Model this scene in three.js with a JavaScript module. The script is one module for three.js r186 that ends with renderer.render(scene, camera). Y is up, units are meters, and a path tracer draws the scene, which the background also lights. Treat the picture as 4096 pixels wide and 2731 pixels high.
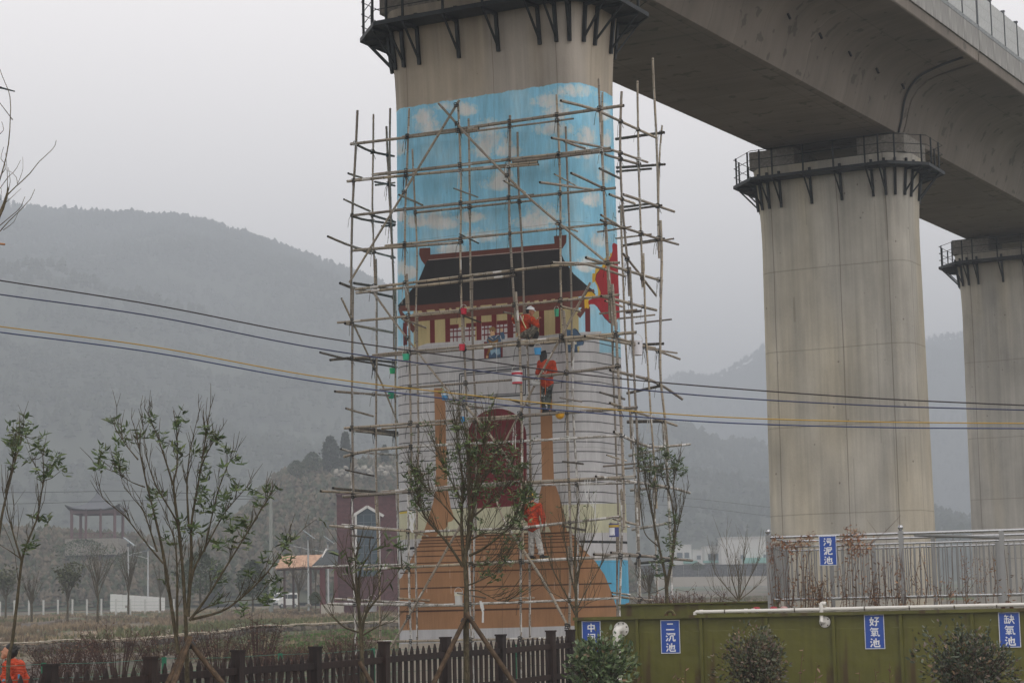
import * as THREE from 'three';
import { mergeGeometries } from 'three/addons/utils/BufferGeometryUtils.js';
import { MarchingCubes } from 'three/addons/objects/MarchingCubes.js';

// ---------------------------------------------------------------- camera, sky, sun, exposure
const V = (x = 0, y = 0, z = 0) => new THREE.Vector3(x, y, z);
const scene = new THREE.Scene();
const camera = new THREE.PerspectiveCamera(18.56, 4096 / 2731, 0.5, 9000);
camera.position.set(0, 1.65, 0);
camera.rotation.order = 'YXZ';
camera.rotation.set(0.13417, 0, -0.02);
camera.updateMatrixWorld(true);

function overcast() {                       // an even, thick cloud cover: brighter overhead than at the horizon, with faint slow mottling
  const W = 256, H = 128, data = new Float32Array(W * H * 4);
  for (let j = 0; j < H; j++) for (let i = 0; i < W; i++) {
    const el = ((j + 0.5) / H - 0.5) * Math.PI, s = Math.max(0, Math.sin(el)), a = (i / W) * Math.PI * 2;
    const m = 1 + 0.02 * Math.sin(a * 3 + 1.3) * Math.cos(el * 5) + 0.015 * Math.sin(a * 7 + el * 9);
    const L = (el < 0 ? 0.55 : 1.46 - 0.5 * s) * m, k = (j * W + i) * 4;
    data[k] = L * 1.06; data[k + 1] = L * 1.0; data[k + 2] = L * 0.985; data[k + 3] = 1;
  }
  const t = new THREE.DataTexture(data, W, H, THREE.RGBAFormat, THREE.FloatType);
  t.mapping = THREE.EquirectangularReflectionMapping; t.magFilter = THREE.LinearFilter; t.minFilter = THREE.LinearFilter; t.needsUpdate = true;
  return t;
}
scene.background = overcast();
scene.environment = scene.background;
const sun = new THREE.DirectionalLight(0xfff6ea, 0.5);
sun.position.set(60, 190, 70); sun.target.position.set(0, 5, -60);
sun.castShadow = true; sun.shadow.radius = 90; sun.shadow.mapSize.set(2048, 2048);
Object.assign(sun.shadow.camera, { left: -90, right: 90, top: 90, bottom: -90, near: 1, far: 500 });
scene.add(sun, sun.target);
const renderer = new THREE.WebGLRenderer({ antialias: true });
renderer.toneMapping = THREE.LinearToneMapping;
renderer.toneMappingExposure = 1.52;
renderer.shadowMap.enabled = true;
scene.fog = new THREE.FogExp2(new THREE.Color(0.82, 0.91, 1.0), 0.00105);

// ---------------------------------------------------------------- helpers
let seed_ = 7;
function R() { seed_ = (seed_ + 0x6d2b79f5) | 0; let t = Math.imul(seed_ ^ (seed_ >>> 15), 1 | seed_); t = (t + Math.imul(t ^ (t >>> 7), 61 | t)) ^ t; return ((t ^ (t >>> 14)) >>> 0) / 4294967296; }
const reseed = (n) => { seed_ = n * 7919 + 13; };
const rr = (a, b) => a + (b - a) * R();
const clamp = (x, a, b) => Math.min(b, Math.max(a, x));
const lerp = (a, b, t) => a + (b - a) * t;
const sstep = (a, b, x) => { const t = clamp((x - a) / (b - a), 0, 1); return t * t * (3 - 2 * t); };
function hash2(i, j) { let h = Math.imul(i, 374761393) + Math.imul(j, 668265263); h = Math.imul(h ^ (h >>> 13), 1274126177); return ((h ^ (h >>> 16)) >>> 0) / 4294967296; }
function noise(x, y) { const i = Math.floor(x), j = Math.floor(y), u = x - i, v = y - j, a = u * u * (3 - 2 * u), b = v * v * (3 - 2 * v); return lerp(lerp(hash2(i, j), hash2(i + 1, j), a), lerp(hash2(i, j + 1), hash2(i + 1, j + 1), a), b); }
function fbm(x, y, n = 4) { let s = 0, a = 0.5, t = 0; for (let k = 0; k < n; k++) { s += a * noise(x, y); t += a; a *= 0.5; x = x * 2.03 + 17; y = y * 2.03 + 5; } return s / t; }
// a sight line of the surveyed photograph (pixels of the 4096 x 2731 original) and where it meets a plane of the place
const FPX = 1365.5 / Math.tan((18.56 * Math.PI) / 360), EYE = camera.position.clone();
const ray = (px, py) => V((px - 2048) / FPX, -(py - 1365.5) / FPX, -1).applyQuaternion(camera.quaternion);
const atZ = (px, py, d) => { const r = ray(px, py); return EYE.clone().addScaledVector(r, d / -r.z); };
const onPlane = (px, py, p, n) => { const r = ray(px, py); return EYE.clone().addScaledVector(r, (n.dot(p) - n.dot(EYE)) / n.dot(r)); };

const used = new Map();
function numbered(name) { const n = used.get(name) || 0; used.set(name, n + 1); return n ? name + '_' + String(n).padStart(3, '0') : name; }
function shade(o) { o.castShadow = true; o.receiveShadow = true; return o; }
function thing(name, label, category, pos, group) {
  const g = new THREE.Group(); g.name = numbered(name); g.userData = { label, category }; if (group) g.userData.group = group;
  if (pos) g.position.copy(pos); scene.add(g); return g;
}
function tag(o, label, category, group) { o.name = numbered(o.name); o.userData = { ...o.userData, label, category }; if (group) o.userData.group = group; if (!o.parent) scene.add(o); return o; }
function struct(name, geo, m, stuff) { const o = shade(new THREE.Mesh(geo, m)); o.name = numbered(name); o.userData.kind = stuff || 'structure'; scene.add(o); return o; }
function part(parent, name, geo, m, label) {
  const g = geo instanceof B ? geo.geo() : geo, o = shade(new THREE.Mesh(g, m)); o.name = name; if (label) o.userData.label = label;
  if (parent) parent.add(o); return o;
}
class B {                                    // collects shapes into one indexed geometry (uv in metres)
  constructor() { this.p = []; this.n = []; this.t = []; this.i = []; this.c = null; }
  vert(p, n, u, v) { this.p.push(p.x, p.y, p.z); this.n.push(n.x, n.y, n.z); this.t.push(u, v); return this.p.length / 3 - 1; }
  quad(a, b, c, d) { const n = V().crossVectors(b.clone().sub(a), d.clone().sub(a)).normalize(), w = a.distanceTo(b), h = a.distanceTo(d), o = this.p.length / 3; this.vert(a, n, 0, 0); this.vert(b, n, w, 0); this.vert(c, n, w, h); this.vert(d, n, 0, h); this.i.push(o, o + 1, o + 2, o, o + 2, o + 3); return this; }
  tri(a, b, c) { const n = V().crossVectors(b.clone().sub(a), c.clone().sub(a)).normalize(), o = this.p.length / 3; this.vert(a, n, 0, 0); this.vert(b, n, a.distanceTo(b), 0); this.vert(c, n, 0, a.distanceTo(c)); this.i.push(o, o + 1, o + 2); return this; }
  obox(c, X, Y, Z) {                         // oriented box from a centre and three half axes
    const P = (a, b, d) => c.clone().addScaledVector(X, a).addScaledVector(Y, b).addScaledVector(Z, d);
    this.quad(P(-1, -1, 1), P(1, -1, 1), P(1, 1, 1), P(-1, 1, 1)); this.quad(P(1, -1, -1), P(-1, -1, -1), P(-1, 1, -1), P(1, 1, -1));
    this.quad(P(1, -1, 1), P(1, -1, -1), P(1, 1, -1), P(1, 1, 1)); this.quad(P(-1, -1, -1), P(-1, -1, 1), P(-1, 1, 1), P(-1, 1, -1));
    this.quad(P(-1, 1, 1), P(1, 1, 1), P(1, 1, -1), P(-1, 1, -1)); this.quad(P(-1, -1, -1), P(1, -1, -1), P(1, -1, 1), P(-1, -1, 1)); return this;
  }
  box(x, y, z, w, h, d) { return this.obox(V(x, y, z), V(w / 2, 0, 0), V(0, h / 2, 0), V(0, 0, d / 2)); }
  bar(a, b, w, h, up = V(0, 1, 0)) { const f = b.clone().sub(a), l = f.length(); f.normalize(); const s = V().crossVectors(f, up); if (s.lengthSq() < 1e-6) s.crossVectors(f, V(1, 0, 0)); s.normalize(); const t = V().crossVectors(s, f).normalize(); return this.obox(a.clone().add(b).multiplyScalar(0.5), f.multiplyScalar(l / 2), t.multiplyScalar(h / 2), s.multiplyScalar(w / 2)); }
  tube(pts, rad, k = 6, caps = true) {       // a round limb through points; rad is a number, or one radius per point
    const n = pts.length, o = this.p.length / 3; let ref = null, len = 0;
    for (let j = 0; j < n; j++) {
      const f = pts[Math.min(j + 1, n - 1)].clone().sub(pts[Math.max(j - 1, 0)]).normalize();
      if (!ref) { ref = Math.abs(f.y) < 0.9 ? V(0, 1, 0) : V(1, 0, 0); }
      const s = V().crossVectors(f, ref).normalize(), t = V().crossVectors(s, f).normalize(); ref = t.clone();
      const r = typeof rad === 'number' ? rad : rad[j]; if (j) len += pts[j].distanceTo(pts[j - 1]);
      for (let q = 0; q <= k; q++) { const a = (q / k) * Math.PI * 2, d = s.clone().multiplyScalar(Math.cos(a)).addScaledVector(t, Math.sin(a)); this.vert(pts[j].clone().addScaledVector(d, r), d, (q / k) * 2 * Math.PI * r, len); }
    }
    for (let j = 0; j < n - 1; j++) for (let q = 0; q < k; q++) { const a = o + j * (k + 1) + q, b = a + k + 1; this.i.push(a, b, a + 1, a + 1, b, b + 1); }
    if (caps) for (const j of [0, n - 1]) {
      const f = pts[j].clone().sub(pts[j ? n - 2 : 1]).normalize(), c = this.vert(pts[j], f, 0, 0);
      for (let q = 0; q < k; q++) { const a = o + j * (k + 1) + q; const p1 = this.vert(V(this.p[a * 3], this.p[a * 3 + 1], this.p[a * 3 + 2]), f, 0.01, 0), p2 = this.vert(V(this.p[a * 3 + 3], this.p[a * 3 + 4], this.p[a * 3 + 5]), f, 0, 0.01); j ? this.i.push(c, p1, p2) : this.i.push(c, p2, p1); }
    }
    return this;
  }
  lathe(c, prof, k = 16, axis = V(0, 1, 0)) { // profile [radius, height] turned about an axis through c
    const q = new THREE.Quaternion().setFromUnitVectors(V(0, 1, 0), axis), g = new THREE.LatheGeometry(prof.map(([r, y]) => new THREE.Vector2(r, y)), k); g.applyQuaternion(q); g.translate(c.x, c.y, c.z); return this.add(g);
  }
  add(g, m) {
    if (m) g = g.clone().applyMatrix4(m); const o = this.p.length / 3, P = g.attributes.position, N = g.attributes.normal, T = g.attributes.uv;
    for (let k = 0; k < P.count; k++) { this.p.push(P.getX(k), P.getY(k), P.getZ(k)); this.n.push(N.getX(k), N.getY(k), N.getZ(k)); this.t.push(T ? T.getX(k) : 0, T ? T.getY(k) : 0); }
    if (g.index) for (let k = 0; k < g.index.count; k++) this.i.push(o + g.index.getX(k)); else for (let k = 0; k < P.count; k++) this.i.push(o + k);
    return this;
  }
  geo() {
    const g = new THREE.BufferGeometry(); g.setAttribute('position', new THREE.Float32BufferAttribute(this.p, 3)); g.setAttribute('normal', new THREE.Float32BufferAttribute(this.n, 3)); g.setAttribute('uv', new THREE.Float32BufferAttribute(this.t, 2));
    if (this.c) g.setAttribute('color', new THREE.Float32BufferAttribute(this.c, 3)); g.setIndex(this.i); return g;
  }
}
// textures: fn(u, v, x, y) in 0..1 -> [r, g, b] sRGB 0..255
function tex(w, h, fn, repeat, srgb = true) {
  const d = new Uint8Array(w * h * 4);
  for (let y = 0; y < h; y++) for (let x = 0; x < w; x++) { const c = fn(x / w, y / h, x, y), k = (y * w + x) * 4; d[k] = clamp(c[0], 0, 255); d[k + 1] = clamp(c[1], 0, 255); d[k + 2] = clamp(c[2], 0, 255); d[k + 3] = 255; }
  const t = new THREE.DataTexture(d, w, h); t.wrapS = t.wrapT = THREE.RepeatWrapping; t.magFilter = THREE.LinearFilter; t.minFilter = THREE.LinearMipmapLinearFilter; t.generateMipmaps = true; if (srgb) t.colorSpace = THREE.SRGBColorSpace; if (repeat) t.repeat.set(repeat[0], repeat[1]); t.needsUpdate = true; return t;
}
function canvasTex(c) { const t = new THREE.CanvasTexture(c); t.colorSpace = THREE.SRGBColorSpace; t.magFilter = THREE.LinearFilter; t.anisotropy = 8; return t; }
const mat = (hex, rough = 0.8, o = {}) => new THREE.MeshStandardMaterial({ color: hex, roughness: rough, ...o });
const lin = (r, g, b) => new THREE.Color().setRGB(r, g, b);
// grain that wraps: fine noise for a colour map around a mean of white
const grainTex = (amount, sx, sy, seed, w = 256) => tex(w, w, (u, v) => { const wrap = (x, y, f) => { const a = u, b = v; return lerp(lerp(fbm(x, y, 4), fbm(x - f * sx, y, 4), a), lerp(fbm(x, y - f * sy, 4), fbm(x - f * sx, y - f * sy, 4), a), b); }; const n = wrap(u * 16 * sx + seed, v * 16 * sy + seed, 16); const c = 255 * (1 - amount) + 255 * amount * clamp(0.5 + (n - 0.5) * 2.2, 0, 1); return [c, c, c]; });
// ---------------------------------------------------------------- ground and hills
const wallD = (x) => 90 + (x + 22) * 2.96;               // the terrace wall runs away to the right across the fields
function groundY(x, d) {
  let y = d < 57 ? 0 : 0.0195 * (d - 57);
  y += sstep(20, 40, d) * sstep(-20, 8, x) * (1 - sstep(48, 60, d)) * 0.3;
  y -= 0.27 * sstep(30, 36, d) * (1 - sstep(42, 52, d)) * (1 - sstep(-5, -2, x));
  if (d > 57 && x < 8) y += 0.45 * sstep(-0.2, 0.5, d - wallD(x)) * (1 - sstep(170, 260, d));
  y += (fbm(x * 0.11 + 40, d * 0.06, 3) - 0.5) * 0.5 * sstep(56, 75, d);
  y += (fbm(x * 0.6, d * 0.35 + 9, 2) - 0.5) * 0.16 * sstep(56, 75, d);
  return y;
}
const ground = (() => {
  const xs = [], ds = [];
  for (let x = -3600; x < -60; x += x < -400 ? 280 : 34) xs.push(x); for (let x = -60; x <= 70; x += 0.8) xs.push(x); for (let x = 90; x <= 3200; x += x > 400 ? 280 : 34) xs.push(x);
  for (let d = -300; d < 50; d += 25) ds.push(d); for (let d = 50; d < 170; d += 0.7) ds.push(d); for (let d = 170; d < 330; d += 2) ds.push(d); for (let d = 330; d < 4600; d *= 1.12) ds.push(d);
  const b = new B(), nx = xs.length; b.c = [];
  const tan = [0.4, 0.31, 0.21], soil = [0.16, 0.125, 0.095], green = [0.1, 0.15, 0.05], dry = [0.24, 0.2, 0.13];
  for (const d of ds) for (const x of xs) {
    b.vert(V(x, groundY(x, d), -d), V(0, 1, 0), x, d);
    const n = fbm(x * 0.35, d * 0.16, 4), m = fbm(x * 0.06 + 9, d * 0.03, 3), past = d - wallD(x);
    let c;
    if (x < 8 && d < 330) {
      if (past < 0) c = n > 0.56 ? dry : soil; else if (past < 26) c = n > 0.36 ? tan : dry; else c = m > 0.56 ? green : n > 0.5 ? dry : soil;
      const row = Math.sin((d - x * 1.4) * 1.6); if (past < -2 && x > -14 && x < 4 && m > 0.36 && row > 0.1 && n < 0.62) c = green;
    } else c = d < 57 ? dry : m > 0.52 ? green : n > 0.5 ? dry : soil;
    const k = 0.75 + 0.5 * n; b.c.push(c[0] * k, c[1] * k, c[2] * k);
  }
  for (let j = 0; j < ds.length - 1; j++) for (let i = 0; i < nx - 1; i++) { const a = j * nx + i; b.i.push(a, a + 1, a + nx, a + 1, a + nx + 1, a + nx); }
  const g = b.geo(); g.computeVertexNormals();
  return struct('ground', g, new THREE.MeshStandardMaterial({ vertexColors: true, roughness: 1, map: grainTex(0.5, 1, 1, 3) }));
})();
ground.material.map.repeat.set(0.5, 0.5);

// a hill seen as a ridge line: [px, py] along its crest at depth d, its foot at depth foot
function hill(crest, d, foot, footY, back, c, rough, seed) {
  const b = new B(), pts = [], M = 26; b.c = [];
  const X = (px) => atZ(px, crest[0][1], d).x, x0 = X(crest[0][0]), x1 = X(crest[crest.length - 1][0]), n = Math.round((x1 - x0) / (d * 0.006));
  const wx = crest.map(([px, py]) => { const p = atZ(px, py, d); return [p.x, p.y]; });
  const top = (x) => { let k = 0; while (k < wx.length - 2 && wx[k + 1][0] < x) k++; const [xa, ya] = wx[k], [xb, yb] = wx[k + 1]; return lerp(ya, yb, clamp((x - xa) / (xb - xa), 0, 1)); };
  const surf = (x, s) => {                   // s 0 at the foot, 1 on the crest, then down the far side
    const t = top(x), dd = s <= 1 ? lerp(foot, d, s) : lerp(d, d + back, s - 1), prof = s <= 1 ? Math.pow(s, 0.85) : 1 - 0.7 * (s - 1) ** 1.2;
    const w = (fbm(x / (d * 0.06) + seed, dd / (d * 0.06), 4) - 0.5) * (t - footY) * 0.3 * (s <= 1 ? Math.sin(Math.PI * Math.min(s, 1)) : 0);
    return V(x, lerp(footY, t, prof) + w, -dd);
  };
  for (let j = 0; j <= M; j++) for (let i = 0; i <= n; i++) { const x = lerp(x0, x1, i / n), p = surf(x, (j / M) * 1.5); b.vert(p, V(0, 1, 0), p.x, p.z); const q = fbm(p.x / (d * 0.02) + seed, p.z / (d * 0.02), 3), k = 0.55 + 0.9 * q; b.c.push(c[0] * k, c[1] * k, c[2] * k); }
  for (let j = 0; j < M; j++) for (let i = 0; i < n; i++) { const a = j * (n + 1) + i; b.i.push(a, a + 1, a + n + 1, a + 1, a + n + 2, a + n + 1); }
  const g = b.geo(); g.computeVertexNormals();
  struct('hill', g, new THREE.MeshStandardMaterial({ vertexColors: true, roughness: 1 }));
  return { surf, x0, x1 };
}
// one woodland tree for the far slopes: a ragged stack of leafy skirts
function woodTree(kind) {
  const b = new B(), tiers = kind ? 3 : 4;
  for (let t = 0; t < tiers; t++) {
    const y0 = 0.12 + (t / tiers) * 0.8, y1 = Math.min(1, y0 + (kind ? 0.5 : 0.34)), r = (kind ? 0.34 - 0.06 * t : 0.26 * (1 - t / (tiers + 0.6))), k = 7, o = b.p.length / 3;
    const ph = t * 1.3; for (let q = 0; q < k; q++) { const a = (q / k) * 6.283 + ph, w = r * (0.7 + 0.6 * hash2(q + t * 11, kind + 5)); b.vert(V(Math.cos(a) * w, y0 + 0.06 * hash2(q, t), Math.sin(a) * w), V(Math.cos(a), 0.5, Math.sin(a)).normalize(), 0, 0); }
    const m = b.vert(V(0.03 * (hash2(t, 3) - 0.5), y1, 0.03 * (hash2(t, 4) - 0.5)), V(0, 1, 0), 0, 0);
    for (let q = 0; q < k; q++) b.i.push(o + q, m, o + ((q + 1) % k));
  }
  b.tube([V(0, 0, 0), V(0, 0.3, 0)], 0.03, 4, false);
  return b.geo();
}
const woodMat = mat(0xffffff, 1);
function woods(name, h, count, s0, s1, hgt, dens, cols, seed, kind = 0) {
  reseed(seed);
  const im = new THREE.InstancedMesh(woodTree(kind), woodMat, count), m = new THREE.Matrix4(), q = new THREE.Quaternion(), c = new THREE.Color();
  for (let k = 0; k < count; k++) {
    let x, s; do { x = rr(h.x0, h.x1); s = s0 + (s1 - s0) * R() ** dens; } while (R() > 0.25 + fbm(x / 40 + seed, s * 9, 2));
    const p = h.surf(x, s), t = rr(hgt[0], hgt[1]) * (R() < 0.1 ? 1.35 : 1), w = t * rr(0.8, 1.3);
    q.setFromAxisAngle(V(0, 1, 0), R() * 6.28); m.compose(V(p.x, p.y - t * 0.1, p.z), q, V(w, t, w)); im.setMatrixAt(k, m);
    const a = cols[Math.floor(R() * cols.length)], v = rr(0.9, 1.1); im.setColorAt(k, c.setRGB(a[0] * v, a[1] * v, a[2] * v));
  }
  im.name = numbered(name); im.userData = { kind: 'stuff', label: 'dense far-off woodland covering the misty hillside', category: 'forest' }; shade(im); scene.add(im); return im;
}
const px = (l) => l.map(([x, y]) => [x * 1.7415, y * 1.7415]);
const ever = [[0.036, 0.047, 0.027], [0.038, 0.05, 0.028], [0.042, 0.05, 0.03], [0.034, 0.045, 0.026]], scrub = [[0.05, 0.055, 0.03], [0.07, 0.06, 0.04], [0.09, 0.075, 0.05], [0.04, 0.05, 0.025], [0.11, 0.09, 0.06]];
const hillA = hill(px([[-700, 470], [-300, 455], [-60, 452], [0, 462], [60, 482], [150, 487], [250, 494], [330, 497], [440, 504], [520, 527], [600, 552], [680, 582], [760, 607], [830, 635], [900, 668], [1000, 720], [1150, 815], [1300, 900], [1440, 955], [1520, 990], [1570, 995], [1620, 1015], [1680, 1070], [1740, 1120], [1800, 1165], [1900, 1205], [2100, 1240]]), 1800, 700, 10, 600, [0.04, 0.05, 0.028], 1, 3);
woods('hill_forest', hillA, 42000, 0.03, 1.02, [3.5, 7], 0.75, ever, 11, 1);
const hillB = hill(px([[1000, 960], [1300, 925], [1450, 905], [1520, 885], [1560, 860], [1600, 866], [1640, 869], [1680, 845], [1730, 820], [1760, 795], [1850, 765], [2000, 745], [2130, 780], [2200, 770], [2400, 765], [2900, 740]]), 2600, 1600, 26, 700, [0.045, 0.05, 0.035], 1, 9);
woods('hill_forest', hillB, 12000, 0.1, 1.02, [4, 8], 0.75, ever, 12, 1);
// the scrubby knoll behind the red building, and the low one under the pavilion
const hillC = hill(px([[470, 1290], [560, 1215], [620, 1130], [660, 1090], [700, 1075], [760, 1075], [830, 1068], [900, 1060], [1000, 1075], [1150, 1130], [1300, 1210], [1420, 1290]]), 420, 300, 5.2, 160, [0.06, 0.065, 0.04], 1, 21);
woods('hillside_scrub', hillC, 16000, 0.02, 1.02, [0.8, 2.3], 0.8, scrub, 13, 1);
const hillD = hill(px([[-260, 1270], [-120, 1235], [0, 1225], [120, 1228], [200, 1236], [300, 1240], [380, 1255], [470, 1280], [560, 1300]]), 330, 285, 4.6, 120, [0.06, 0.065, 0.04], 1, 31);
woods('hillside_scrub', hillD, 8000, 0.02, 1.0, [0.7, 2.0], 0.9, scrub, 14, 1);
// ---------------------------------------------------------------- viaduct: three piers and the box girders they carry
const DV = V(0.4743, 0, -0.8803), EU = V(0.8803, 0, 0.4743), SPAN = 27.83, GRADE = 0.0245;
const P1 = V(-0.107, 0, -57), pierAt = (k) => P1.clone().addScaledVector(DV, SPAN * k);
const PW = 6.1, PT = 2.6, PR = 0.7, FLAT = PW / 2 - PR, ARC = (PR * Math.PI) / 2, SIDE = PT - 2 * PR, PERI = 4 * FLAT + 2 * SIDE + 4 * ARC;
const loc = (P, u, h, w) => P.clone().addScaledVector(EU, u).addScaledVector(DV, w).setY(h);
function section(s, off) {                     // perimeter position s (0 = middle of the front) -> plan point and outward normal; off widens
  s = ((s + PERI / 2) % PERI + PERI) % PERI - PERI / 2; const sg = s < 0 ? -1 : 1; let a = Math.abs(s), u, w, nu, nw;
  if (a <= FLAT) [u, w, nu, nw] = [a, -PT / 2 - off, 0, -1];
  else if ((a -= FLAT) <= ARC) { const t = a / PR; nu = Math.sin(t); nw = -Math.cos(t); u = FLAT + (PR + off) * nu; w = -(PT / 2 - PR) + (PR + off) * nw; }
  else if ((a -= ARC) <= SIDE) [u, w, nu, nw] = [PW / 2 + off, -SIDE / 2 + a, 1, 0];
  else if ((a -= SIDE) <= ARC) { const t = a / PR; nu = Math.cos(t); nw = Math.sin(t); u = FLAT + (PR + off) * nu; w = SIDE / 2 + (PR + off) * nw; }
  else { a -= ARC; [u, w, nu, nw] = [FLAT - a, PT / 2 + off, 0, 1]; }
  return [u * sg, w, nu * sg, nw];
}
const ringS = (() => { const l = [], add = (a, b, n) => { for (let k = 0; k < n; k++) l.push(lerp(a, b, k / n)); }; let s = -PERI / 2; for (const [len, n] of [[FLAT, 3], [ARC, 9], [SIDE, 2], [ARC, 9], [2 * FLAT, 6], [ARC, 9], [SIDE, 2], [ARC, 9], [FLAT, 3]]) { add(s, s + len, n); s += len; } l.push(PERI / 2); return l; })();
const pierOff = (h, plat) => 0.0065 * (11.6 - h) + (h > plat - 2.7 ? 0.3 * ((h - plat + 2.7) / 3.4) ** 2 : 0);
function ring(P, hs, offs, sOf = ringS, vScale = 20) {
  const b = new B(), n = sOf.length;
  hs.forEach((h, j) => sOf.forEach((s) => { const [u, w, nu, nw] = section(s, offs[j]); b.vert(loc(P, u, h, w), V().addScaledVector(EU, nu).addScaledVector(DV, nw), s / PERI + 0.5, h / vScale); }));
  for (let j = 0; j < hs.length - 1; j++) for (let i = 0; i < n - 1; i++) { const a = j * n + i; b.i.push(a, a + 1, a + n, a + 1, a + n + 1, a + n); }
  return b;
}
const concreteBump = tex(512, 512, (u, v) => { const n = fbm(u * 90, v * 40, 4) * 0.5 + fbm(u * 300, v * 300, 2) * 0.5; const c = 255 * n; return [c, c, c]; }, [4, 4], false);
function concretePaint(g, W, H, seed, y0, y1, joints, tone) {   // weathered shuttered concrete on a canvas: blotches, drips, board seams
  const img = g.getImageData(0, 0, W, H), d = img.data;
  for (let y = y0; y < y1; y++) for (let x = 0; x < W; x++) {
    const u = (x / W) * PERI, v = (1 - y / H) * 20, n = fbm(u * 0.9 + seed, v * 0.5, 5), st = fbm(u * 5.5 + seed * 3, v * 0.16, 4), st2 = fbm(u * 14 + seed, v * 0.5 + 7, 3), wm = fbm(u * 0.55 + seed * 7, v * 0.09 + 3, 3), f = hash2(x + seed, y);
    const k = 1 + (n - 0.5) * 0.30 + (st - 0.5) * 0.15 + (st2 - 0.5) * 0.10 + (f - 0.5) * 0.07, w = clamp((wm - 0.48) * 5, 0, 1), i = (y * W + x) * 4;
    d[i] = tone[0] * k * (1 + 0.02 * w); d[i + 1] = tone[1] * k; d[i + 2] = tone[2] * k * (1 - 0.045 * w); d[i + 3] = 255;
  }
  g.putImageData(img, 0, 0); reseed(seed + 50);
  const X = (s) => (s / PERI + 0.5) * W, Y = (h) => (1 - h / 20) * H;
  const line = (a, b, c, e, w, col) => { g.strokeStyle = col; g.lineWidth = w; g.beginPath(); g.moveTo(a, b); for (let k = 1; k <= 12; k++) g.lineTo(lerp(a, c, k / 12) + rr(-0.8, 0.8), lerp(b, e, k / 12) + rr(-0.8, 0.8)); g.stroke(); };
  for (const s of [-FLAT, FLAT, FLAT + ARC, -FLAT - ARC, 0.4]) if (Y(30) < y1) line(X(s), y0, X(s), y1, 1.6, 'rgba(70,62,52,0.55)');
  for (const h of joints) if (Y(h) > y0 && Y(h) < y1) line(0, Y(h), W, Y(h), 1.6, 'rgba(80,72,60,0.32)');
  for (let k = 0; k < 46; k++) { const x = rr(0, W), y = rr(y0, y1), l = rr(40, 260); g.fillStyle = R() < 0.5 ? 'rgba(78,70,60,0.16)' : 'rgba(196,190,178,0.14)'; g.fillRect(x, y, rr(2, 7), Math.min(l, y1 - y)); }
  for (let k = 0; k < 90; k++) { g.fillStyle = 'rgba(60,52,44,0.45)'; g.beginPath(); g.arc(rr(0, W), rr(y0, y1), rr(0.8, 2.4), 0, 7); g.fill(); }
}
const steelDark = mat(0x2b3235, 0.55, { metalness: 0.3, map: grainTex(0.35, 1, 1, 8) }), steelBox = mat(0x30373a, 0.6);
const blockMat = mat(0x98938a, 0.9, { map: grainTex(0.25, 1, 1, 5), bumpMap: concreteBump, bumpScale: 0.004 }), rubberMat = mat(0x1c1c1c, 0.9);
const bracketS = (() => { const l = []; for (const sg of [-1, 1]) for (const s of [0.62, 1.9, FLAT + 0.05, FLAT + ARC * 0.34, FLAT + ARC * 0.68, FLAT + ARC + 0.1, FLAT + ARC + SIDE - 0.1, FLAT + 1.45 * ARC + SIDE, FLAT + 2 * ARC + SIDE + 0.2, FLAT + 2 * ARC + SIDE + 1.3]) l.push(sg * s); return l; })();
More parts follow.
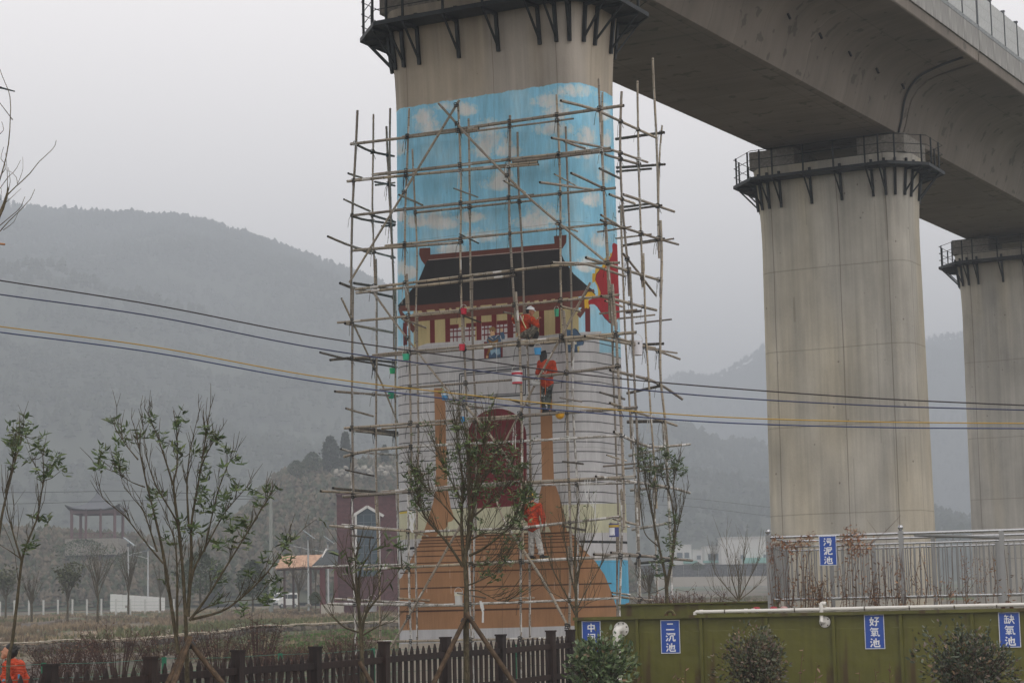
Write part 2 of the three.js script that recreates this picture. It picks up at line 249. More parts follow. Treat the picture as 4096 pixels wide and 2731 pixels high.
function makePier(k, plat, shaftMat, label) {
  const P = pierAt(k), t = thing('viaduct_pier', label, 'bridge pier', null, 'piers of the concrete viaduct');
  t.position.copy(P); const O = V(0, 0, 0), hs = [-0.6];
  for (let h = 0.4; h < plat - 2.8; h += 1.2) hs.push(h); for (let h = plat - 2.7; h <= plat + 0.55; h += 0.25) hs.push(h);
  const top = hs[hs.length - 1]; part(t, 'shaft', ring(O, hs, hs.map((h) => pierOff(h, plat))), shaftMat);
  const cap = new B(), o0 = pierOff(top, plat); const cs = ringS.map((s) => { const [u, w] = section(s, o0); return loc(O, u, top, w); }); for (let i = 0; i < cs.length - 1; i++) cap.tri(V(0, top, 0), cs[i + 1], cs[i]);
  part(t, 'pier_cap', cap, blockMat);
  const gb = gird0 + GRADE * SPAN * k, bh = (gb - 0.12 - top) / 2;                        // underside of the girder
  for (const sg of [-1, 1]) {
    const bl = part(t, 'bearing_block', new B().obox(loc(O, sg * 2.25, top + bh - 0.01, 0), EU.clone().multiplyScalar(0.95), V(0, bh + 0.01, 0), DV.clone().multiplyScalar(1.35)), blockMat);
    part(bl, 'bearing_pad', new B().obox(loc(O, sg * 2.15, gb - 0.062, 0), EU.clone().multiplyScalar(0.35), V(0, 0.06, 0), DV.clone().multiplyScalar(0.9)), rubberMat);
  }
  part(t, 'bearing_block', new B().obox(loc(O, 0, top + 0.2, 0.9), EU.clone().multiplyScalar(0.5), V(0, 0.22, 0), DV.clone().multiplyScalar(0.3)), blockMat);
  // inspection walkway: deck ring, edge channel, brackets, rails
  const off = pierOff(plat, plat), dk = new B(), n = ringS.length, poly = bracketS.slice().sort((a, b) => a - b);
  const corner = (s, o, h) => { const [u, w] = section(s, o); return loc(O, u, h, w); };
  const outer = 0.8, CH = FLAT + ARC, keyS = [FLAT, CH, CH + SIDE, CH + SIDE + ARC], S2 = [-PERI / 2, ...[...poly, ...[...keyS, FLAT + ARC * 0.25, FLAT + ARC * 0.75, CH + SIDE + ARC * 0.25, CH + SIDE + ARC * 0.75].flatMap((v) => [v, -v])].sort((a, b) => a - b), PERI / 2];
  const edge = (s, o, h) => {                    // the walkway's outer edge is straight, with chamfered corners
    const a = Math.abs(s), sg = s < 0 ? -1 : 1; for (const [p, q] of [[keyS[0], keyS[1]], [keyS[2], keyS[3]]]) if (a > p && a < q) { const k = (a - p) / (q - p), P0 = corner(sg * p, o, h), Q0 = corner(sg * q, o, h), fr = p === keyS[0], P_ = P0.clone().addScaledVector(fr ? EU : DV, fr ? sg * 0.45 : 0.45), Q_ = Q0.clone().addScaledVector(fr ? DV : EU, fr ? -0.45 : sg * 0.45); return k < 0.25 ? P0.lerp(P_, k * 4) : k > 0.75 ? Q_.lerp(Q0, k * 4 - 3) : P_.lerp(Q_, k * 2 - 0.5); } return corner(s, o, h);
  };
  for (let i = 0; i < S2.length - 1; i++) {
    const [a, c] = [S2[i], S2[i + 1]], i0 = corner(a, off + 0.02, plat), i1 = corner(c, off + 0.02, plat), e0 = edge(a, off + outer, plat), e1 = edge(c, off + outer, plat), dn = V(0, -0.05, 0);
    dk.quad(i0, e0, e1, i1); dk.quad(i1.clone().add(dn), e1.clone().add(dn), e0.clone().add(dn), i0.clone().add(dn)); dk.quad(e0.clone().add(dn), e1.clone().add(dn), e1, e0);
  }
  const deck = part(t, 'inspection_walkway', dk, steelDark);
  const ch = new B(); for (let i = 0; i < S2.length - 1; i++) ch.bar(edge(S2[i], off + outer + 0.03, plat - 0.02), edge(S2[i + 1], off + outer + 0.03, plat - 0.02), 0.06, 0.12); part(deck, 'edge_channel', ch, steelDark);
  for (const s of poly) {
    const b = new B(), po = (h) => pierOff(h, plat) + 0.05;
    b.bar(corner(s, po(plat - 1.12), plat - 1.12), corner(s, po(plat + 0.3), plat + 0.32), 0.09, 0.09, EU); b.bar(corner(s, po(plat - 1.0), plat - 1.0), edge(s, off + outer - 0.03, plat - 0.12), 0.05, 0.05); b.bar(corner(s, off, plat - 0.1), edge(s, off + outer, plat - 0.1), 0.06, 0.08);
    part(deck, 'bracket', b, steelDark);
    const q = edge(s, off + outer, plat); part(deck, 'rail_post', new B().bar(q, q.clone().setY(plat + 1.12), 0.055, 0.055, EU), steelDark);
  }
  for (const h of [0.38, 0.74, 1.1]) { const b = new B(), l = S2.map((s) => edge(s, off + outer, plat + h)); for (let i = 0; i < l.length - 1; i++) b.tube([l[i], l[i + 1]], 0.014, 4, false); part(deck, 'guard_rail', b, steelDark); }
  return t;
}
function pierCanvas(W, H, seed, joints, tone) { const c = document.createElement('canvas'); c.width = W; c.height = H; const g = c.getContext('2d'); concretePaint(g, W, H, seed, 0, H, joints, tone); return [c, g]; }
const concreteMat = (c) => new THREE.MeshStandardMaterial({ map: canvasTex(c), roughness: 0.92, bumpMap: concreteBump, bumpScale: 0.006 });
const platH = [18.26, 18.86, 19.5], gird0 = 19.56;
// the mural, painted on a canvas that unrolls the shaft: metres along the perimeter, metres of height
const pierXY = (pxx, pyy) => {                 // where a sight line meets the shaft -> [perimeter metres, height]
  const r = ray(pxx, pyy), ru = r.dot(EU), rw = r.dot(DV), e = EYE.clone().sub(P1), eu = e.dot(EU), ew = e.dot(DV), y = (t) => EYE.y + r.y * t;
  let t = (-PT / 2 - ew) / rw; let off = pierOff(y(t), platH[0]), u;
  t = (-PT / 2 - off - ew) / rw; u = eu + ru * t; if (Math.abs(u) <= FLAT) return [u, y(t)];
  const sg = u < 0 ? -1 : 1, cu = sg * FLAT, cw = -(PT / 2 - PR), rad = PR + off, A = ru * ru + rw * rw, Bq = 2 * ((eu - cu) * ru + (ew - cw) * rw), C = (eu - cu) ** 2 + (ew - cw) ** 2 - rad * rad, D = Bq * Bq - 4 * A * C;
  if (D >= 0) { t = (-Bq - Math.sqrt(D)) / (2 * A); const du = sg * (eu + ru * t - cu), dw = ew + rw * t - cw; if (dw <= 0) return [sg * (FLAT + PR * Math.atan2(du, -dw)), y(t)]; }
  if (sg > 0) { t = (PW / 2 + off - eu) / ru; const w = ew + rw * t; if (w < SIDE / 2) return [FLAT + ARC + w + SIDE / 2, y(t)]; }
  return [sg * (sg > 0 ? FLAT + 2 * ARC + SIDE : FLAT + ARC * 1.6), y(t)];
};
const MUR = 2048, MC = pierCanvas(MUR, MUR, 5, [], [164, 157, 147]), mg = MC[1];
const Zm = { 1: [1300, 0, 1.68], 2: [1300, 850, 1.568], 3: [1300, 1750, 1.568], A: [1300, 400, 3.92], B: [1900, 400, 3.92], C: [2300, 200, 2.24], D: [1300, 800, 3.92], E: [1900, 800, 3.92], F: [2300, 850, 2.24], G: [1250, 1150, 3.92], H: [1850, 1150, 3.92], I: [1250, 1500, 3.92], J: [1850, 1500, 3.92], K: [1850, 1900, 3.92], L: [2350, 1500, 1.742], M: [1250, 1900, 3.92] };
const zp = (z, x, y) => { const [a, b, s] = Zm[z]; return [a + x / s, b + y / s]; };
const MX = (s) => (s / PERI + 0.5) * MUR, MY = (h) => (1 - h / 20) * MUR;
const trace = (z, flat, close) => { const n = flat.length / 2; for (let i = 0; i < (close ? n : n - 1); i++) { const [xa, ya] = zp(z, flat[2 * i], flat[2 * i + 1]), j = (i + 1) % n, [xb, yb] = zp(z, flat[2 * j], flat[2 * j + 1]), k = 8; for (let q = 0; q < k; q++) { const [s, h] = pierXY(lerp(xa, xb, q / k), lerp(ya, yb, q / k)); !i && !q ? mg.moveTo(MX(s), MY(h)) : mg.lineTo(MX(s), MY(h)); } if (!close && i === n - 2) { const [s, h] = pierXY(xb, yb); mg.lineTo(MX(s), MY(h)); } } };
const fillP = (z, col, ...f) => { mg.fillStyle = col; mg.beginPath(); trace(z, f, true); mg.closePath(); mg.fill(); };
const lineP = (z, col, w, ...f) => { mg.strokeStyle = col; mg.lineWidth = w * 124; mg.lineJoin = 'round'; mg.beginPath(); trace(z, f, false); mg.stroke(); };
const barP = (z, col, w, ...f) => { mg.lineCap = 'butt'; lineP(z, col, w, ...f); };
{
  const PT_ = { blue: [146, 210, 238], pale: [198, 228, 240], cloud: 'rgba(230,232,230,', roof: '#2a2828', brown: '#6d3f34', red: '#6e2526', yellow: '#bdae80', grey: '#c0c0c1', line: '#2a2c30', door: '#6c1f26', ochre: '#a47a56', cream: '#c3c2a6', flag: '#a5222b', flame: '#d9ad33', coat: '#46607c', skin: '#cfa981', gold: '#8a6228' };
  // sky paint over the whole wrap, rolled on unevenly; paler where the painters thinned it low down
  const top = (s) => 15.1;
  const [sa, ha] = pierXY(...zp('1', 1200, 617)), hTop = ha, img = mg.getImageData(0, 0, MUR, MUR), d = img.data;
  for (let y = 0; y < MUR; y++) { const h = (1 - y / MUR) * 20; if (h > hTop + 0.12) continue; for (let x = 0; x < MUR; x++) {
    const s = (x / MUR - 0.5) * PERI; if (h > hTop + 0.012 * Math.sin(s * 9) + 0.02 * (noise(s * 14, 3) - 0.5)) continue;
    const p = fbm(s * 2.2 + 4, h * 1.3, 4), q = clamp((13.2 - h) / 4.5, 0, 1) * 0.55 + clamp((p - 0.5) * 1.6, -0.12, 0.5), r = 1 + (fbm(s * 16, h * 3, 3) - 0.5) * 0.1, i = (y * MUR + x) * 4;
    for (let c = 0; c < 3; c++) d[i + c] = lerp(PT_.blue[c], PT_.pale[c], clamp(q, 0, 1)) * r;
  } }
  mg.putImageData(img, 0, 0); reseed(99);
  const cloud = (z, x, y, rx, ry, a = 0.95) => {   // daubed with a round brush
    const [c0x, c0y] = zp(z, x, y), k = Zm[z][2]; for (let i = 0; i < 240; i++) { const t = R() * 6.283, q = Math.sqrt(R()) * 1.4, dx = Math.cos(t) * q * rx / k, dy = Math.sin(t) * q * ry / k * (Math.sin(t) > 0 ? 0.7 : 1), [s, h] = pierXY(c0x + dx, c0y + dy); if (h > hTop - 0.1) continue; mg.fillStyle = PT_.cloud + (a * rr(0.1, 0.36)) + ')'; mg.beginPath(); mg.arc(MX(s), MY(h), rr(2, 15) * (1.4 - q), 0, 7); mg.fill(); }
  };
  for (const [z, x, y, a, b] of [['1', 670, 790, 70, 60], ['1', 700, 860, 90, 50], ['1', 820, 700, 120, 40], ['1', 950, 740, 70, 40], ['1', 495, 1000, 40, 60], ['1', 1100, 860, 110, 60], ['1', 1130, 950, 150, 60], ['1', 1060, 1010, 70, 60], ['1', 1230, 1020, 90, 40], ['1', 1500, 680, 110, 50], ['1', 1700, 610, 170, 45], ['1', 1560, 760, 90, 50], ['1', 1540, 870, 130, 50], ['1', 1760, 920, 60, 70], ['1', 1900, 940, 40, 60], ['1', 1880, 760, 50, 60], ['1', 1740, 1030, 90, 40], ['1', 1170, 1240, 120, 45], ['1', 1200, 1190, 70, 50], ['1', 1880, 1180, 45, 60], ['1', 1800, 1340, 70, 60], ['1', 720, 1470, 150, 60], ['1', 980, 1460, 90, 30], ['1', 500, 1450, 40, 40], ['1', 1480, 1440, 140, 70], ['1', 1380, 1500, 110, 40], ['2', 980, 150, 120, 45], ['2', 800, 235, 90, 30], ['2', 1340, 60, 160, 45], ['2', 1730, 170, 60, 60], ['2', 470, 350, 40, 50], ['2', 530, 380, 40, 40], ['2', 1640, 330, 60, 50], ['2', 740, 70, 120, 40], ['2', 560, 60, 70, 40], ['2', 1830, 330, 30, 60]]) cloud(z, x, y, a, b);
  // house
  fillP('2', PT_.yellow, 553, 598, 1590, 512, 1592, 760, 1200, 800, 640, 835, 556, 850);
  fillP('2', PT_.grey, 784, 725, 940, 712, 940, 830, 784, 840); fillP('2', PT_.grey, 980, 705, 1195, 690, 1195, 810, 980, 825);
  for (const x of [805, 828, 905, 925, 1000, 1022, 1096, 1120, 1178]) lineP('2', PT_.red, 0.03, x, 720 - (x - 800) * 0.07, x, 830 - (x - 800) * 0.07);
  for (const y of [746, 783]) { lineP('2', PT_.red, 0.03, 784, y, 945, y - 12); lineP('2', PT_.red, 0.03, 984, y - 15, 1195, y - 32); }
  for (const [a, b, y] of [[784, 838, 717], [885, 948, 708], [982, 1045, 701], [1078, 1142, 692]]) barP('2', PT_.red, 0.09, a, y, b, y - 5);
  for (const [x, y0, y1] of [[672, 668, 822], [768, 660, 825], [964, 645, 812], [1060, 636, 800], [1158, 628, 795], [1358, 608, 795], [1459, 600, 758], [1648, 588, 748], [500, 690, 832]]) barP('2', PT_.red, 0.155, x, y0, x + 2, y1);
  for (const [xa, xb] of [[605, 640], [690, 722], [800, 832]]) barP('2', PT_.brown, 0.12, xa, 590, xb, 648); for (const [xa, xb] of [[1310, 1282], [1412, 1382], [1545, 1515], [1215, 1190]]) barP('2', PT_.brown, 0.12, xa, 530, xb, 600);
  for (const x of [766, 860, 962, 1060, 1156, 1255, 1354, 1456]) barP('2', PT_.brown, 0.13, x, 590 - (x - 760) * 0.085, x, 655 - (x - 760) * 0.09);
  barP('2', PT_.brown, 0.17, 520, 665, 1000, 622, 1640, 568);
  barP('2', PT_.brown, 0.14, 460, 590, 480, 640, 520, 690, 560, 740); barP('2', PT_.brown, 0.12, 1650, 560, 1620, 610, 1590, 650);
  fillP('2', PT_.roof, 640, 298, 1468, 228, 1500, 300, 1560, 385, 1640, 455, 1695, 495, 1500, 512, 1000, 556, 600, 590, 470, 600, 455, 585, 520, 510, 585, 430, 612, 365);
  barP('2', PT_.brown, 0.13, 470, 602, 600, 597, 1000, 562, 1500, 517, 1690, 499);
  fillP('2', PT_.brown, 592, 224, 660, 220, 660, 264, 1000, 235, 1440, 194, 1436, 148, 1515, 140, 1512, 188, 1490, 224, 1465, 230, 1000, 270, 640, 300, 628, 330, 604, 300, 590, 262);
  barP('2', 'rgba(205,200,195,0.8)', 0.018, 648, 298, 900, 275, 1200, 250, 1466, 227);
  // undercoat grey of the wall below, with the ragged roller edge and one test patch of sky colour
  fillP('2', PT_.grey, 420, 842, 500, 836, 560, 848, 640, 820, 720, 815, 1000, 798, 1205, 782, 1290, 770, 1370, 772, 1480, 758, 1640, 748, 1735, 745, 1735, 800, 1780, 870, 1890, 905, 1960, 1000, 1960, 1700, 1900, 1750, 400, 1750);
  fillP('3', PT_.grey, 300, -20, 2100, -20, 2100, 1500, 300, 1500);
  fillP('2', 'rgb(150,196,214)', 1722, 768, 1800, 765, 1900, 790, 1900, 905, 1820, 905, 1795, 880, 1722, 878);
  // the faceless figures and the tall banner
  const H = 'H'; fillP(H, PT_.red, 335, 850, 630, 850, 630, 1095, 340, 1110); fillP(H, PT_.skin, 430, 690, 500, 680, 510, 740, 480, 775, 440, 765); fillP(H, '#8b6f43', 415, 660, 430, 630, 480, 605, 520, 640, 525, 720, 505, 690, 460, 665, 430, 700); fillP(H, PT_.coat, 380, 830, 410, 770, 520, 745, 590, 750, 590, 700, 640, 690, 665, 760, 660, 820, 600, 835, 600, 1090, 415, 1110, 410, 930); fillP(H, PT_.gold, 390, 800, 480, 850, 560, 800, 560, 860, 380, 1070, 370, 1060, 430, 900); fillP(H, '#d8d4c8', 415, 770, 480, 820, 555, 755, 530, 760, 490, 815, 430, 765); fillP(H, PT_.skin, 595, 645, 625, 640, 635, 690, 600, 705); fillP(H, PT_.skin, 365, 1070, 405, 1065, 400, 1120, 370, 1115); fillP(H, '#8fb0c4', 430, 980, 580, 960, 595, 1040, 540, 1060, 500, 1010, 450, 1060);
  barP(H, '#d8d4c8', 0.02, 590, 750, 610, 820, 660, 815); barP(H, PT_.line, 0.012, 380, 830, 410, 770, 480, 822, 590, 750);
  fillP(H, PT_.coat, 1605, 670, 1650, 655, 1700, 665, 1760, 640, 1800, 660, 1850, 740, 1905, 860, 1890, 900, 1810, 915, 1810, 1015, 1610, 1020, 1590, 780); fillP(H, '#cfc9b4', 1650, 840, 1790, 835, 1790, 890, 1650, 895); fillP(H, '#cdbb7e', 1800, 920, 1835, 930, 1825, 1020, 1808, 1018); barP(H, PT_.line, 0.014, 1760, 640, 1850, 740, 1905, 860, 1890, 900);
  fillP(H, PT_.yellow, 1655, 580, 1700, 570, 1705, 650, 1660, 660);
  fillP('F', PT_.flame, 350, 335, 322, 372, 312, 346, 318, 392, 290, 400, 266, 410, 265, 432, 240, 490, 185, 500, 180, 545, 158, 545, 155, 592, 158, 630, 178, 618, 198, 655, 208, 700, 204, 812, 215, 818, 226, 770, 236, 806, 240, 780, 228, 690, 215, 650, 260, 560, 330, 420);
  fillP('F', PT_.flag, 335, 300, 338, 280, 352, 272, 370, 284, 383, 335, 374, 365, 374, 440, 378, 600, 383, 760, 385, 860, 393, 900, 390, 935, 366, 980, 330, 1000, 305, 986, 268, 945, 235, 900, 205, 850, 175, 822, 140, 820, 122, 835, 116, 790, 180, 760, 228, 752, 232, 715, 205, 650, 184, 605, 192, 555, 225, 512, 270, 500, 300, 440, 330, 385, 338, 340);
  fillP('F', PT_.flame, 84, 790, 96, 740, 112, 706, 152, 705, 184, 734, 186, 752, 150, 750, 124, 776, 120, 812, 132, 838, 118, 882, 106, 852, 88, 860); barP('F', PT_.line, 0.02, 96, 740, 112, 706, 152, 705, 184, 734); barP('F', PT_.line, 0.02, 205, 850, 268, 945, 330, 1000); barP('F', PT_.line, 0.02, 184, 605, 192, 555, 225, 512);
  for (const q of [[345, 0, 338, 70, 352, 170], [345, 0, 358, 80, 352, 170], [352, 195, 346, 270], [354, 195, 364, 270]]) barP('F', '#3a3a3c', 0.012, ...q); barP('F', PT_.red, 0.03, 380, 980, 382, 1050); barP('F', PT_.red, 0.1, 116, 860, 118, 1060);
  // brick courses
  for (let k = 0; k < 18; k++) { const h = 8.99 - 0.2645 * k; mg.strokeStyle = PT_.line; mg.lineWidth = 2.1; mg.beginPath(); for (let s = -4.6; s <= 5.2; s += 0.1) { const y = MY(h + 0.02 * (noise(s * 1.7, k * 5.1) - 0.5)); s < -4.55 ? mg.moveTo(MX(s), y) : mg.lineTo(MX(s), y); } if (k > 1) mg.stroke(); else { mg.beginPath(); for (let s = k ? -3.2 : 1.2; s <= 5.2; s += 0.1) mg.lineTo(MX(s), MY(h + 0.015 * (noise(s * 2, k) - 0.5))); mg.stroke(); } }
  fillP('2', PT_.grey, 838, 1016, 1264, 965, 1264, 1150, 838, 1174); for (const [o, w] of [[0, 0.03], [12, 0.018]]) lineP('2', PT_.line, w, 844 + o, 1012 + o, 1256 - o, 972 + o, 1256 - o, 1144 - o, 844 + o, 1166 - o, 844 + o, 1012 + o);
  // lower wall: cream band, grey, door, posts and the timber bridge
  fillP('3', PT_.cream, 440, 478, 900, 440, 1600, 418, 2000, 408, 2000, 590, 1600, 600, 440, 640); barP('3', '#c9b13a', 0.04, 466, 474, 545, 462); fillP('3', PT_.grey, 1590, 598, 2000, 592, 2000, 780, 1590, 780);
  barP('3', '#1d1f22', 0.05, 1590, 652, 1800, 655, 1935, 658); barP('3', '#1d1f22', 0.05, 462, 702, 560, 692);
  { const pts = []; for (let k = 0; k <= 16; k++) { const a = Math.PI * (1 - k / 16); pts.push(535 + 468 * Math.cos(a), 985 - 460 * Math.sin(a) - 20 * Math.cos(a)); } fillP('J', PT_.door, ...pts, 1010, 1568, 60, 1568); fillP('K', PT_.door, 70, -20, 1010, -20, 1000, 470, 500, 505, 80, 530); barP('J', '#431318', 0.03, 485, 560, 492, 1568); }
  const post = (z, ...f) => fillP(z, PT_.ochre, ...f);
  post('I', 1905, 205, 2045, 205, 2085, 500, 2090, 900, 2110, 1568, 1935, 1568, 1920, 800); post('M', 1935, -20, 2110, -20, 2115, 200, 2150, 390, 2165, 500, 2200, 600, 2222, 680, 2180, 722, 2120, 740, 2110, 812, 2060, 850, 1930, 960, 1700, 1000, 1740, 900, 1800, 720, 1850, 560, 1890, 430, 1915, 290);
  post('J', 1213, 60, 1400, 60, 1412, 900, 1432, 1568, 1245, 1568, 1225, 700); post('K', 1248, -20, 1432, -20, 1440, 130, 1475, 200, 1520, 330, 1580, 560, 1640, 880, 1660, 960, 1420, 960, 1300, 700, 1190, 480, 1205, 320, 1245, 150);
  fillP('3', '#62b4d8', 1660, 772, 2000, 765, 2000, 1160, 1600, 1160); fillP('3', PT_.ochre, 1925, 920, 2000, 900, 2000, 1160, 1850, 1160);
  fillP('3', PT_.ochre, 615, 622, 1000, 606, 1540, 588, 1575, 640, 1620, 700, 1700, 780, 1755, 862, 1790, 950, 1838, 1088, 1838, 1200, 440, 1240, 440, 900, 478, 880, 540, 760);
  for (const [y, w] of [[628, 0.03], [648, 0.018], [666, 0.018], [686, 0.018], [714, 0.02], [748, 0.02], [790, 0.02], [850, 0.022], [948, 0.028], [1092, 0.035]]) { const t = clamp((y - 620) / 480, 0, 1), l = lerp(612, 470, Math.min(1, t * 2.2)), r = lerp(1545, 1830, Math.min(1, t * 1.3)); lineP('3', '#4a3020', w, l, y, (l + r) / 2, y - 16, r, y - 34); }
  for (const [x, y] of [[790, 700], [1010, 672], [1210, 690], [1400, 655], [900, 770], [1320, 740], [1130, 820]]) lineP('3', '#4a3020', 0.018, x, y, x, y + 26);
  fillP('3', '#c2c2c4', 300, 1228, 478, 1208, 1000, 1196, 1560, 1180, 2000, 1176, 2000, 2300, 300, 2300); fillP('3', '#b9b0a2', 300, 1300, 1000, 1278, 2000, 1262, 2000, 2300, 300, 2300);
  for (const x of [1350, 1403, 1728, 1838, 2145, 2252]) lineP('I', 'rgba(225,225,222,0.8)', 0.012, x - 12, -180 + (x % 7) * 30, x, 700, x + 6, 1568);
  mg.fillStyle = 'rgba(225,224,220,0.75)'; reseed(5); for (let k = 0; k < 60; k++) { const [s, h] = pierXY(rr(1600, 2450), rr(1500, 2450)); mg.fillRect(MX(s), MY(h), rr(0.8, 2.2), rr(2, 26)); }
  // shutter joints and tie-bolt pocks of the concrete that read through the paint
  for (const u of [-FLAT, 0.4, FLAT]) { mg.strokeStyle = 'rgba(60,58,56,0.28)'; mg.lineWidth = 1.4; mg.beginPath(); for (let h = 0; h <= hTop; h += 0.2) mg.lineTo(MX(u) + rr(-0.6, 0.6), MY(h)); mg.stroke(); } for (const h of [3.2, 6.2, 9.2, 12.2]) { mg.strokeStyle = 'rgba(60,58,56,0.22)'; mg.beginPath(); for (let u = -5; u <= 5.4; u += 0.15) mg.lineTo(MX(u), MY(h) + rr(-0.6, 0.6)); mg.stroke(); }
  for (let k = 0; k < 70; k++) { mg.fillStyle = 'rgba(50,48,46,0.4)'; mg.beginPath(); mg.arc(MX(rr(-4, 5)), MY(rr(1, hTop)), rr(0.8, 1.8), 0, 7); mg.fill(); }
  // brush and roller grain over all the paint, and dust speckle
  const im2 = mg.getImageData(0, MY(hTop), MUR, MUR - MY(hTop)), e = im2.data; for (let y = 0; y < im2.height; y++) for (let x = 0; x < MUR; x++) { const i = (y * MUR + x) * 4, k = 0.89 + 0.13 * fbm(x * 0.03, y * 0.012, 3) + 0.08 * fbm(x * 0.25, y * 0.03 + 40, 2) + 0.05 * hash2(x, y) - 0.02; e[i] *= k; e[i + 1] *= k; e[i + 2] *= k; } mg.putImageData(im2, 0, MY(hTop));
}
const muralMat = concreteMat(MC[0]); muralMat.roughness = 0.85;
makePier(0, platH[0], muralMat, 'concrete viaduct pier wrapped in a painted mural behind bamboo scaffolding');
makePier(1, platH[1], concreteMat(pierCanvas(1024, 1024, 23, [15.2, 12.0, 9.0, 5.6, 2.5], [174, 170, 160])[0]), 'bare concrete viaduct pier standing behind the steel railing, first beyond the painted one');
makePier(2, platH[2], concreteMat(pierCanvas(1024, 1024, 41, [14.4, 10.5, 7.4, 4.4], [168, 165, 157])[0]), 'bare concrete viaduct pier farthest along the viaduct, cut by the picture edge');

const girderMat = mat(0x9b938b, 0.9, { map: tex(512, 512, (u, v) => { const n = fbm(u * 60, v * 5, 5), m = fbm(u * 8, v * 8 + 3, 4), j = (u * 8) % 1 < 0.012 || (v * 5) % 1 < 0.008 ? 0.86 : 1, sp = fbm(u * 40 + 3, v * 40, 3) > 0.74 ? 0.8 : 1, c = 255 * j * sp * (0.74 + 0.12 * n + 0.2 * (m - 0.5)); return [c, c * 0.985, c * 0.96]; }, [0.06, 0.06]), bumpMap: concreteBump, bumpScale: 0.004 });
const sec = [[0, 0], [2.5, 0], [2.72, 0.07], [2.88, 0.5], [3.0, 1.0], [3.16, 1.45], [3.42, 1.82], [3.8, 2.12], [4.3, 2.3], [5.0, 2.46], [5.86, 2.56], [5.9, 2.6], [5.9, 3.0], [0, 3.1]];
const parapetMat = mat(0xb9b8b4, 0.85, { map: tex(512, 256, (u, v) => { const st = fbm(u * 120, v * 3, 4), c = 255 * (0.76 + 0.3 * (st - 0.3)); return [c, c, c]; }, [0.12, 0.5]) }), copingMat = mat(0x9ea3a5, 0.8, { map: grainTex(0.25, 1, 1, 12) }), barrierMat = mat(0xc4c7c6, 0.6, { map: grainTex(0.12, 1, 1, 16) }), postMat = mat(0x55595c, 0.6);
function makeGirder(k, label) {
  const A = pierAt(k).addScaledVector(DV, 0.06), t = thing('box_girder', label, 'bridge girder', A, 'girder spans of the viaduct'), L = SPAN - 0.12, g0 = gird0 + GRADE * SPAN * k, O = V(0, 0, 0);
  const H = (x, h) => g0 + h + GRADE * x, pt = (u, h, x) => loc(O, u, H(x, h), x), b = new B();
  const outline = [...sec.slice(1), ...sec.slice(1).reverse().map(([u, h]) => [-u, h])];
  const N = outline.length; let acc = 0;
  for (let i = 0; i < N; i++) {
    const [u0, h0] = outline[i], [u1, h1] = outline[(i + 1) % N], l = Math.hypot(u1 - u0, h1 - h0), o = b.p.length / 3;
    const nrm = V().addScaledVector(EU, h1 - h0).setY(-(u1 - u0)).normalize(); let n0 = nrm, n1 = nrm;
    const nn = (a, c) => V().addScaledVector(EU, c[1] - a[1]).setY(-(c[0] - a[0])).normalize();
    const smooth = (i1) => { const a = outline[(i1 + N - 1) % N], m = outline[i1 % N], c = outline[(i1 + 1) % N], p = nn(a, m), q = nn(m, c); return p.dot(q) > 0.8 ? p.add(q).normalize() : null; };
    n0 = smooth(i) || nrm; n1 = smooth(i + 1) || nrm;
    for (let j = 0; j <= 8; j++) { const x = (L * j) / 8; b.vert(pt(u0, h0, x), n0, x, acc); b.vert(pt(u1, h1, x), n1, x, acc + l); }
    for (let j = 0; j < 8; j++) { const a = o + j * 2; b.i.push(a, a + 2, a + 1, a + 1, a + 2, a + 3); } acc += l;
  }
  for (const x of [0, L]) { const c = pt(0, 1.5, x); for (let i = 0; i < N; i++) { const a = pt(...outline[i], x), d = pt(...outline[(i + 1) % N], x); x ? b.tri(c, d, a) : b.tri(c, a, d); } }
  part(t, 'box_beam', b, girderMat);
  const pitch = L / 14;
  for (const sg of [-1, 1]) for (let q = 0; q < 14; q++) {
    const xa = q * pitch + 0.012, xb = (q + 1) * pitch - 0.012, xm = (xa + xb) / 2, half = DV.clone().multiplyScalar((xb - xa) / 2).setY((GRADE * (xb - xa)) / 2);
    part(t, 'parapet_panel', new B().obox(pt(sg * 5.9, 3.44, xm), half, V(0, 0.42, 0), EU.clone().multiplyScalar(0.06)), parapetMat);
    part(t, 'coping_slab', new B().obox(pt(sg * 5.88, 3.945, xm), half, V(0, 0.085, 0), EU.clone().multiplyScalar(0.09)), copingMat);
    for (let r = 0; r < 3; r++) part(t, 'barrier_panel', new B().obox(pt(sg * 5.88, 4.27 + 0.46 * r, xm), half.clone().multiplyScalar(0.985), V(0, 0.226, 0), EU.clone().multiplyScalar(0.035)), barrierMat);
    part(t, 'barrier_post', new B().obox(pt(sg * 5.89, 4.75, xa), DV.clone().multiplyScalar(0.022), V(0, 0.74, 0), EU.clone().multiplyScalar(0.06)), postMat);
    part(t, 'post_cap', new B().obox(pt(sg * 5.89, 5.52, xa), DV.clone().multiplyScalar(0.06), V(0, 0.03, 0), EU.clone().multiplyScalar(0.08)), postMat);
  }
  return { t, pt, L };
}
makeGirder(-2, 'grey concrete box girder span passing overhead before the bare approach'); makeGirder(-1, 'grey concrete box girder span ending on top of the painted pier');
const gir = makeGirder(0, 'grey concrete box girder span between the painted pier and the first bare pier');
makeGirder(1, 'grey concrete box girder span between the two bare piers'); makeGirder(2, 'grey concrete box girder span running on past the farthest bare pier'); makeGirder(3, 'grey concrete box girder span, last of the viaduct in the haze');
for (let q = 0; q < 9; q++) { const x = 1.6 + q * 3.05, a = gir.pt(3.36, 1.72, x), b = gir.pt(3.44, 1.62, x); part(gir.t, 'drain_stub', new B().tube([a, b.clone().add(V(0, -0.1, 0))], 0.045, 8), rubberMat); }
